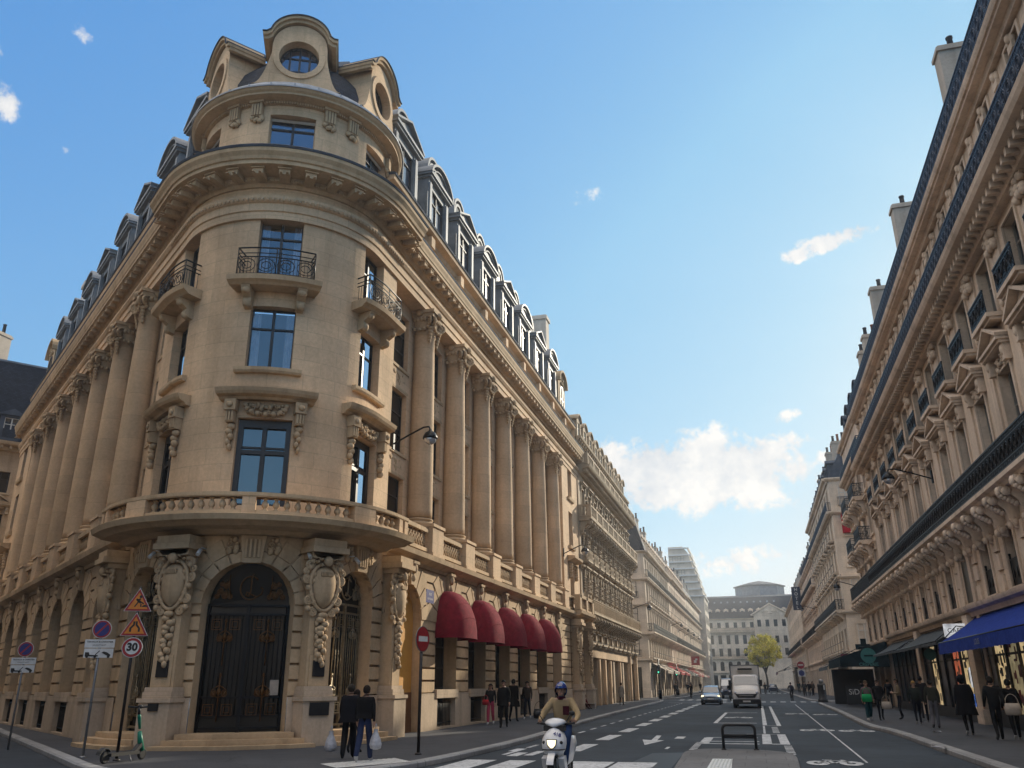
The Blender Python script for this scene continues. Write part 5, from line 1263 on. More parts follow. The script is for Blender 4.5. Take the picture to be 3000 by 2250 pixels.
    mb = MB(); mb.tube([(8.75, 46.5, 3.2), (8.1, 46.5, 3.2)], .02, 5); mb.build('bracket', M['iron'], t)
    t = thing('light_box', 'white lit box sign above the end of the blue awning', 'light box', (8.0, 39.4, 3.6)); mb = MB(); mb.box(7.65, 8.45, 39.35, 39.55, 3.45, 4.0); mb.build('box_face', M['litwhite'], t)
    e2 = Flat(8.05, 39.34, -1, 0, 0, -1); mb = MB(); mb.text('CAFE', lambda x, y: e2.f(-x, .01, 3.72 + y), .26); mb.build('lettering', M['signblack'], t)
    # pharmacy style black cross, red square sign
    t = thing('cross_sign', 'dark cross shaped shop sign, unlit, past the creperie', 'cross sign', (8.2, 72, 4.4)); cf = Flat(8.1, 71.8, -1, 0, 0, -1); mb = MB(); mb.prism(cf, [(-.2, -.6), (.2, -.6), (.2, -.2), (.6, -.2), (.6, .2), (.2, .2), (.2, .6), (-.2, .6), (-.2, .2), (-.6, .2), (-.6, -.2), (-.2, -.2)], -.15, 0)
    mb.v = [(x, y, z + 4.3) for x, y, z in mb.v]; mb.build('cross_face', M['awngreen'], t); mb = MB(); mb.tube([(8.9, 71.9, 4.3), (8.6, 71.9, 4.3)], .04, 6); mb.build('bracket', M['iron'], t)
    t = thing('shop_sign', 'small wine red square sign beyond the side street', 'shop sign', (8.2, 90, 4)); mb = MB(); mb.box(7.9, 8.6, 89.6, 89.75, 3.4, 4.3); mb.build('sign_face', M['wine'], t); mb = MB(); mb.tube([(8.7, 89.7, 4.1), (7.9, 89.7, 4.1)], .03, 5); mb.build('bracket', M['iron'], t)
    # hotel sign
    t = thing('hotel_sign', 'tall dark vertical hotel sign fixed to the far right block', 'hotel sign', (8, 152, 13)); mb = MB(); mb.box(6.9, 8.3, 151.8, 152.1, 13.2, 17.0); mb.build('sign_face', M['vannavy'], t)
    hf = Flat(7.6, 151.78, 1, 0, 0, -1); mb = MB()
    for k, ch in enumerate('HOTEL'): mb.text(ch, lambda x, y, k=k: hf.f(x, .01, 16.55 - .74 * k + y), .72, bold=.01)
    mb.build('lettering', M['signwhite'], t); mb = MB(); mb.tube([(8.7, 152, 16.6), (8.2, 152, 16.6)], .05, 6); mb.tube([(8.7, 152, 13.8), (8.2, 152, 13.8)], .05, 6); mb.build('bracket', M['iron'], t)
    # shop awnings of the left terrace
    fl = Flat(-12.4, 0, 0, 1, 1, 0)
    cols = ['awnpale', 'awnpale', 'awnred2', 'awnred2', 'awngreen', 'awngrey', 'awnred', 'awnred2', 'awnpale', 'awnred']
    for k in range(10):
        a0 = 108 + 9.6 * k
        flat_awning(fl, a0, a0 + 7.4, 4.2, 1.9, 3.2, cols[k], ['cream shop awning at the corner of the cream block', 'second cream awning from the corner on the left terrace', 'first bright red awning of the left terrace', 'second bright red awning of the left terrace', 'green awning between the red and grey ones on the left', 'grey awning on the left terrace', 'dull red awning past the grey one on the left', 'bright red awning far along the left terrace', 'cream awning near the end of the left terrace', 'last dull red awning of the left terrace'][k], val=.3)
    t = thing('shop_sign', 'square red projecting sign with white mark on the left terrace', 'shop sign', (-11.3, 172, 5.5)); mb = MB(); mb.box(-12.1, -10.5, 171.8, 172.0, 5.0, 6.6); mb.build('sign_face', M['awnred2'], t); mb = MB(); mb.box(-11.6, -11.1, 171.7, 171.8, 5.4, 5.9); mb.box(-11.3, -10.9, 171.7, 171.8, 5.9, 6.2); mb.build('sign_mark', M['signwhite'], t)
    # cafe canopy and parasols at the far right end
    flat_awning(Flat(8.4, 0, 0, 1, -1, 0), 170, 186, 5.4, 3.2, 4.2, 'awngrey', 'wide grey terrace canopy far up the right side', val=.3)
    flat_awning(Flat(8.4, 0, 0, 1, -1, 0), 196, 214, 5.0, 4.2, 3.9, 'wine', 'wine red cafe awning at the far right corner', val=.5)
    flat_awning(fr3_(), 92, 104, 4.0, 2.0, 3.2, 'awngrey', 'dark canopy over the pavement past the side street', val=.3)
    # street name plates
    t = MB(); f = Tan(PT, UT + 5.6, .36); t.mbox(f, -.42, .42, 0, .03, 4.75, 5.25); p = t.build('street_plate', M['signblue']); tag(p, 'blue street name plate between the yellow archway and the first red awning', 'street plate'); t = MB(); t.text('RUE', lambda x, y: f.f(x, .035, 5.08 + y), .14); t.text('4 SEPTEMBRE', lambda x, y: f.f(x, .035, 4.9 + y), .1); t.build('lettering', M['signwhite'], p, True)
    t = MB(); f = Tan(PT, -UT - 2.5, .36); t.mbox(f, -.4, .4, 0, .03, 4.7, 5.2); tag(t.build('street_plate', M['signblue']), 'dark street name plate left of the left cartouche pier', 'street plate')
def fr3_(): return Flat(8.7, 0, 0, 1, -1, 0)
# ================================================================== ground, markings
def sheet(name, polys, z, mat, kind='structure', parent=None):
    mb = MB()
    for p in polys: mb.face([(x, y, z) for x, y in p], 0, [(x, y) for x, y in p])
    return tag(mb.build(name, mat, weld=False), kind=kind)
def offset_line(P, d):
    out = []
    for i, p in enumerate(P):
        a = P[max(i - 1, 0)]; b = P[min(i + 1, len(P) - 1)]; dx, dy = b[0] - a[0], b[1] - a[1]; l = hypot(dx, dy); out.append((p[0] - dy / l * d, p[1] + dx / l * d))
    return out
def pavement(name, kerb, inner, h=.14):
    """kerb: polyline with the pavement on its left; inner: the far boundary points"""
    k2 = offset_line(kerb, .28)
    mb = MB()
    for i in range(len(kerb) - 1):
        a, b, c, d = kerb[i], kerb[i + 1], k2[i + 1], k2[i]
        r = offset_line(kerb, .03); e, f = r[i], r[i + 1]
        mb.face([(a[0], a[1], 0), (b[0], b[1], 0), (b[0], b[1], h - .03), (a[0], a[1], h - .03)]); mb.face([(a[0], a[1], h - .03), (b[0], b[1], h - .03), (f[0], f[1], h), (e[0], e[1], h)])
        L = hypot(b[0] - a[0], b[1] - a[1])
        mb.face([(e[0], e[1], h), (f[0], f[1], h), (c[0], c[1], h), (d[0], d[1], h)], 0, [(0 + i * 7.3, 0), (L + i * 7.3, 0), (L + i * 7.3, .25), (i * 7.3, .25)])
    tag(mb.build('kerb', M['kerb']), kind='structure')
    mb = MB(); P = k2 + inner; mb.face([(x, y, h + .002) for x, y in P]); o = mb.build(name, M['pave'], weld=False); tag(o, kind='structure')
    bm = bmesh.new(); bm.from_mesh(o.data); bmesh.ops.triangulate(bm, faces=bm.faces); 
    for f in bm.faces:
        if f.normal.z < 0: f.normal_flip()
    bm.to_mesh(o.data); bm.free()
def smooth(P, n=4):
    for _ in range(2):
        Q = [P[0]]
        for a, b in zip(P[:-1], P[1:]): Q += [(a[0] * .75 + b[0] * .25, a[1] * .75 + b[1] * .25), (a[0] * .25 + b[0] * .75, a[1] * .25 + b[1] * .75)]
        P = Q + [P[-1]]
    return P
def build_ground():
    tag(sheet('road', [[(-900, -600), (900, -600), (900, 1500), (-900, 1500)]], 0, M['asphalt']), kind='structure')
    kl = smooth([(-75, 66.8), (-60, 54.5), (-28.8, 28.5), (-16.8, 18.6), (-14.2, 16.4), (-11.8, 15.0), (-9.4, 15.6), (-7.8, 17.4), (-7.3, 20.2), (-7.2, 29), (-8.1, 41), (-8.9, 70), (-9.2, 90), (-10, 93.5), (-12.5, 95), (-40, 118)])
    pavement('pavement', kl, [(-60, 118), (-75, 80)])
    kl2 = smooth([(-40, 128), (-14, 106), (-11, 104), (-9.8, 104.5), (-9.2, 108), (-9.2, 150), (-9.2, 244), (-40, 250)]); pavement('pavement', kl2, [(-60, 250), (-60, 128)])
    kr = smooth([(40, 83), (8, 83), (5.8, 83), (4.8, 81), (4.6, 77), (4.5, 60), (4.1, 44), (4.0, 38), (4.4, 35), (4.45, 25), (4.6, 12), (6.5, 6), (12, 4), (40, 3)]); pavement('pavement', kr, [(60, 3), (60, 83)])
    kr2 = smooth([(40, 246), (6, 246), (4.7, 240), (4.7, 160), (4.7, 98), (4.9, 92), (6.2, 88.5), (9, 87), (40, 87)]); pavement('pavement', kr2, [(60, 87), (60, 246)])
    ke = smooth([(60, 256), (-60, 256)]); pavement('pavement', ke, [(-60, 300), (60, 300)])
    r = lambda x0, x1, y0, y1: [(x0, y0), (x1, y0), (x1, y1), (x0, y1)]
    W = []
    for a, b in ((-7.15, -6.38), (-6.05, -5.38), (-4.45, -3.46), (-3.38, -2.45)): W.append(r(a, b, 16.2, 21.4))
    for a in range(5): W.append(r(2.2 + a * 1.05, 2.75 + a * 1.05, 15, 20))
    y = 24.5
    while y < 120: W.append([(-5.32 - .002 * y, y), (-4.86 - .002 * y, y), (-4.86 - .002 * y, y + 2.9), (-5.32 - .002 * y, y + 2.9)]); y += 4.9
    y = 23
    while y < 84: W.append(r(-6.6 - .006 * y, -6.47 - .006 * y, y, y + 1.2)); y += 2.6
    W.append([(-3.49, 27.3), (-3.13, 29.58), (-3.36, 29.56), (-3.5, 32.2), (-3.68, 32.3), (-3.56, 29.6), (-3.88, 29.9)])
    W += [r(-1.95, -.15, 28.15, 28.4), r(-1.75, -.15, 29.3, 29.52), r(-1.9, -.2, 31.3, 31.5), r(-1.95, -1.65, 28.4, 31.3), r(-2.2, -.25, 42.4, 42.7), r(-2.2, -.25, 56.8, 57.2), r(-2.2, -2.02, 42.7, 56.8)]
    W += [r(-.06, .22, 28.3, 33.5), r(.46, .74, 28.2, 33.6), r(.22, .46, 28.2, 28.45), r(-.6, .6, 33.5, 33.62), r(0, .18, 40.5, 73), r(.58, .76, 40, 72), r(.18, .58, 40.3, 40.45), r(.0, .08, 34, 40)]
    for k in range(7): W.append(r(.54, .76, 24.4 + .5 * k, 24.66 + .5 * k)); W.append(r(-2.05, -1.85, 25.6 + .5 * k, 25.85 + .5 * k))
    for k in range(6): W.append(r(.34, .58, 34.5 + .8 * k, 34.9 + .8 * k))
    for k in range(11): W.append(r(-4.6 + .92 * k, -4.1 + .92 * k, 87.4, 89.9))
    for k in range(9): W.append(r(-8.6 + .92 * k, -8.1 + .92 * k, 98, 101.5))
    for k in range(12): W.append(r(-5 + .9 * k, -4.5 + .9 * k, 158, 163))
    W.append(r(-8.4, -.2, 84.9, 85.3))
    for a, b in ((2.2, 22.3), (2.38, 37), (2.55, 52), (2.76, 77)): pass
    W.append([(2.2, 22.3), (2.25, 22.3), (2.82, 78), (2.76, 78)])
    # faint stencils near the kerb
    W += [r(-6.5, -6.2, 22.6, 23.8), r(-6.1, -5.85, 22.9, 24.4), r(-6.9, -6.6, 24.2, 25.2), r(-2.9, -2.6, 30.5, 31.7), r(-2.75, -2.65, 25.8, 26.6)]
    sheet('road_marking', W, .006, M['white'])
    # bicycle symbols
    def bike(cx, cy, s, rz=0.):
        P = []
        def ring(x, y, ra, rb, n=14):
            for k in range(n):
                a, b = 2 * pi * k / n, 2 * pi * (k + 1) / n; P.append([(x + ra * cos(a), y + ra * sin(a) * 2.2), (x + ra * cos(b), y + ra * sin(b) * 2.2), (x + rb * cos(b), y + rb * sin(b) * 2.2), (x + rb * cos(a), y + rb * sin(a) * 2.2)])
        ring(-.36, 0, .1, .26); ring(.36, 0, .1, .26)
        for a, b in (((-.36, 0), (-.1, .7)), ((-.1, .7), (.25, .65)), ((.36, 0), (.22, .9)), ((-.36, 0), (0, 0)), ((0, 0), (.25, .65)), ((0, 0), (-.12, .85)), ((-.22, .85), (.0, .85))):
            dx, dy = b[0] - a[0], b[1] - a[1]; l = hypot(dx, dy); n = (-dy / l * .045, dx / l * .045); P.append([(a[0] - n[0], a[1] - n[1]), (b[0] - n[0], b[1] - n[1]), (b[0] + n[0], b[1] + n[1]), (a[0] + n[0], a[1] + n[1])])
        return [[(cx + x * s, cy + y * s) for x, y in p] for p in P]
    B = bike(1.5, 22.0, 1.0) + bike(2.0, 36.5, 1.05) + bike(3.4, 36.2, 1.05) + bike(2.0, 55, 1.1) + bike(3.5, 54, 1.1) + bike(-1.2, 49, 1.2)
    sheet('road_marking', B, .010, M['white'])
    sheet('road_patch', [[(-3.2, 19), (-2.0, 19), (-2.1, 24.6), (-2.9, 24.2)]], .004, M['plasticblk'])
    # tactile paving at the corner: a slab with rows of studs
    mb = MB(); P = [(-7.55, 19.15), (-8.75, 19.75), (-8.6, 16.8), (-7.9, 17.6)]
    P = [(-7.62, 18.9), (-8.35, 19.7), (-9.4, 18.0), (-8.6, 17.2)]; mb.face([(x, y, .147) for x, y in P])
    for i in range(14):
        for j in range(9):
            u, v = (i + .5) / 14, (j + .5) / 9; x = P[0][0] + (P[1][0] - P[0][0]) * v + (P[3][0] - P[0][0]) * u; yy = P[0][1] + (P[1][1] - P[0][1]) * v + (P[3][1] - P[0][1]) * u
            mb.box(x - .03, x + .03, yy - .03, yy + .03, .147, .156)
    tag(mb.build('tactile_paving', M['signwhite'], weld=False), kind='structure')
    # traffic island
    mb = MB(); out = smooth([(-1.9, 19.0), (-2.02, 22.5), (-2.08, 24.3), (-1.7, 25.0), (-.6, 25.1), (.45, 24.4), (.75, 23.7), (.72, 21), (.66, 19.0)])
    def inset(d): return [(x + d * (-(-.6) - x - 0) / 1.4 if False else x * (1 - d) + (-.65) * d, y - d * .9) for x, y in out]
    R0_, R1_, R2_ = out, inset(.02), inset(.10)
    for i in range(len(out) - 1):
        a, b = out[i], out[i + 1]; c, d = R1_[i + 1], R1_[i]; e, f = R2_[i + 1], R2_[i]
        mb.face([(a[0], a[1], 0), (b[0], b[1], 0), (c[0], c[1], .07), (d[0], d[1], .07)]); mb.face([(d[0], d[1], .07), (c[0], c[1], .07), (e[0], e[1], .09), (f[0], f[1], .09)])
    mb.face([(x, y, .09) for x, y in R2_]); isl = mb.build('traffic_island', M['granite']); tag(isl, 'grey granite traffic island in front, with a black hoop barrier on it', 'traffic island')
    mb = MB(); mb.face([(-1.2, 19, .094), (-.7, 19, .094), (-.75, 21.6, .094), (-1.2, 21.6, .094)])
    for i in range(6):
        for j in range(20): x, yy = -1.15 + .075 * i, 19 + .13 * j; mb.box(x, x + .035, yy, yy + .06, .094, .102)
    mb.build('tactile_strip', M['signwhite'], isl, weld=False)
    t = thing('hoop_barrier', 'black tubular hoop barrier on the traffic island', 'barrier', (-.62, 24.55, .09)); h = .56
    y0 = 24.55; L, Rr_ = -1.05, -.22
    P = [(L, y0, .08)] + [(L + .12 - .12 * cos(pi / 2 * k / 6), y0, .70 - .12 + .12 * sin(pi / 2 * k / 6)) for k in range(7)] + [(Rr_ - .12 + .12 * sin(pi / 2 * k / 6), y0, .70 - .12 + .12 * cos(pi / 2 * k / 6)) for k in range(7)] + [(Rr_, y0, .08)]
    mb = MB(); mb.tube(P, .038, 10); mb.build('hoop', M['plasticblk'], t); mb = MB(); mb.tube([(L, y0, .44), (Rr_, y0, .44)], .034, 10); mb.tube([(L, y0, .385), (Rr_, y0, .385)], .02, 8); mb.build('cross_bar', M['plasticblk'], t)
    for x in (L, Rr_): mb = MB(); mb.lathe((x, y0, 0), [(.07, .09), (.06, .115), (.04, .12)], 10); mb.build('foot', M['plasticblk'], t)
    # litter
    for (x, y, s, lab) in ((5.57, 32.7, .12, 'scrap of white litter behind the man in grey trousers'), (4.3, 25.3, .14, 'scrap of white litter on the right kerb')):
        mb = MB(); rnd = random.Random(int(x * 10)); rows = [[(x + (i - 1.5) * s * .8 + rnd.uniform(-.02, .02), y + (j - 1) * s, .145 + rnd.uniform(0, .06)) for i in range(4)] for j in range(3)]; mb.grid(rows, 0, False); tag(mb.build('litter', M['bagwhite']), lab, 'litter')

# ================================================================== signs
def disc(fr, c, r, o, n=28): return [fr.f(c[0] + r * cos(2 * pi * k / n), o, c[1] + r * sin(2 * pi * k / n)) for k in range(n)]
def sign_disc(root, fr, z, r, ringm, facem, rin=.74, rim='signwhite'):
    mb = MB(); mb.prism(fr, [(r * cos(2 * pi * k / 32), z + r * sin(2 * pi * k / 32)) for k in range(32)], -.02, 0); p = mb.build('sign_face', M[rim], root, True)
    mb = MB(); mb.face(disc(fr, (0, z), r * .94, .004)); mb.build('sign_ring', M[ringm], p, True); mb = MB(); mb.face(disc(fr, (0, z), r * rin, .008)); mb.build('sign_disc', M[facem], p, True); return p
SF = Flat(0, 0, 1, 0, 0, -1)          # local sign frame, facing -Y
def sign_pole(root, h, r=.035, mat='steel'):
    mb = MB(); mb.tube([(0, .04, 0), (0, .04, h)], r, 10); mb.build('pole', M[mat], root, True)
    mb = MB(); mb.lathe((0, .04, 0), [(r + .05, 0), (r + .045, .03), (r + .01, .05)], 10); mb.build('pole_base', M[mat], root, True)
def tri_sign(root, z, w, kind):
    h = w * .866; mb = MB(); T_ = lambda s, zz=0: [(-w / 2 * s, z + h * (1 - s) * .33), (w / 2 * s, z + h * (1 - s) * .33), (0, z + h - h * (1 - s) * .67)]
    mb.prism(SF, T_(1), -.02, 0); p = mb.build('sign_face', M['signwhite'], root, True)
    mb = MB(); mb.face([SF.f(u, .004, q) for u, q in T_(.95)]); mb.build('sign_border', M['signred'], p, True)
    mb = MB(); mb.face([SF.f(u, .008, q) for u, q in T_(.72)]); mb.build('sign_field', M['signorange'], p, True)
    mb = MB(); o = .012
    if kind == 'narrow':
        for sg in (-1, 1):
            P = [(.05, .46), (.05, .36), (.12, .25), (.12, .13)]; mb.band(SF, [(sg * x, z + q * h / .75) for x, q in P], -sg * .045, o - .003, o)
    else:
        mb.face(disc(SF, (.045, z + .47 * h / .75), .035, o)); 
        for a, b in (((.03, .42), (-.02, .30)), ((-.02, .30), (-.09, .15)), ((-.02, .30), (.05, .24)), ((.05, .24), (.05, .14)), ((.02, .41), (-.06, .38)), ((-.06, .38), (-.02, .3)), ((-.06, .38), (.12, .22))):
            mb.band(SF, [(a[0], z + a[1] * h / .75), (b[0], z + b[1] * h / .75)], .03, o - .003, o)
        mb.face([SF.f(x, o, z + q * h / .75) for x, q in ((.08, .14), (.13, .2), (.18, .21), (.24, .14))])
    mb.build('pictogram', M['signblack'], p, True)
def build_signs():
    yaw = -.35
    t = thing('road_sign', 'post with two orange works triangles above a round 30 sign', 'road sign', (-14.52, 17.8, .14), .5); sign_pole(t, 3.95, .035, 'postdk')
    tri_sign(t, 3.36, .64, 'works'); tri_sign(t, 2.78, .64, 'narrow')
    p = sign_disc(t, SF, 2.51, .235, 'signred', 'signwhite', .68); mb = MB(); mb.text('30', lambda x, y: SF.f(x, .014, 2.515 + y), .245, bold=.012); mb.build('lettering', M['signblack'], p, True)
    def noparking(t, s=1.):
        sign_pole(t, 3.1, .03)
        p = sign_disc(t, SF, 3.0, .225, 'signred', 'signblue', .76)
        mb = MB(); mb.prism(SF, [(-.13, 2.89), (-.1, 2.86), (.13, 3.11), (.1, 3.14)], .009, .012); mb.build('slash', M['signred'], p, True)
        mb = MB(); mb.prism(SF, [(-.35, 2.55), (.35, 2.55), (.35, 2.75), (-.35, 2.75)], -.02, 0); p = mb.build('text_panel', M['signwhite'], t, True)
        mb = MB(); mb.text('TRAVAUX & CHANTIER', lambda x, y: SF.f(x, .006, 2.69 + y), .058, bold=.001); mb.text('JOUR ET NUIT', lambda x, y: SF.f(x, .006, 2.61 + y), .05); mb.build('lettering', M['signblack'], p, True)
        mb = MB(); mb.prism(SF, [(-.34, 2.31), (.34, 2.31), (.34, 2.53), (-.34, 2.53)], -.02, 0); p = mb.build('tow_panel', M['signwhite'], t, True)
        mb = MB(); o = .006
        for c in (-.26, -.07, .24): mb.face(disc(SF, (c, 2.335), .032, o))
        mb.face([SF.f(x, o, z) for x, z in ((-.31, 2.34), (-.31, 2.44), (-.22, 2.44), (-.2, 2.38), (-.0, 2.37), (0, 2.34))]); mb.band(SF, [(-.06, 2.37), (.03, 2.47)], .02, o - .002, o)
        mb.face([SF.f(x, o, z) for x, z in ((.07, 2.43), (.12, 2.46), (.2, 2.44), (.29, 2.38), (.28, 2.34), (.2, 2.36))]); mb.build('pictogram', M['signblack'], p, True)
    t = thing('parking_sign', 'nearer no parking sign with text plate and tow plate, left of the works signs', 'road sign', (-15.95, 18.35, .14), .5, 'no parking signs on the side street'); noparking(t)
    t = thing('parking_sign', 'farther no parking sign with tow plate at the left picture edge', 'road sign', (-21.85, 22.0, -.12), .5, 'no parking signs on the side street'); noparking(t)
    t = thing('entry_sign', 'round red no entry sign on a dark post at the left kerb', 'road sign', (-8.2, 20.85, .14), 1.38); sign_pole(t, 3.0, .04, 'postdk')
    p = sign_disc(t, SF, 2.72, .32, 'signred', 'signred', .9, 'steel'); mb = MB(); mb.prism(SF, [(-.21, 2.66), (.21, 2.66), (.21, 2.79), (-.21, 2.79)], .006, .012); mb.build('sign_bar', M['signwhite'], p, True)
    t = thing('entry_sign', 'far no entry sign above a blue cycle sign on the right pavement', 'road sign', (7.0, 152, .14), 0); sign_pole(t, 4.9, .05, 'postdk')
    p = sign_disc(t, SF, 4.3, .62, 'signred', 'signred', .9); mb = MB(); mb.prism(SF, [(-.4, 4.2), (.4, 4.2), (.4, 4.42), (-.4, 4.42)], .006, .012); mb.build('sign_bar', M['signwhite'], p, True)
    mb = MB(); mb.prism(SF, [(-.6, 2.5), (.6, 2.5), (.6, 3.6), (-.6, 3.6)], -.02, 0); p = mb.build('cycle_panel', M['signwhite'], t, True); mb = MB(); mb.face(disc(SF, (0, 3.05), .45, .006)); mb.build('cycle_disc', M['signblue'], p, True)
    # traffic light posts on the left pavement
    for x, y, lab in ((-10.6, 98.8, 'black traffic light post on the left pavement past the side street'), (-11.0, 126, 'farther black traffic light post on the left pavement')):
        t = thing('traffic_light', lab, 'traffic light', (x, y, .14), 0, 'traffic light posts'); mb = MB(); mb.tube([(0, 0, 0), (0, 0, 4.2)], .08, 8); mb.lathe((0, 0, 0), [(.2, 0), (.18, .9), (.1, 1.0)], 10); mb.build('post', M['iron'], t, True)
        mb = MB(); mb.box(-.2, .2, -.32, -.08, 2.6, 3.5); h = mb.build('signal_head', M['plasticblk'], t, True)
        for k, m_ in enumerate(('litgreen', 'plasticblk', 'plasticblk')): mb = MB(); mb.ball((0, -.33, 2.78 + .27 * k), (.09, .03, .09), 8, 6); mb.build('signal_lens', M[m_], h, True)
    # dark kiosk-like column near the corner of the right pavement
    t = thing('ticket_machine', 'dark slender ticket machine standing at the right pavement corner', 'ticket machine', (5.15, 79.9, .14), 0)
    mb = MB(); mb.lathe((0, 0, 0), [(.42, 0), (.40, .25), (.34, .3), (.33, 1.25), (.36, 1.3), (.3, 1.5)], 12); mb.build('body', M['plasticblk'], t, True)
    mb = MB(); mb.lathe((0, 0, 0), [(.12, 1.5), (.2, 1.6), (.2, 1.78), (.08, 1.86)], 10); mb.build('cap', M['steel'], t, True); mb = MB(); mb.box(.14, .24, -.36, -.3, 1.0, 1.4); mb.build('display', M['signwhite'], t, True)
    # e-scooter
    t = thing('kick_scooter', 'black and green electric kick scooter parked by the works sign post', 'kick scooter', (-14.22, 17.65, .14), -.02)
    for y, r in ((-.58, .13), (.62, .13)):
        mb = MB(); mb.tube([(0, y + (r - .03) * cos(2 * pi * k / 20), r + (r - .03) * sin(2 * pi * k / 20)) for k in range(21)], .034, 8, caps=False); w = mb.build('wheel', M['rubber'], t, True)
        mb = MB(); mb.lathe((0, 0, 0), [(.085, -.03), (.085, .03)], 14); mb.v = [(z, y + x, r + q) for x, q, z in mb.v]; mb.build('hub', M['plasticblk'], w, True)
    mb = MB(); mb.box(-.1, .1, -.5, .42, .14, .21); mb.prism(Flat(0, 0, 0, 1, 1, 0), [(.36, .15), (.55, .33), (.5, .38), (.3, .21)], -.06, .06); mb.build('deck', M['plasticblk'], t, True)
    mb = MB(); P = [(-.62 + .2 * cos(a), .14 + .2 * sin(a)) for a in [pi * (.2 + .7 * k / 8) for k in range(9)]]; mb.band(Flat(0, 0, 0, 1, 1, 0), P, .03, -.06, .06); mb.build('mudguard', M['plasticblk'], t, True)
    mb = MB(); mb.tube([(0, .6, .2), (0, .5, .42), (0, .44, .62)], .05, 8, 0, True, [.06, .065, .045]); mb.tube([(0, .43, .68), (0, .36, .95), (0, .34, 1.0)], .035, 8, 0, True, [.03, .042, .035]); mb.build('stem', M['scgreen'], t, True)
    mb = MB(); mb.tube([(0, .34, 1.0), (0, .32, 1.16)], .035, 8); mb.tube([(-.27, .26, 1.17), (-.12, .32, 1.16), (.12, .32, 1.16), (.27, .26, 1.17)], .02, 8); mb.ball((0, .34, 1.17), (.07, .05, .05), 8, 6); mb.build('handlebar', M['plasticblk'], t, True)
    mb = MB(); mb.tube([(.09, .1, .15), (.2, .05, .0)], .012, 6); mb.build('kickstand', M['steel'], t, True)

# ================================================================== vehicles
def loft(mb, secs, mat=0):
    """secs: (y, [(x,z)...]) half outlines from the bottom centre to the top centre, mirrored"""
    rows = []
    for y, h in secs: rows.append([(x, y, z) for x, z in h] + [(-x, y, z) for x, z in reversed(h[:-1])])
    mb.grid(rows, mat, True); mb.face(rows[0], mat); mb.face(rows[-1][::-1], mat)
def wheel(root, x, y, r, w):
    mb = MB(); mb.lathe((0, 0, 0), [(r * .6, -w / 2), (r * .93, -w / 2), (r, -w * .32), (r, w * .32), (r * .93, w / 2), (r * .6, w / 2)], 22); mb.v = [(x + z, y + a, r + b) for a, b, z in mb.v]; t = mb.build('wheel', M['rubber'], root, True)
    mb = MB(); sg = 1 if x > 0 else -1; mb.lathe((0, 0, 0), [(r * .62, 0), (r * .55, .03), (r * .15, .02), (r * .1, .05)], 16); mb.v = [(x + sg * (w * .45 + z), y + a, r + b) for a, b, z in mb.v]; mb.build('rim', M['steel'], t, True)
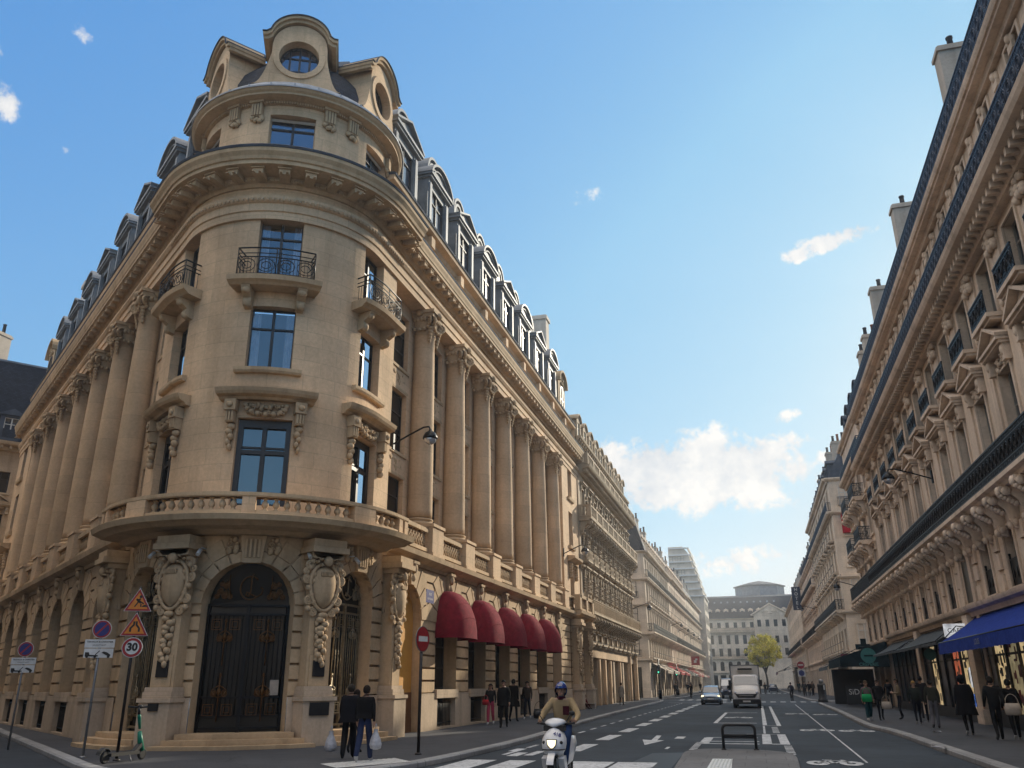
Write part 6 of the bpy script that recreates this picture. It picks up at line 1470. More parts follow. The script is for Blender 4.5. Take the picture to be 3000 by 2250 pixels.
def build_vehicles():
    FF = Flat(0, 0, 1, 0, 0, 1)
    # --- small hatchback, nose towards us
    t = thing('parked_car' if False else 'hatchback_car', 'silver blue hatchback with lit headlamps driving towards us', 'car', (-4.04, 79.0, 0), pi)
    mb = MB(); S = []
    for y, w, z0, zb, zt in ((-1.95, .70, .34, .72, .86), (-1.85, .82, .24, .78, .95), (-1.2, .86, .2, .86, .98), (.0, .87, .2, .88, 1.0), (.95, .87, .2, .86, .98), (1.5, .85, .22, .78, .9), (1.82, .78, .26, .68, .78), (1.95, .62, .32, .58, .64)):
        S.append((y, [(0, z0), (w * .8, z0), (w * .98, z0 + .12), (w, (z0 + zb) / 2), (w * .96, zb), (w * .7, zt), (0, zt + .03)]))
    loft(mb, S); body = mb.build('body', M['carblue'], t, True)
    mb = MB(); S = []
    for y, w, zt in ((-1.8, .70, 1.0), (-1.55, .68, 1.38), (-.9, .66, 1.52), (.1, .65, 1.53), (.45, .63, 1.44), (1.0, .72, .98)): S.append((y, [(0, .9), (w * 1.08, .9), (w * 1.06, .96), (w, zt - .06), (w * .9, zt), (0, zt + .02)]))
    loft(mb, S); mb.build('cabin', M['carblue'], t, True)
    mb = MB(); mb.face([(-.66, 1.0, 1.0), (.66, 1.0, 1.0), (.55, .5, 1.43), (-.55, .5, 1.43)]); mb.build('windscreen', M['carglass'], t, True)
    for sg in (-1, 1):
        mb = MB(); mb.face([(sg * .755, .75, 1.02), (sg * .755, -1.3, 1.02), (sg * .68, -1.2, 1.4), (sg * .66, .3, 1.4)]); mb.build('side_window', M['carglass'], t, True)
        mb = MB(); mb.ball((sg * .62, 1.78, .68), (.17, .1, .1), 10, 8); mb.build('headlight', M['headlamp'], t, True)
        mb = MB(); mb.ball((sg * .93, .75, 1.03), (.11, .07, .08), 8, 6); mb.build('wing_mirror', M['carblue'], t, True)
        wheel(t, sg * .74, 1.25, .3, .2); wheel(t, sg * .74, -1.25, .3, .2)
    mb = MB(); mb.box(-.42, .42, 1.86, 1.95, .58, .66); mb.box(-.6, .6, 1.86, 1.965, .24, .4); mb.build('grille', M['plasticblk'], t, True)
    mb = MB(); mb.box(-.26, .26, 1.95, 1.985, .44, .55); mb.build('number_plate', M['signwhite'], t, True); mb = MB(); mb.box(-.86, .86, -1.7, 1.86, .15, .26); mb.build('underbody', M['plasticblk'], t, True)
    # --- delivery truck
    t = thing('delivery_truck', 'white delivery truck with refrigerated box, heading towards us', 'truck', (-.95, 70.3, 0), pi)
    mb = MB(); mb.box(-1.06, 1.06, -4.2, 1.05, .95, 3.02); mb.build('cargo_box', M['boxwhite'], t, True)
    mb = MB()
    for a, b, c, d in ((-1.08, -1.0, .94, 3.04), (1.0, 1.08, .94, 3.04)): mb.box(a, b, 1.0, 1.075, c, d)
    mb.box(-1.08, 1.08, 1.0, 1.075, 2.97, 3.05); mb.build('box_trim', M['steel'], t, True)
    mb = MB(); mb.box(-.6, .55, 1.04, 1.35, 2.62, 2.84); u = mb.build('cooling_unit', M['boxwhite'], t, True); mb = MB(); mb.box(-.55, .5, 1.35, 1.37, 2.66, 2.79); mb.build('vent', M['plasticblk'], u, True)
    mb = MB(); S = []
    for y, w, zt in ((1.1, .98, 2.3), (1.75, .96, 2.32), (1.95, .95, 2.2), (2.45, .97, 1.58), (2.95, .96, 1.36), (3.2, .92, 1.18), (3.3, .86, .8)):
        S.append((y, [(0, .45), (w * .9, .45), (w, .6), (w * 1.02, min(1.2, zt - .2)), (w * .98, zt - .12), (w * .86, zt), (0, zt + .03)]))
    loft(mb, S); mb.build('cab', M['vanwhite'], t, True)
    mb = MB(); mb.face([(-.85, 2.5, 1.6), (.85, 2.5, 1.6), (.78, 2.02, 2.22), (-.78, 2.02, 2.22)]); mb.build('windscreen', M['carglass'], t, True)
    mb = MB(); mb.prism(FF, [(-.78, .98), (.78, .98), (.6, .72), (-.6, .72)], 3.27, 3.34); mb.box(-.93, .93, 3.0, 3.36, .28, .62); mb.prism(FF, [(-.8, 1.06), (-.55, .92), (.55, .92), (.8, 1.06), (.6, .8), (-.6, .8)], 3.24, 3.32); mb.build('grille', M['plasticblk'], t, True)
    mb = MB(); mb.box(-.5, .5, 3.3, 3.345, .84, .89); mb.build('grille_bar', M['chrome'], t, True)
    mb = MB(); mb.box(-.27, .27, 3.36, 3.38, .42, .53); mb.build('number_plate', M['signwhite'], t, True)
    for sg in (-1, 1):
        mb = MB(); mb.ball((sg * .76, 3.16, 1.02), (.15, .1, .17), 10, 8); mb.build('headlight', M['lampoff'], t, True)
        mb = MB(); mb.box(sg * 1.12 - .1, sg * 1.12 + .1, 2.2, 2.35, 1.5, 1.95); mb.tube([(sg * .95, 2.25, 1.7), (sg * 1.08, 2.28, 1.7)], .03, 5); mb.build('wing_mirror', M['plasticblk'], t, True)
        mb = MB(); mb.face([(sg * .995, 1.3, 1.55), (sg * .995, 2.3, 1.55), (sg * .97, 1.95, 2.15), (sg * .97, 1.3, 2.15)]); mb.build('side_window', M['carglass'], t, True)
        wheel(t, sg * .86, 2.4, .38, .26); wheel(t, sg * .86, -2.6, .38, .3)
    mb = MB(); mb.box(-.8, .8, -4.1, 2.2, .5, .95); mb.build('chassis', M['plasticblk'], t, True)
    # --- navy van behind the car
    t = thing('navy_van', 'dark navy van waiting behind the silver blue hatchback', 'van', (-3.6, 113, 0), pi)
    mb = MB(); S = []
    for y, w, zt in ((-2.4, .9, 2.1), (-2.2, .95, 2.25), (1.0, .95, 2.28), (1.4, .93, 2.2), (2.0, .95, 1.4), (2.5, .92, 1.15), (2.7, .84, .8)): S.append((y, [(0, .35), (w * .9, .35), (w, .5), (w * 1.02, min(1.2, zt - .15)), (w * .95, zt - .1), (w * .8, zt), (0, zt + .03)]))
    loft(mb, S); mb.build('body', M['vannavy'], t, True)
    mb = MB(); mb.face([(-.84, 2.03, 1.42), (.84, 2.03, 1.42), (.76, 1.46, 2.16), (-.76, 1.46, 2.16)]); mb.build('windscreen', M['paneblue'], t, True)
    for sg in (-1, 1):
        mb = MB(); mb.ball((sg * .72, 2.55, .9), (.14, .1, .12), 8, 6); mb.build('headlight', M['lampoff'], t, True); wheel(t, sg * .8, 1.6, .33, .22); wheel(t, sg * .8, -1.6, .33, .22)
    mb = MB(); mb.box(-.5, .5, 2.62, 2.74, .55, .75); mb.build('grille', M['plasticblk'], t, True)
    # --- dark cars waiting at the far right kerb
    for x, y, lab in ((2.6, 176, 'dark car seen beside the cyclists far up the street'),):
        t = thing('dark_car', lab, 'car', (x, y, 0), 0); mb = MB(); S = []
        for yy, w, zt in ((-2, .75, .8), (-1.8, .85, .95), (0, .88, 1.0), (1.7, .85, .9), (2, .7, .65)): S.append((yy, [(0, .22), (w, .3), (w, zt - .2), (w * .8, zt), (0, zt + .02)]))
        loft(mb, S); mb.build('body', M['vannavy'], t, True); mb = MB(); S = [(-1.6, [(0, .9), (.78, .9), (.7, 1.0), (0, 1.02)]), (-1.1, [(0, .9), (.76, .9), (.62, 1.42), (0, 1.46)]), (.3, [(0, .9), (.76, .9), (.6, 1.42), (0, 1.46)]), (1.0, [(0, .9), (.78, .9), (.7, .98), (0, 1.0)])]; loft(mb, S); mb.build('cabin', M['carglass'], t, True)
        for sg in (-1, 1): wheel(t, sg * .76, 1.25, .3, .2); wheel(t, sg * .76, -1.25, .3, .2)
    # --- motor scooter in front
    t = thing('motor_scooter', 'white motor scooter numbered 418 with lit headlamp, ridden towards us', 'scooter', (-3.79, 16.95, 0), pi)
    def tyre(y, r, w, par=t):
        mb = MB(); mb.tube([(0, y + (r - w) * cos(2 * pi * k / 28), r + (r - w) * sin(2 * pi * k / 28)) for k in range(29)], w, 10, caps=False); a = mb.build('wheel', M['rubber'], par, True)
        mb = MB(); mb.lathe((0, 0, 0), [(r - w * 1.6, -.04), (r - w * 1.5, 0), (r - w * 1.6, .04)], 20); mb.v = [(z, y + x, r + q) for x, q, z in mb.v]; mb.build('rim', M['steel'], a, True)
    tyre(.62, .265, .062); tyre(-.66, .25, .07)
    FR = ((.51, .10, .60, .50), (.53, .17, .66, .5), (.61, .215, .70, .48), (.70, .232, .70, .46), (.79, .225, .66, .43), (.88, .18, .6, .40), (.95, .11, .54, .38), (.98, .03, .5, .38))
    def fair(x, z):
        for p, q in zip(FR[:-1], FR[1:]):
            if p[0] <= z <= q[0]:
                k = (z - p[0]) / (q[0] - p[0]); w, yf, yb = (p[i] + (q[i] - p[i]) * k for i in (1, 2, 3)); return yb + (yf - yb) * sqrt(max(0, 1 - min(1, x / w) ** 2)) ** .7
        return .5
    mb = MB(); rows = []
    for z, w, yf, yb in FR: rows.append([(w * sin(a), yb + (yf - yb) * max(0, cos(a)) ** .7, z) for a in [-pi / 2 + pi * k / 14 for k in range(15)]])
    mb.grid(rows); mb.build('front_fairing', M['scwhite'], t, True)
    mb = MB(); mb.tube([(x, y + .006, z) for x, y, z in rows[2]], .011, 6); mb.build('fairing_seam', M['plasticblk'], t, True)
    mb = MB(); P = [(-.085, .775), (.085, .775), (.07, .69), (.02, .64), (-.02, .64), (-.07, .69)]
    f2 = Flat(0, .0, 1, 0, 0, 1); mb.prism(f2, P, .6, .712); mb.build('headlight', M['headlamp'], t, True)
    mb = MB(); mb.band(f2, P, .014, .62, .716, 0, True); mb.build('headlight_rim', M['plasticblk'], t, True)
    for sg in (-1, 1):
        mb = MB(); mb.ball((sg * .165, .625, .73), (.032, .04, .032), 8, 6); mb.build('indicator', M['plasticblk'], t, True)
        mb = MB(); mb.prism(Flat(0, 0, 0, 1, 1, 0), [(.5, .5), (.66, .46), (.58, .32), (.4, .18), (.3, .2), (.42, .5)], sg * .16 - .05, sg * .16 + .05); mb.build('leg_shield', M['scwhite'], t, True)
        mb = MB(); mb.tube([(sg * .075, .6, .47), (sg * .075, .62, .27)], .022, 8); mb.build('fork', M['steel'], t, True)
    mb = MB(); mb.text('418', lambda x, y: (-.085 - x * .9, fair(.085 + x * .9, .865 + y * .8 - x * .25) + .008, .865 + y * .8 - x * .25), .1, bold=.004); mb.build('number', M['signblue'], t, True)
    mb = MB(); P = [(.62 + .30 * cos(a), .265 + .30 * sin(a)) for a in [pi * (.12 + .62 * k / 10) for k in range(11)]]; mb.band(Flat(0, 0, 0, 1, 1, 0), P, .025, -.065, .065); mb.build('mudguard', M['scwhite'], t, True)
    mb = MB(); rows = []                              # handlebar cover
    for z, w, yf in ((.99, .05, .52), (1.02, .17, .53), (1.065, .21, .5), (1.115, .16, .46), (1.145, .05, .42)): rows.append([(w * sin(a), .3 + (yf - .3) * max(0, cos(a)) ** .6, z) for a in [-pi / 2 + pi * k / 12 for k in range(13)]])
    mb.grid(rows); mb.face(rows[-1]); mb.face(rows[0]); mb.build('handlebar_cover', M['scwhite'], t, True)
    mb = MB(); mb.box(-.2, .2, .32, .48, .92, 1.02); mb.tube([(0, .42, .5), (0, .36, 1.05)], .05, 8); mb.build('steering_column', M['plasticblk'], t, True)
    for sg in (-1, 1):
        mb = MB(); mb.tube([(sg * .18, .36, 1.04), (sg * .36, .27, 1.05)], .022, 8); mb.tube([(sg * .25, .36, 1.06), (sg * .37, .33, 1.04)], .008, 6); mb.build('handlebar_grip', M['plasticblk'], t, True)
        mb = MB(); mb.tube([(sg * .22, .38, 1.08), (sg * .30, .38, 1.2)], .009, 6); mb.ball((sg * .33, .38, 1.23), (.06, .02, .045), 10, 8); mb.build('mirror', M['plasticblk'], t, True)
    mb = MB(); S = []
    for y, w, z0, zt in ((-.95, .10, .62, .74), (-.8, .17, .5, .78), (-.4, .2, .35, .8), (-.05, .17, .3, .72), (.05, .12, .28, .5)): S.append((y, [(0, z0), (w * .8, z0), (w, (z0 + zt) / 2), (w * .85, zt), (0, zt)]))
    loft(mb, S); mb.build('rear_body', M['scwhite'], t, True)
    mb = MB(); mb.box(-.18, .18, -.05, .45, .22, .28); mb.build('floorboard', M['plasticblk'], t, True)
    mb = MB(); S = []
    for y, w, zt in ((-.85, .12, .84), (-.5, .16, .88), (-.1, .14, .85), (0, .1, .78)): S.append((y, [(0, .76), (w, .78), (w * .9, zt), (0, zt + .01)]))
    loft(mb, S); mb.build('saddle', M['plasticblk'], t, True)

# ================================================================== tree
def build_tree():
    t = thing('street_tree', 'yellow green spring tree standing in the square at the street end', 'tree', (2.2, 236, 0)); rnd = random.Random(5)
    mb = MB(); mb.tube([(2.2, 236, 0), (2.3, 236, 2.5), (2.0, 236.2, 4.6)], .3, 10, 0, True, [.34, .26, .2]); ends = []
    for k in range(12):
        a = 2 * pi * k / 12 + rnd.uniform(-.2, .2); r = rnd.uniform(1.6, 3.6); z = rnd.uniform(7, 11.5)
        P = [(2.1, 236, 3.8 + rnd.uniform(0, .8)), (2 + r * .4 * cos(a), 236 + r * .4 * sin(a), 6.2), (2 + r * cos(a), 236 + r * sin(a), z)]; mb.tube(P, .1, 6, 0, True, [.13, .08, .03]); ends.append(P[-1])
        for j in range(3): q = (P[-1][0] + rnd.uniform(-1, 1), P[-1][1] + rnd.uniform(-1, 1), z + rnd.uniform(-.3, 1.4)); mb.tube([P[1], q], .03, 5, 0, True, [.05, .015]); ends.append(q)
    mb.build('trunk', M['bark'], t)
    mb = MB(); clumps = []
    for k in range(150):
        while True:
            x, y, z = rnd.uniform(-1, 1), rnd.uniform(-1, 1), rnd.uniform(-1, 1)
            if .25 < x * x + y * y + z * z < 1: break
        clumps.append((1.9 + 4.4 * x, 236 + 4.2 * y, 9.4 + 4.0 * z - .35 * x * x * 2, rnd.uniform(.5, 1.0)))
    for cx, cy, cz, r in clumps:
        for j in range(90):
            d = Vector((rnd.gauss(0, 1), rnd.gauss(0, 1), rnd.gauss(0, .8))).normalized() * r * rnd.uniform(.3, 1.1); c = Vector((cx, cy, cz)) + d
            a = Vector((rnd.uniform(-1, 1), rnd.uniform(-1, 1), rnd.uniform(-1, 1))).normalized(); b = a.cross(Vector((rnd.uniform(-1, 1), rnd.uniform(-1, 1), rnd.uniform(-1, 1)))).normalized(); s = rnd.uniform(.11, .24)
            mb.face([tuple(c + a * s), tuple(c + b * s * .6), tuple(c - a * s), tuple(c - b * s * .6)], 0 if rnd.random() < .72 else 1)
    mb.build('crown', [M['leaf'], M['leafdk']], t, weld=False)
# ================================================================== people
def V3(*a): return Vector(a)
def base_pose(stride=0., arm=0., lean=0.):
    J = dict(pelvis=V3(0, 0, .96), waist=V3(0, .01 + lean * .3, 1.10), chest=V3(0, lean * .7, 1.31), neck0=V3(0, lean, 1.455), neck1=V3(0, .015 + lean, 1.53), head0=V3(0, .03 + lean, 1.61), head1=V3(0, .03 + lean, 1.69))
    for s, k in ((-1, 'L'), (1, 'R')):
        f = stride * s; g = -arm * s
        J['sh' + k] = V3(s * .175, lean * .9 - .005, 1.415); J['el' + k] = V3(s * .225, -.04 + g * .14 + lean, 1.14); J['wr' + k] = V3(s * .235, .05 + g * .32 + lean, .91); J['pa' + k] = V3(s * .235, .07 + g * .36 + lean, .84)
        J['hip' + k] = V3(s * .085, 0, .91); J['kn' + k] = V3(s * .095, .03 + f * .17 + (.05 if f < 0 else 0), .50); J['an' + k] = V3(s * .10, -.03 + f * .34, .085 + (.07 if f < 0 else 0)); J['to' + k] = V3(s * .115, .12 + f * .34, .035 + (.0 if f < 0 else .0))
    return J
RAD = dict(pelvis=.125, waist=.115, chest=.135, neck0=.07, neck1=.052, head0=.082, head1=.07, sh=.068, el=.047, wr=.033, pa=.036, hip=.09, kn=.06, an=.043, to=.036)
ED = [('pelvis', 'waist', 'top'), ('waist', 'chest', 'top'), ('chest', 'neck0', 'top'), ('neck0', 'neck1', 'skin'), ('neck1', 'head0', 'skin'), ('head0', 'head1', 'skin')]
for k in 'LR': ED += [('chest', 'sh' + k, 'top'), ('sh' + k, 'el' + k, 'top'), ('el' + k, 'wr' + k, 'top'), ('wr' + k, 'pa' + k, 'skin'), ('pelvis', 'hip' + k, 'bot'), ('hip' + k, 'kn' + k, 'bot'), ('kn' + k, 'an' + k, 'bot'), ('an' + k, 'to' + k, 'shoe')]
def skin_mesh(J, rad, tags, fingers=True, curl=.3, sub=1):
    names = list(J); idx = {n: i for i, n in enumerate(names)}; V = [J[n].copy() for n in names]; R = [rad.get(n, rad.get(n.rstrip('LR'), .05)) for n in names]; E = [(idx[a], idx[b]) for a, b, t in tags]; S = [(J[a], J[b], t) for a, b, t in tags]
    if fingers:
        for k, s in (('L', -1), ('R', 1)):
            w, p = J['wr' + k], J['pa' + k]; d = (p - w).normalized(); side = V3(s, 0, 0) - d * d.x * s; side = side.normalized() if side.length > .1 else V3(0, 1, 0)
            fwd = d.cross(side).normalized()
            if fwd.y < 0 and abs(d.z) > .5: fwd = -fwd
            inn = -side
            for j, (off, ln) in enumerate(((.03, .062), (.011, .072), (-.009, .067), (-.028, .05))):
                a = p + fwd * off + d * .02; b = a + d * ln * .55 + inn * ln * curl * .4; c = b + d * ln * (.5 - curl * .3) + inn * ln * curl
                i = len(V); V += [a, b, c]; R += [.0105, .0095, .008]; E += [(idx['pa' + k], i), (i, i + 1), (i + 1, i + 2)]; S += [(p, a, 'skin'), (a, b, 'skin'), (b, c, 'skin')]
            a = w + d * .025 + fwd * .035; b = a + d * .03 + fwd * .025 + inn * .012; i = len(V); V += [a, b]; R += [.012, .0095]; E += [(idx['pa' + k], i), (i, i + 1)]; S += [(w, a, 'skin'), (a, b, 'skin')]
    me = bpy.data.meshes.new('p'); me.from_pydata([tuple(v) for v in V], E, []); o = bpy.data.objects.new('p', me); COL.objects.link(o)
    o.modifiers.new('s', 'SKIN'); m = o.modifiers.new('b', 'SUBSURF'); m.levels = sub; m.render_levels = sub
    lay = me.skin_vertices[0].data
    for i, r in enumerate(R): lay[i].radius = (r, r)
    lay[idx['pelvis']].use_root = True
    dg = bpy.context.evaluated_depsgraph_get(); out = bpy.data.meshes.new_from_object(o.evaluated_get(dg))
    bpy.data.objects.remove(o); bpy.data.meshes.remove(me)
    return out, S
def segd(p, a, b):
    ab = b - a; t = max(0, min(1, (p - a).dot(ab) / max(1e-9, ab.length_squared))); return (p - a - ab * t).length
def person(label, x, y, face, h=1.72, top=(.02, .02, .022), bot=(.02, .022, .03), shoe=(.03, .03, .03), hair=(.02, .015, .01), stride=.8, arm=.5, coat=None, longhair=False, bald=False, hood=None, wide=1., bulk=1., z0=.14, detail=False, skin='skin', pose=None, group=None, hat=None, lean=.02, helmet=False, cat='person', sub=1, name='person'):
    J = base_pose(stride, arm, lean)
    if pose: J.update({k: V3(*v) for k, v in pose.items()})
    rad = dict(RAD)
    for k in ('kn', 'an'): rad[k] *= wide
    for k in ('sh', 'el', 'chest', 'waist'): rad[k] *= bulk
    me, S = skin_mesh(J, rad, ED, detail, sub=sub)
    mats = [M[skin], fab(top), fab(bot), fab(shoe)]; ids = {'skin': 0, 'top': 1, 'bot': 2, 'shoe': 3}
    torso = [(J['pelvis'], J['waist']), (J['waist'], J['chest']), (J['chest'], J['neck0'])]
    for v in me.vertices:
        p = v.co; bt = min(S, key=lambda s: segd(p, s[0], s[1])); 
        if bt[2] == 'top' and min(segd(p, *q) for q in torso) < .17 and abs(p.x) < .2:
            c = J['waist'].y + (J['chest'].y - J['waist'].y) * max(0, min(1.2, (p.z - J['waist'].z) / max(.05, J['chest'].z - J['waist'].z))) if not pose else None
            if c is not None: p.y = c + (p.y - c) * .8; p.x *= 1.12
    for m in mats: me.materials.append(m)
    mi = []
    for f in me.polygons:
        bt = min(S, key=lambda s: segd(f.center, s[0], s[1])); mi.append(ids[bt[2]])
    me.polygons.foreach_set('material_index', mi); me.polygons.foreach_set('use_smooth', [True] * len(mi))
    t = thing(name, label, cat, (x, y, z0), atan2(-face[0], face[1]), group); t.scale = (h / 1.76,) * 3
    # face, ears joined to the same mesh
    bm = bmesh.new(); bm.from_mesh(me); hd = J['head0']; n0 = len(bm.verts)
    fb = MB(); fb.ball((hd.x, hd.y + .082, hd.z - .005), (.013, .022, .022), 8, 6, 0)
    for s in (-1, 1): fb.ball((hd.x + s * .082, hd.y - .005, hd.z), (.014, .024, .034), 8, 6, 0)
    fb.ball((hd.x, hd.y + .055, hd.z - .055), (.05, .04, .035), 8, 6, 0)
    for f, mm in zip(fb.F, fb.m):
        vs = [bm.verts.new(fb.v[k]) for k in f]
        try: q = bm.faces.new(vs); q.smooth = True; q.material_index = 0
        except ValueError: pass
    if detail:
        mats2 = len(me.materials); me.materials.append(M['signblack']); me.materials.append(M['wine'])
        e = MB()
        for s in (-1, 1): e.ball((hd.x + s * .032, hd.y + .078, hd.z + .018), (.013, .008, .007), 8, 5)
        e.ball((hd.x, hd.y + .088, hd.z - .048), (.024, .008, .006), 8, 5, 1)
        for s in (-1, 1): e.tube([(hd.x + s * .05, hd.y + .074, hd.z + .038), (hd.x + s * .016, hd.y + .084, hd.z + .04)], .005, 5)
        for f, mm in zip(e.F, e.m):
            vs = [bm.verts.new(e.v[k]) for k in f]
            try: q = bm.faces.new(vs); q.smooth = True; q.material_index = mats2 + mm
            except ValueError: pass
    bmesh.ops.recalc_face_normals(bm, faces=bm.faces); bm.to_mesh(me); bm.free()
    b = bpy.data.objects.new('body', me); COL.objects.link(b); b.parent = t
    c = hd + V3(0, -.008, .03)
    def shell(r, keep, n=16, m=12, sc=(1, 1, 1)):
        mb = MB(); P = lambda i, j: (c.x + r * .92 * sc[0] * sin(pi * j / m) * cos(2 * pi * i / n), c.y + r * 1.12 * sc[1] * sin(pi * j / m) * sin(2 * pi * i / n), c.z + r * 1.12 * sc[2] * cos(pi * j / m))
        for j in range(m):
            for i in range(n):
                q = [P(i, j), P(i + 1, j), P(i + 1, j + 1), P(i, j + 1)]; ce = [sum(v[k] for v in q) / 4 for k in range(3)]
                if keep(ce[0] - c.x, ce[1] - c.y, ce[2] - c.z): mb.face(q, 0, None, True)
        return mb
    if helmet:
        mb = shell(.135, lambda X, Y, Z: not (Y > .03 and -.12 < Z < .035) and Z > -.13, 24, 18); mb.build('helmet', M['helmet'], t, True)
        mb = MB(); mb.mbox(LOC, -.05, .02, c.y + .135, c.y + .142, c.z + .068, c.z + .082); mb.build('helmet_marking', M['signwhite'], t, True)
    elif not bald:
        k = (lambda X, Y, Z: (Z > .035 or Y < .02) and Z > (-.10 if not longhair else -.16)) if not hat else (lambda X, Y, Z: Z > -.02 if not hat == 'beanie' else Z > 0.)
        mb = shell(.1 if not longhair else .108, k); mb.build('hair' if not hat else 'hat', fab(hair), t, True)
        if longhair:
            mb = MB(); rows = [[(c.x + w * cos(a), c.y - .03 + d * sin(a), c.z + z) for a in [pi + pi * q / 10 for q in range(11)]] for z, w, d in ((.02, .1, .1), (-.1, .11, .1), (-.22, .12, .1), (-.3, .09, .08))]; mb.grid(rows); mb.build('hair', fab(hair), t, True)
    if hood: mb = shell(.128, lambda X, Y, Z: Y < .05 or Z > .07); mb.build('hood', fab(hood), t, True)
    if coat:
        hem, col, fl = coat; mb = MB(); rows = []; ly = J['chest'].y
        for z, rx, ry in ((1.475, .085, .075), (1.44, .17, .1), (1.36, .205, .125), (1.15, .195, .13), (.98, .2, .14), (hem, fl, fl * .78)):
            rows.append([(rx * bulk * cos(a) , ly * .8 + ry * bulk * sin(a), z + .012 * sin(3 * a) * (z < 1)) for a in [2 * pi * q / 20 for q in range(20)]])
        mb.grid(rows, 0, True, True); mb.build('coat', fab(col), t, True)
    return t
def bag(label, pos, kind, name='shopping_bag', col='bagwhite', s=1.):
    t = thing(name, label, 'bag', pos); mb = MB(); rnd = random.Random(len(label))
    if kind == 'sack':
        rows = []
        for z, r in ((.0, .05), (.03, .13), (.12, .155), (.22, .13), (.32, .09), (.42, .05), (.47, .06)):
            rows.append([(pos[0] + s * r * (1 + .14 * sin(5 * a + z * 9)) * cos(a), pos[1] + s * r * .75 * (1 + .14 * sin(4 * a + 1)) * sin(a), pos[2] + s * z) for a in [2 * pi * k / 18 for k in range(18)]])
        mb.grid(rows, 0, True, True); mb.face(rows[0]); mb.build('sack', M[col], t)
        mb = MB()
        for o in (-.025, .025): mb.tube([(pos[0] + o * s, pos[1], pos[2] + .44 * s), (pos[0] + o * .7 * s, pos[1], pos[2] + .54 * s), (pos[0], pos[1], pos[2] + .6 * s)], .008, 5)
        mb.build('handle', M[col], t)
    else:
        w, d, h = .17 * s, .07 * s, .26 * s; rows = [[(pos[0] + w * k * cos(a) ** 1, pos[1] + d * k * sin(a), pos[2] + z) for a in [2 * pi * q / 16 for q in range(16)]] for z, k in ((0, .7), (.02, 1), (h * .5, 1.05), (h, .9))]; mb.grid(rows, 0, True, True); mb.face(rows[0]); mb.face(rows[-1]); mb.build('pouch', M[col] if col in M else M['bagwhite'], t)
        mb = MB(); mb.tube([(pos[0] + w * .8 * cos(a), pos[1], pos[2] + h + .2 * s * sin(a)) for a in [pi * k / 8 for k in range(9)]], .01, 5); mb.build('handle', M[col], t)
    return t
def bicycle(x, y, face, label):
    t = thing('bicycle', label, 'bicycle', (x, y, 0), atan2(-face[0], face[1]), 'bicycles ridden up the street')
    for yy in (-.52, .52):
        mb = MB(); mb.tube([(0, yy + .33 * cos(2 * pi * k / 24), .345 + .33 * sin(2 * pi * k / 24)) for k in range(25)], .022, 6, caps=False); mb.build('wheel', M['rubber'], t, True)
    mb = MB()
    for a, b in (((0, -.52, .345), (0, -.15, .35)), ((0, -.15, .35), (0, -.25, .85)), ((0, -.25, .82), (0, .36, .85)), ((0, .36, .9), (0, .52, .345)), ((0, -.15, .35), (0, .38, .75)), ((0, -.52, .345), (0, -.25, .82))): mb.tube([a, b], .018, 6)
    mb.tube([(-.27, .3, 1.02), (0, .38, 1.0), (.27, .3, 1.02)], .014, 6); mb.tube([(0, .36, .85), (0, .38, 1.0)], .016, 6); mb.build('frame', M['iron'], t, True)
    mb = MB(); mb.ball((0, -.27, .92), (.08, .13, .04), 8, 6); mb.build('saddle', M['plasticblk'], t, True); return t
RIDE = dict(pelvis=(0, -.27, 1.0), waist=(0, -.22, 1.14), chest=(0, -.06, 1.34), neck0=(0, .02, 1.46), neck1=(0, .05, 1.54), head0=(0, .08, 1.61), head1=(0, .08, 1.69), shL=(-.17, -.0, 1.42), shR=(.17, 0, 1.42), elL=(-.25, .14, 1.2), elR=(.25, .14, 1.2), wrL=(-.25, .28, 1.06), wrR=(.25, .28, 1.06), paL=(-.25, .34, 1.04), paR=(.25, .34, 1.04),
    hipL=(-.09, -.25, .96), hipR=(.09, -.25, .96), knL=(-.11, .06, .72), knR=(.11, .12, .62), anL=(-.1, -.14, .36), anR=(.1, -.02, .2), toL=(-.11, .02, .32), toR=(.11, .14, .17))
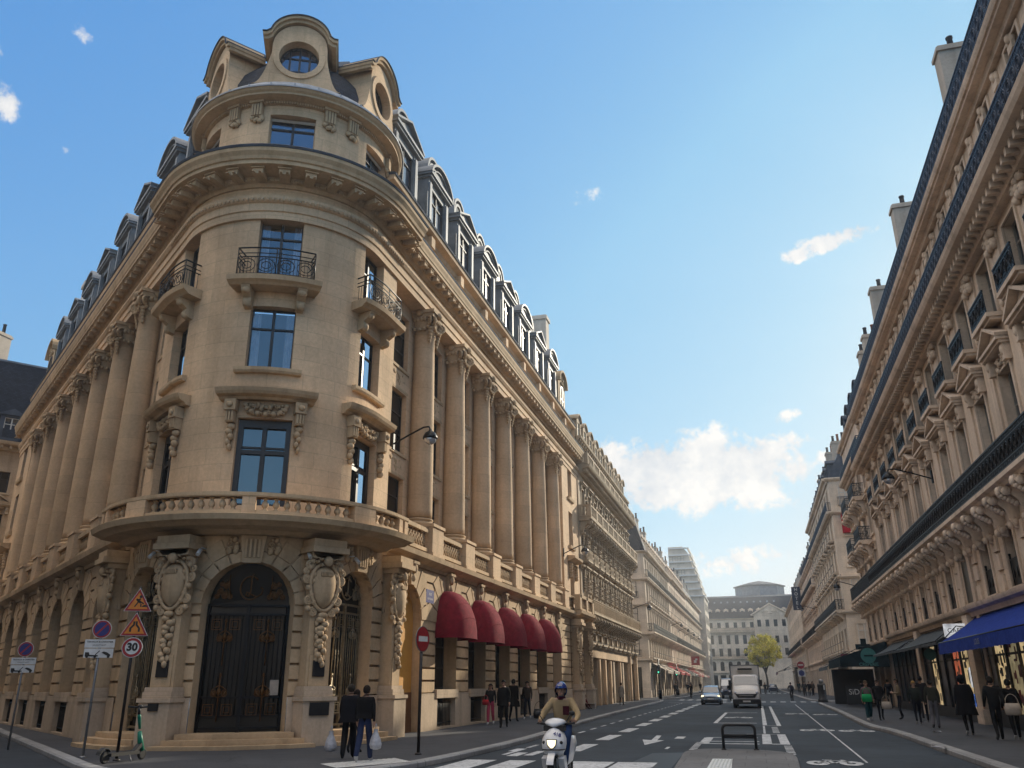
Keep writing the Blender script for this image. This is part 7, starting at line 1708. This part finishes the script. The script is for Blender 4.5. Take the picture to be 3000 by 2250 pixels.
def build_people():
    away = (.05, 1.); tow = (.05, -1.)
    # rider of the motor scooter (local coordinates of the scooter, seen from the front)
    pose = dict(pelvis=(0, -.36, .93), waist=(0, -.34, 1.1), chest=(0, -.27, 1.3), neck0=(0, -.22, 1.45), neck1=(0, -.2, 1.52), head0=(-.01, -.17, 1.6), head1=(-.01, -.17, 1.68), shL=(-.19, -.25, 1.41), shR=(.19, -.25, 1.41), elL=(-.36, -.08, 1.16), elR=(.36, -.08, 1.16), wrL=(-.34, .17, 1.06), wrR=(.34, .17, 1.06), paL=(-.33, .24, 1.07), paR=(.33, .24, 1.07),
        hipL=(-.1, -.32, .9), hipR=(.1, -.32, .9), knL=(-.17, .06, .78), knR=(.17, .06, .78), anL=(-.13, .1, .36), anR=(.13, .1, .36), toL=(-.14, .26, .31), toR=(.14, .26, .31))
    r = person('person in a tan fleece jacket and blue helmet riding the white motor scooter', -3.79, 16.95, (0, -1), 1.78, (.34, .25, .14), (.015, .035, .10), (.03, .03, .035), pose=pose, z0=.0, detail=True, helmet=True, bulk=1.3, wide=1.15, sub=2)
    mb = MB(); mb.mbox(LOC, -.17, -.05, -.135, -.11, 1.17, 1.33); mb.build('chest_pocket', fab((.05, .008, .015)), r, True)
    mb = MB(); mb.lathe((0, -.22, 0), [(.075, 1.44), (.088, 1.47), (.08, 1.51)], 14); mb.build('collar', fab((.05, .008, .02)), r, True)
    # pair with carrier bags
    person('person in dark clothes and purple scarf walking away, carrying a white sack', -9.38, 19.3, (-.35, 1), 1.66, (.008, .008, .011), (.009, .009, .011), (.01, .01, .01), (.03, .025, .02), .7, .5, coat=(.84, (.008, .008, .011), .24), wide=1.5, bulk=1.2, detail=True)
    person('person in black jacket and blue flared jeans walking away with a white bag', -8.66, 18.6, (-.2, 1), 1.63, (.007, .007, .008), (.022, .032, .075), (.35, .35, .36), (.02, .014, .01), .9, .35, coat=(.98, (.007, .007, .008), .2), wide=1.45, bulk=1.1, detail=True, pose=None)
    person('person with dark hair half hidden between the two bag carriers', -10.0, 20.9, (-.1, 1), 1.52, (.012, .012, .014), (.012, .012, .015), (.02, .02, .02), (.015, .01, .008), .6, .4, longhair=True)
    bag('limp white sack carried low by the person in dark clothes', (-9.78, 19.2, .30), 'sack', 'carrier_bag', s=.95); bag('full white plastic bag hanging beside the blue jeans', (-8.40, 18.65, .40), 'sack', 'carrier_bag', s=.9)
    # group in front of the bank windows
    person('person in black jacket and pink trousers walking towards us by the first awning', -11.13, 36.4, (.15, -1), 1.66, (.012, .012, .014), (.42, .06, .11), (.4, .4, .4), (.02, .012, .01), .5, .2, longhair=True, wide=1.35, bulk=1.1, detail=True)
    bag('pink shoulder bag worn at the front over the pink trousers', (-11.28, 36.15, .93), 'pouch', 'shoulder_bag', 'awnred2', .85)
    person('person in a black knee length coat and dark hat walking towards us', -9.85, 34.0, (.2, -1), 1.80, (.008, .008, .009), (.015, .014, .014), (.012, .012, .012), (.01, .008, .008), .7, .3, coat=(.8, (.008, .008, .009), .23), bulk=1.2, wide=1.2, detail=True)
    person('person in a long black coat behind the one in the dark hat', -10.9, 39.2, (.1, 1), 1.86, (.008, .007, .007), (.012, .012, .013), (.012, .012, .012), (.02, .016, .012), .5, .3, coat=(.62, (.010, .008, .008), .25), bulk=1.2)
    person('person in brown jacket and dark trousers pulling a case, by the third awning', -11.1, 42.5, (.1, -1), 1.78, (.06, .045, .035), (.015, .016, .022), (.38, .38, .38), (.02, .016, .014), .8, .4, bulk=1.15)
    bag('dark wheeled case pulled along the pavement by the third awning', (-10.55, 42.7, .16), 'pouch', 'wheeled_case', 'plasticblk', 1.7)
    person('person in a long black coat walking past the soot toned block', -12.3, 75.4, (.1, 1), 1.72, (.008, .008, .009), (.012, .012, .012), (.012, .012, .012), (.02, .015, .01), .5, .2, coat=(.5, (.008, .008, .009), .25), longhair=True)
    person('person in a beige coat walking past the soot toned block', -10.6, 70.2, (.1, 1), 1.72, (.30, .26, .21), (.012, .012, .014), (.012, .012, .012), (.05, .03, .02), .5, .2, coat=(.6, (.30, .26, .21), .24))
    seat = dict(pelvis=(0, 0, .14), waist=(0, .02, .3), chest=(0, .08, .52), neck0=(0, .12, .66), neck1=(0, .14, .72), head0=(0, .17, .80), head1=(0, .17, .88), shL=(-.17, .1, .62), shR=(.17, .1, .62), elL=(-.22, .2, .4), elR=(.22, .2, .4), wrL=(-.1, .36, .36), wrR=(.1, .36, .36), paL=(-.06, .4, .38), paR=(.06, .4, .38), hipL=(-.1, .05, .12), hipR=(.1, .05, .12), knL=(-.13, .42, .36), knR=(.13, .42, .36), anL=(-.1, .6, .07), anR=(.1, .6, .07), toL=(-.1, .74, .04), toR=(.1, .74, .04))
    person('person in dark red jacket sitting on the pavement against the bank pavilion', -11.6, 59.4, (.9, -.6), 1.74, (.13, .015, .015), (.06, .02, .015), (.05, .03, .02), (.03, .02, .015), pose=seat, hood=(.13, .015, .015))
    mb = MB(); t = thing('cardboard_box', 'open cardboard box beside the person sitting on the pavement', 'box', (-11.2, 60.3, .14)); mb.box(-11.5, -10.9, 60.0, 60.5, .142, .5); mb.build('carton', M['awnpale'], t); mb = MB(); mb.box(-11.5, -10.9, 59.75, 59.99, .48, .5); mb.build('flap', M['awnpale'], t)
    # right pavement
    person('person in pinkish knit top and teal wide trousers', 4.58, 42.2, (.15, -1), 1.68, (.16, .11, .12), (.008, .055, .07), (.42, .40, .38), (.10, .07, .05), .4, .2, longhair=True, wide=1.6, detail=True)
    bag('bright green shoulder bag held by the person in teal trousers', (4.55, 41.95, .92), 'pouch', 'shoulder_bag', 'greenbag', 1.25)
    person('person in black suit walking beside the teal trousers', 5.08, 42.3, (.1, -1), 1.72, (.01, .01, .012), (.01, .01, .013), (.012, .012, .012), (.025, .018, .014), .6, .3, coat=(.9, (.01, .01, .012), .2), detail=True)
    bag('beige tote bag hanging beside the black suit', (5.33, 42.1, .62), 'pouch', 'tote_bag', 'awnpale', 1.2)
    person('person in olive beige jacket standing side-on in front of the creperie', 6.05, 43.2, (-1, .1), 1.76, (.19, .15, .10), (.008, .009, .014), (.01, .01, .01), (.02, .015, .01), .05, .0, detail=True, bulk=1.1, pose=dict(elL=(-.22, .0, 1.13), elR=(.22, .02, 1.13), wrL=(-.14, .24, 1.12), wrR=(.14, .24, 1.14), paL=(-.09, .3, 1.15), paR=(.09, .3, 1.16)))
    person('person in mustard beanie and dark jacket walking away, white shoes', 6.0, 38.6, away, 1.66, (.022, .026, .022), (.011, .013, .02), (.42, .42, .42), (.28, .17, .06), .7, .3, hat='beanie', bulk=1.25)
    person('tall person in black just beyond the mustard beanie', 6.62, 40.8, away, 1.86, (.010, .010, .013), (.011, .011, .015), (.3, .3, .3), (.012, .01, .01), .6, .3, bulk=1.1)
    person('person in olive jacket and light grey trousers walking away', 6.08, 35.5, away, 1.70, (.035, .036, .028), (.13, .125, .14), (.03, .03, .035), (.015, .012, .01), .35, .2, bulk=1.3, wide=1.2)
    person('person in a long black hooded coat under the blue awning', 6.25, 31.0, away, 1.80, (.006, .006, .008), (.008, .008, .01), (.35, .35, .35), (.01, .01, .01), .6, .3, coat=(.6, (.006, .006, .008), .26), hood=(.006, .006, .008), bulk=1.25)
    person('person in dark jacket at the right edge under the blue awning', 6.55, 28.7, away, 1.76, (.012, .012, .013), (.009, .009, .011), (.03, .03, .03), (.015, .012, .01), .8, .5, bulk=1.25, wide=1.1)
    person('person in black carrying a bright beige bag at the right picture edge', 7.05, 28.9, away, 1.68, (.008, .008, .009), (.008, .008, .01), (.4, .4, .4), (.01, .01, .01), .7, .4, bulk=1.1)
    bag('bright beige hobo bag at the right picture edge', (6.98, 28.55, .82), 'pouch', 'shoulder_bag', 'awnpale', 1.25)
    # farther people
    person('person in dark clothes walking away at the edge of the creperie awning', 7.9, 60.4, away, 1.8, (.012, .012, .016), (.012, .012, .016), (.02, .02, .02), stride=.7)
    person('person in dark jacket by the side street corner on the right', 7.2, 69.0, (-.3, 1), 1.76, (.015, .014, .016), (.012, .012, .016), (.02, .02, .02), stride=.5)
    crowd = [(5.3, 112, 'dark jacket'), (5.9, 114, 'black coat'), (6.4, 116, 'brown coat'), (5.6, 121, 'navy jacket'), (6.9, 124, 'black jacket'), (6.2, 131, 'grey coat'), (5.8, 139, 'dark green jacket'), (6.8, 146, 'black hooded top')]
    cols = [(.02, .02, .025), (.01, .01, .012), (.06, .04, .03), (.012, .018, .04), (.012, .012, .012), (.07, .07, .075), (.015, .03, .022), (.01, .01, .011)]
    where = ['nearest of the far crowd on the right pavement', 'second of the far crowd past the side street', 'in the far crowd nearest the shopfronts', 'in the middle of the far right crowd', 'beside the shops beyond the brown coat', 'behind the far right crowd', 'farther up the right pavement under the canopy', 'farthest up the right pavement by the no entry sign']
    for (x, y, c), k, w in zip(crowd, cols, where): person('person in %s, %s' % (c, w), x, y, (random.uniform(-.3, .3), random.choice((-1, 1))), random.uniform(1.66, 1.82), k, (.013, .013, .017), (.02, .02, .02), stride=random.uniform(.2, .8), bulk=1.2, group='people on the far right pavement')
    for (x, y, c, w) in ((-10.4, 117, (.02, .02, .022), 'person in dark jacket outside the cream shop awnings'), (-10.9, 121, (.04, .03, .03), 'person in brown jacket outside the red shop awnings'), (-10.2, 133, (.015, .015, .02), 'person in navy jacket by the farther traffic light post'), (-10.6, 146, (.05, .05, .05), 'person in grey jacket far along the left pavement'), (-10.0, 160, (.02, .02, .02), 'person in black jacket far along the left pavement near the red sign')):
        person(w, x, y, (.1, random.choice((-1, 1))), random.uniform(1.66, 1.82), c, (.013, .013, .017), (.02, .02, .02), stride=.6, bulk=1.15, group='people on the far left pavement')
    # cyclists and motorcyclist
    bicycle(3.0, 90.5, (-.1, 1), 'bicycle ridden away from us at the far crossing on the right'); person('person in dark blue riding the bicycle at the far crossing', 3.0, 90.5, (-.1, 1), 1.78, (.014, .016, .03), (.012, .012, .016), (.02, .02, .02), pose=RIDE, z0=.0, bulk=1.2)
    bicycle(.9, 138, (0, -1), 'bicycle coming towards us in the middle of the street'); person('person in black riding the bicycle in the middle of the street', .9, 138, (0, -1), 1.78, (.012, .012, .014), (.012, .012, .016), (.02, .02, .02), pose=RIDE, z0=.0, bulk=1.3)
    bicycle(-8.2, 112, (0, -1), 'bicycle ridden along the left kerb past the traffic light'); person('person in dark coat riding the bicycle along the left kerb', -8.2, 112, (0, -1), 1.74, (.014, .014, .016), (.012, .012, .016), (.02, .02, .02), pose=RIDE, z0=.0, bulk=1.2)
    t = thing('motorbike', 'small motorbike filtering between the hatchback and the navy van', 'motorbike', (-3.0, 97, 0), pi)
    mb = MB(); S = [(-.8, [(0, .5), (.12, .55), (.1, .8), (0, .82)]), (0, [(0, .3), (.2, .4), (.18, .78), (0, .8)]), (.45, [(0, .5), (.22, .6), (.2, 1.0), (0, 1.05)]), (.6, [(0, .7), (.12, .75), (.1, .95), (0, 1.)])]; loft(mb, S); mb.build('body', M['vannavy'], t, True)
    for yy in (-.65, .68): mb = MB(); mb.tube([(0, yy + .24 * cos(2 * pi * k / 20), .3 + .24 * sin(2 * pi * k / 20)) for k in range(21)], .06, 8, caps=False); mb.build('wheel', M['rubber'], t, True)
    mb = MB(); mb.ball((0, .6, .88), (.09, .05, .08), 8, 6); mb.build('headlight', M['lampoff'], t, True)
    person('person in black with light helmet riding the small motorbike', -3.0, 97, (0, -1), 1.76, (.012, .012, .013), (.012, .012, .016), (.02, .02, .02), pose=RIDE, z0=0., bulk=1.35, helmet=True)
M['greenbag'] = fabric('green_leather', (.015, .30, .10))
# ================================================================== camera, light, sky
def build_camera():
    F, AZ, P, RL = 2430., R_(15.4824), R_(19.9077), R_(.4)
    fw = Vector((-sin(AZ) * cos(P), cos(AZ) * cos(P), sin(P))); rt = Vector((cos(AZ), sin(AZ), 0)); up = rt.cross(fw)
    r2 = rt * cos(RL) - up * sin(RL); u2 = rt * sin(RL) + up * cos(RL)
    m = Matrix(((r2.x, u2.x, -fw.x, 0), (r2.y, u2.y, -fw.y, 0), (r2.z, u2.z, -fw.z, 1.75), (0, 0, 0, 1)))
    cd = bpy.data.cameras.new('camera'); c = bpy.data.objects.new('camera', cd); COL.objects.link(c); c.matrix_world = m
    cd.sensor_width = 36; cd.lens = F / 3000 * 36; cd.clip_end = 3000; cd.clip_start = .1; SC.camera = c
SUN_AZ, SUN_EL = 23.0, 21.3
def build_light():
    S = Vector((sin(R_(SUN_AZ)) * cos(R_(SUN_EL)), cos(R_(SUN_AZ)) * cos(R_(SUN_EL)), sin(R_(SUN_EL))))
    l = bpy.data.lights.new('sun', 'SUN'); l.energy = 5.0; l.angle = R_(.55); l.color = (1., .90, .72)
    o = bpy.data.objects.new('sun', l); COL.objects.link(o); o.rotation_euler = S.to_track_quat('Z', 'Y').to_euler(); o.location = (60, 200, 90)
    w = bpy.data.worlds.new('World'); SC.world = w; w.use_nodes = True; nt = w.node_tree; bg = nt.nodes['Background']
    sky = nt.nodes.new('ShaderNodeTexSky'); sky.sky_type = 'NISHITA'; sky.sun_disc = False; sky.sun_elevation = R_(SUN_EL); sky.sun_rotation = R_(SUN_AZ); sky.air_density = 1.; sky.dust_density = .6; sky.ozone_density = 2.2; sky.altitude = 50
    # Nishita's brightness drives a photographic sky scale: deep blue away from the sun, milky near it
    bw = nt.nodes.new('ShaderNodeRGBToBW'); lk(nt, sky, 0, bw, 0); ml = nt.nodes.new('ShaderNodeMath'); ml.operation = 'MULTIPLY'; lk(nt, bw, 0, ml, 0); ml.inputs[1].default_value = .08
    tone = ramp(nt, (ml, 0), [(.03, (.045, .15, .40)), (.104, (.10, .315, .712)), (.16, (.18, .43, .79)), (.27, (.31, .60, .865)), (.53, (.48, .735, .915)), (.70, (.62, .82, .939)), (.85, (.76, .875, .93)), (1., (.98, .98, .96))])
    tn = nt.nodes.new('ShaderNodeVectorMath'); tn.operation = 'SCALE'; tn.inputs['Scale'].default_value = 10.; nt.links.new(tone[0].outputs[0], tn.inputs[0])
    base = (tn, 0)
    # clouds drawn by direction: masks in (azimuth, elevation) degrees, broken up with noise
    tc = nt.nodes.new('ShaderNodeTexCoord'); sep = nt.nodes.new('ShaderNodeSeparateXYZ'); lk(nt, tc, 'Generated', sep, 0)
    def mth(op, a, b=None):
        n = nt.nodes.new('ShaderNodeMath'); n.operation = op
        for i, v in enumerate((a, b)):
            if v is None: continue
            if isinstance(v, (int, float)): n.inputs[i].default_value = v
            else: nt.links.new(v.outputs[0], n.inputs[i])
        return n
    class O_:                                   # pick one output of the separate node
        def __init__(s, n, i): s.outputs = [n.outputs[i]]
    X, Y, Z = O_(sep, 0), O_(sep, 1), O_(sep, 2)
    az = mth('MULTIPLY', mth('ARCTAN2', X, Y), 57.2958); el = mth('MULTIPLY', mth('ARCSINE', Z), 57.2958)
    n1 = noise(nt, None, 16, 7, .62); lk(nt, tc, 'Generated', n1, 'Vector'); n2 = noise(nt, None, 46, 5, .6); lk(nt, tc, 'Generated', n2, 'Vector')
    tot = None
    for a, e, ra, re_, tilt, amp in ((-3., 13.4, 9.5, 2.9, .0, 1.25), (-8.5, 15.2, 2.2, 1.3, 0, .8), (8.2, 27.5, 3.6, .75, .12, 1.), (5.6, 27.0, 1.2, .7, .1, .9), (-52.2, 33.2, 2.0, 1.4, -.1, .85), (-53, 35.5, 1.1, .9, 0, .6), (-48.6, 38.0, 1.4, .8, -.15, .58), (-47.8, 31.2, .9, .9, 0, .45), (-9.5, 32.6, 4, 1.2, .1, .42), (-1, 7.5, 9, 1.6, 0, .7), (3.4, 16.5, 1.6, .7, .2, .6)):
        da = mth('DIVIDE', mth('SUBTRACT', az, a), ra); de = mth('DIVIDE', mth('SUBTRACT', mth('SUBTRACT', el, e), mth('MULTIPLY', mth('SUBTRACT', az, a), tilt)), re_)
        r2 = mth('ADD', mth('MULTIPLY', da, da), mth('MULTIPLY', de, de)); g = mth('MULTIPLY', mth('EXPONENT', mth('MULTIPLY', r2, -.9)), amp)
        tot = g if tot is None else mth('MAXIMUM', tot, g)
    nz = mth('ADD', mth('MULTIPLY', mth('SUBTRACT', n1, .5), 2.1), mth('MULTIPLY', mth('SUBTRACT', n2, .5), 1.3))
    dens = mth('ADD', tot, mth('MULTIPLY', nz, mth('MINIMUM', mth('MULTIPLY', tot, 2.), 1.)))
    mr = nt.nodes.new('ShaderNodeMapRange'); mr.inputs['From Min'].default_value = .45; mr.inputs['From Max'].default_value = .85; mr.interpolation_type = 'SMOOTHSTEP'; lk(nt, dens, 0, mr, 0)
    shade = ramp(nt, (n1, 0), [(.35, (.66, .70, .76)), (.60, (1., .97, .93))])
    k = 1 / .1
    sc = nt.nodes.new('ShaderNodeVectorMath'); sc.operation = 'SCALE'; sc.inputs['Scale'].default_value = 1.0 * k; nt.links.new(shade[0].outputs[0], sc.inputs[0])
    mx = nt.nodes.new('ShaderNodeMix'); mx.data_type = 'RGBA'; f = mth('MULTIPLY', mr, .93); nt.links.new(f.outputs[0], mx.inputs[0]); nt.links.new(base[0].outputs[base[1]], mx.inputs[6]); nt.links.new(sc.outputs[0], mx.inputs[7])
    # unseen bright cloud added as fill light overhead, behind and left of view
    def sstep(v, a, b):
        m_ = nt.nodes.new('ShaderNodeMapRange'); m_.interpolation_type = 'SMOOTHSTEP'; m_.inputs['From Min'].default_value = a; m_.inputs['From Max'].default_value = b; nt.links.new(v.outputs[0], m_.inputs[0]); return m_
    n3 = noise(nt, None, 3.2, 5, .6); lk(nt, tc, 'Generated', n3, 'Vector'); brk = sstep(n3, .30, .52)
    fill_veil = mth('MULTIPLY', sstep(el, 50, 64), brk); low = mth('MULTIPLY', mth('MULTIPLY', sstep(Y, .05, -.45), mth('SUBTRACT', 1., sstep(el, 7, 13))), brk)
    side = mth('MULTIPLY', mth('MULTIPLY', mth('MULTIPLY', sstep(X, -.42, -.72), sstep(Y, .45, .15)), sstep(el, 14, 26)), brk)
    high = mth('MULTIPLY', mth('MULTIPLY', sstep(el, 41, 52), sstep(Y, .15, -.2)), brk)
    both = mth('MAXIMUM', mth('MAXIMUM', fill_veil, high), mth('MAXIMUM', mth('MULTIPLY', low, .0), side))
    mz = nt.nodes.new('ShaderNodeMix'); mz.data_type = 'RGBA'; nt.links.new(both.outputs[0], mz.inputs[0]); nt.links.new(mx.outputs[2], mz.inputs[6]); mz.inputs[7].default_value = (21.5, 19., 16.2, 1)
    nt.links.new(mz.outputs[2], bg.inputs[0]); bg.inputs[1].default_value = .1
    SC.view_settings.view_transform = 'Standard'; SC.view_settings.look = 'None'; SC.view_settings.exposure = 0; SC.view_settings.gamma = 1
    SC.render.engine = 'CYCLES'; SC.cycles.max_bounces = 6; SC.cycles.diffuse_bounces = 3; SC.cycles.glossy_bounces = 3; SC.cycles.transparent_max_bounces = 8; SC.cycles.use_denoising = True; SC.cycles.caustics_reflective = False; SC.cycles.caustics_refractive = False

def build_haze():
    mb = MB(); mb.box(-85, 70, -45, 330, -.5, 42); o = mb.mesh('haze', [bpy.data.materials.new('street_haze')]); o = bpy.data.objects.new('haze', o); COL.objects.link(o); tag(o, kind='structure')
    m = o.data.materials[0]; m.use_nodes = True; nt = m.node_tree; nt.nodes.remove(nt.nodes['Principled BSDF'])
    v = nt.nodes.new('ShaderNodeVolumeScatter'); v.inputs['Color'].default_value = (.95, .97, 1, 1); v.inputs['Density'].default_value = .0007; v.inputs['Anisotropy'].default_value = .55
    nt.links.new(v.outputs[0], nt.nodes['Material Output'].inputs['Volume'])
    SC.cycles.volume_bounces = 0
build_haze()
build_camera(); build_light(); build_ground(); build_bank(); build_blocks(); build_fittings(); build_signs(); build_vehicles(); build_tree(); build_people()
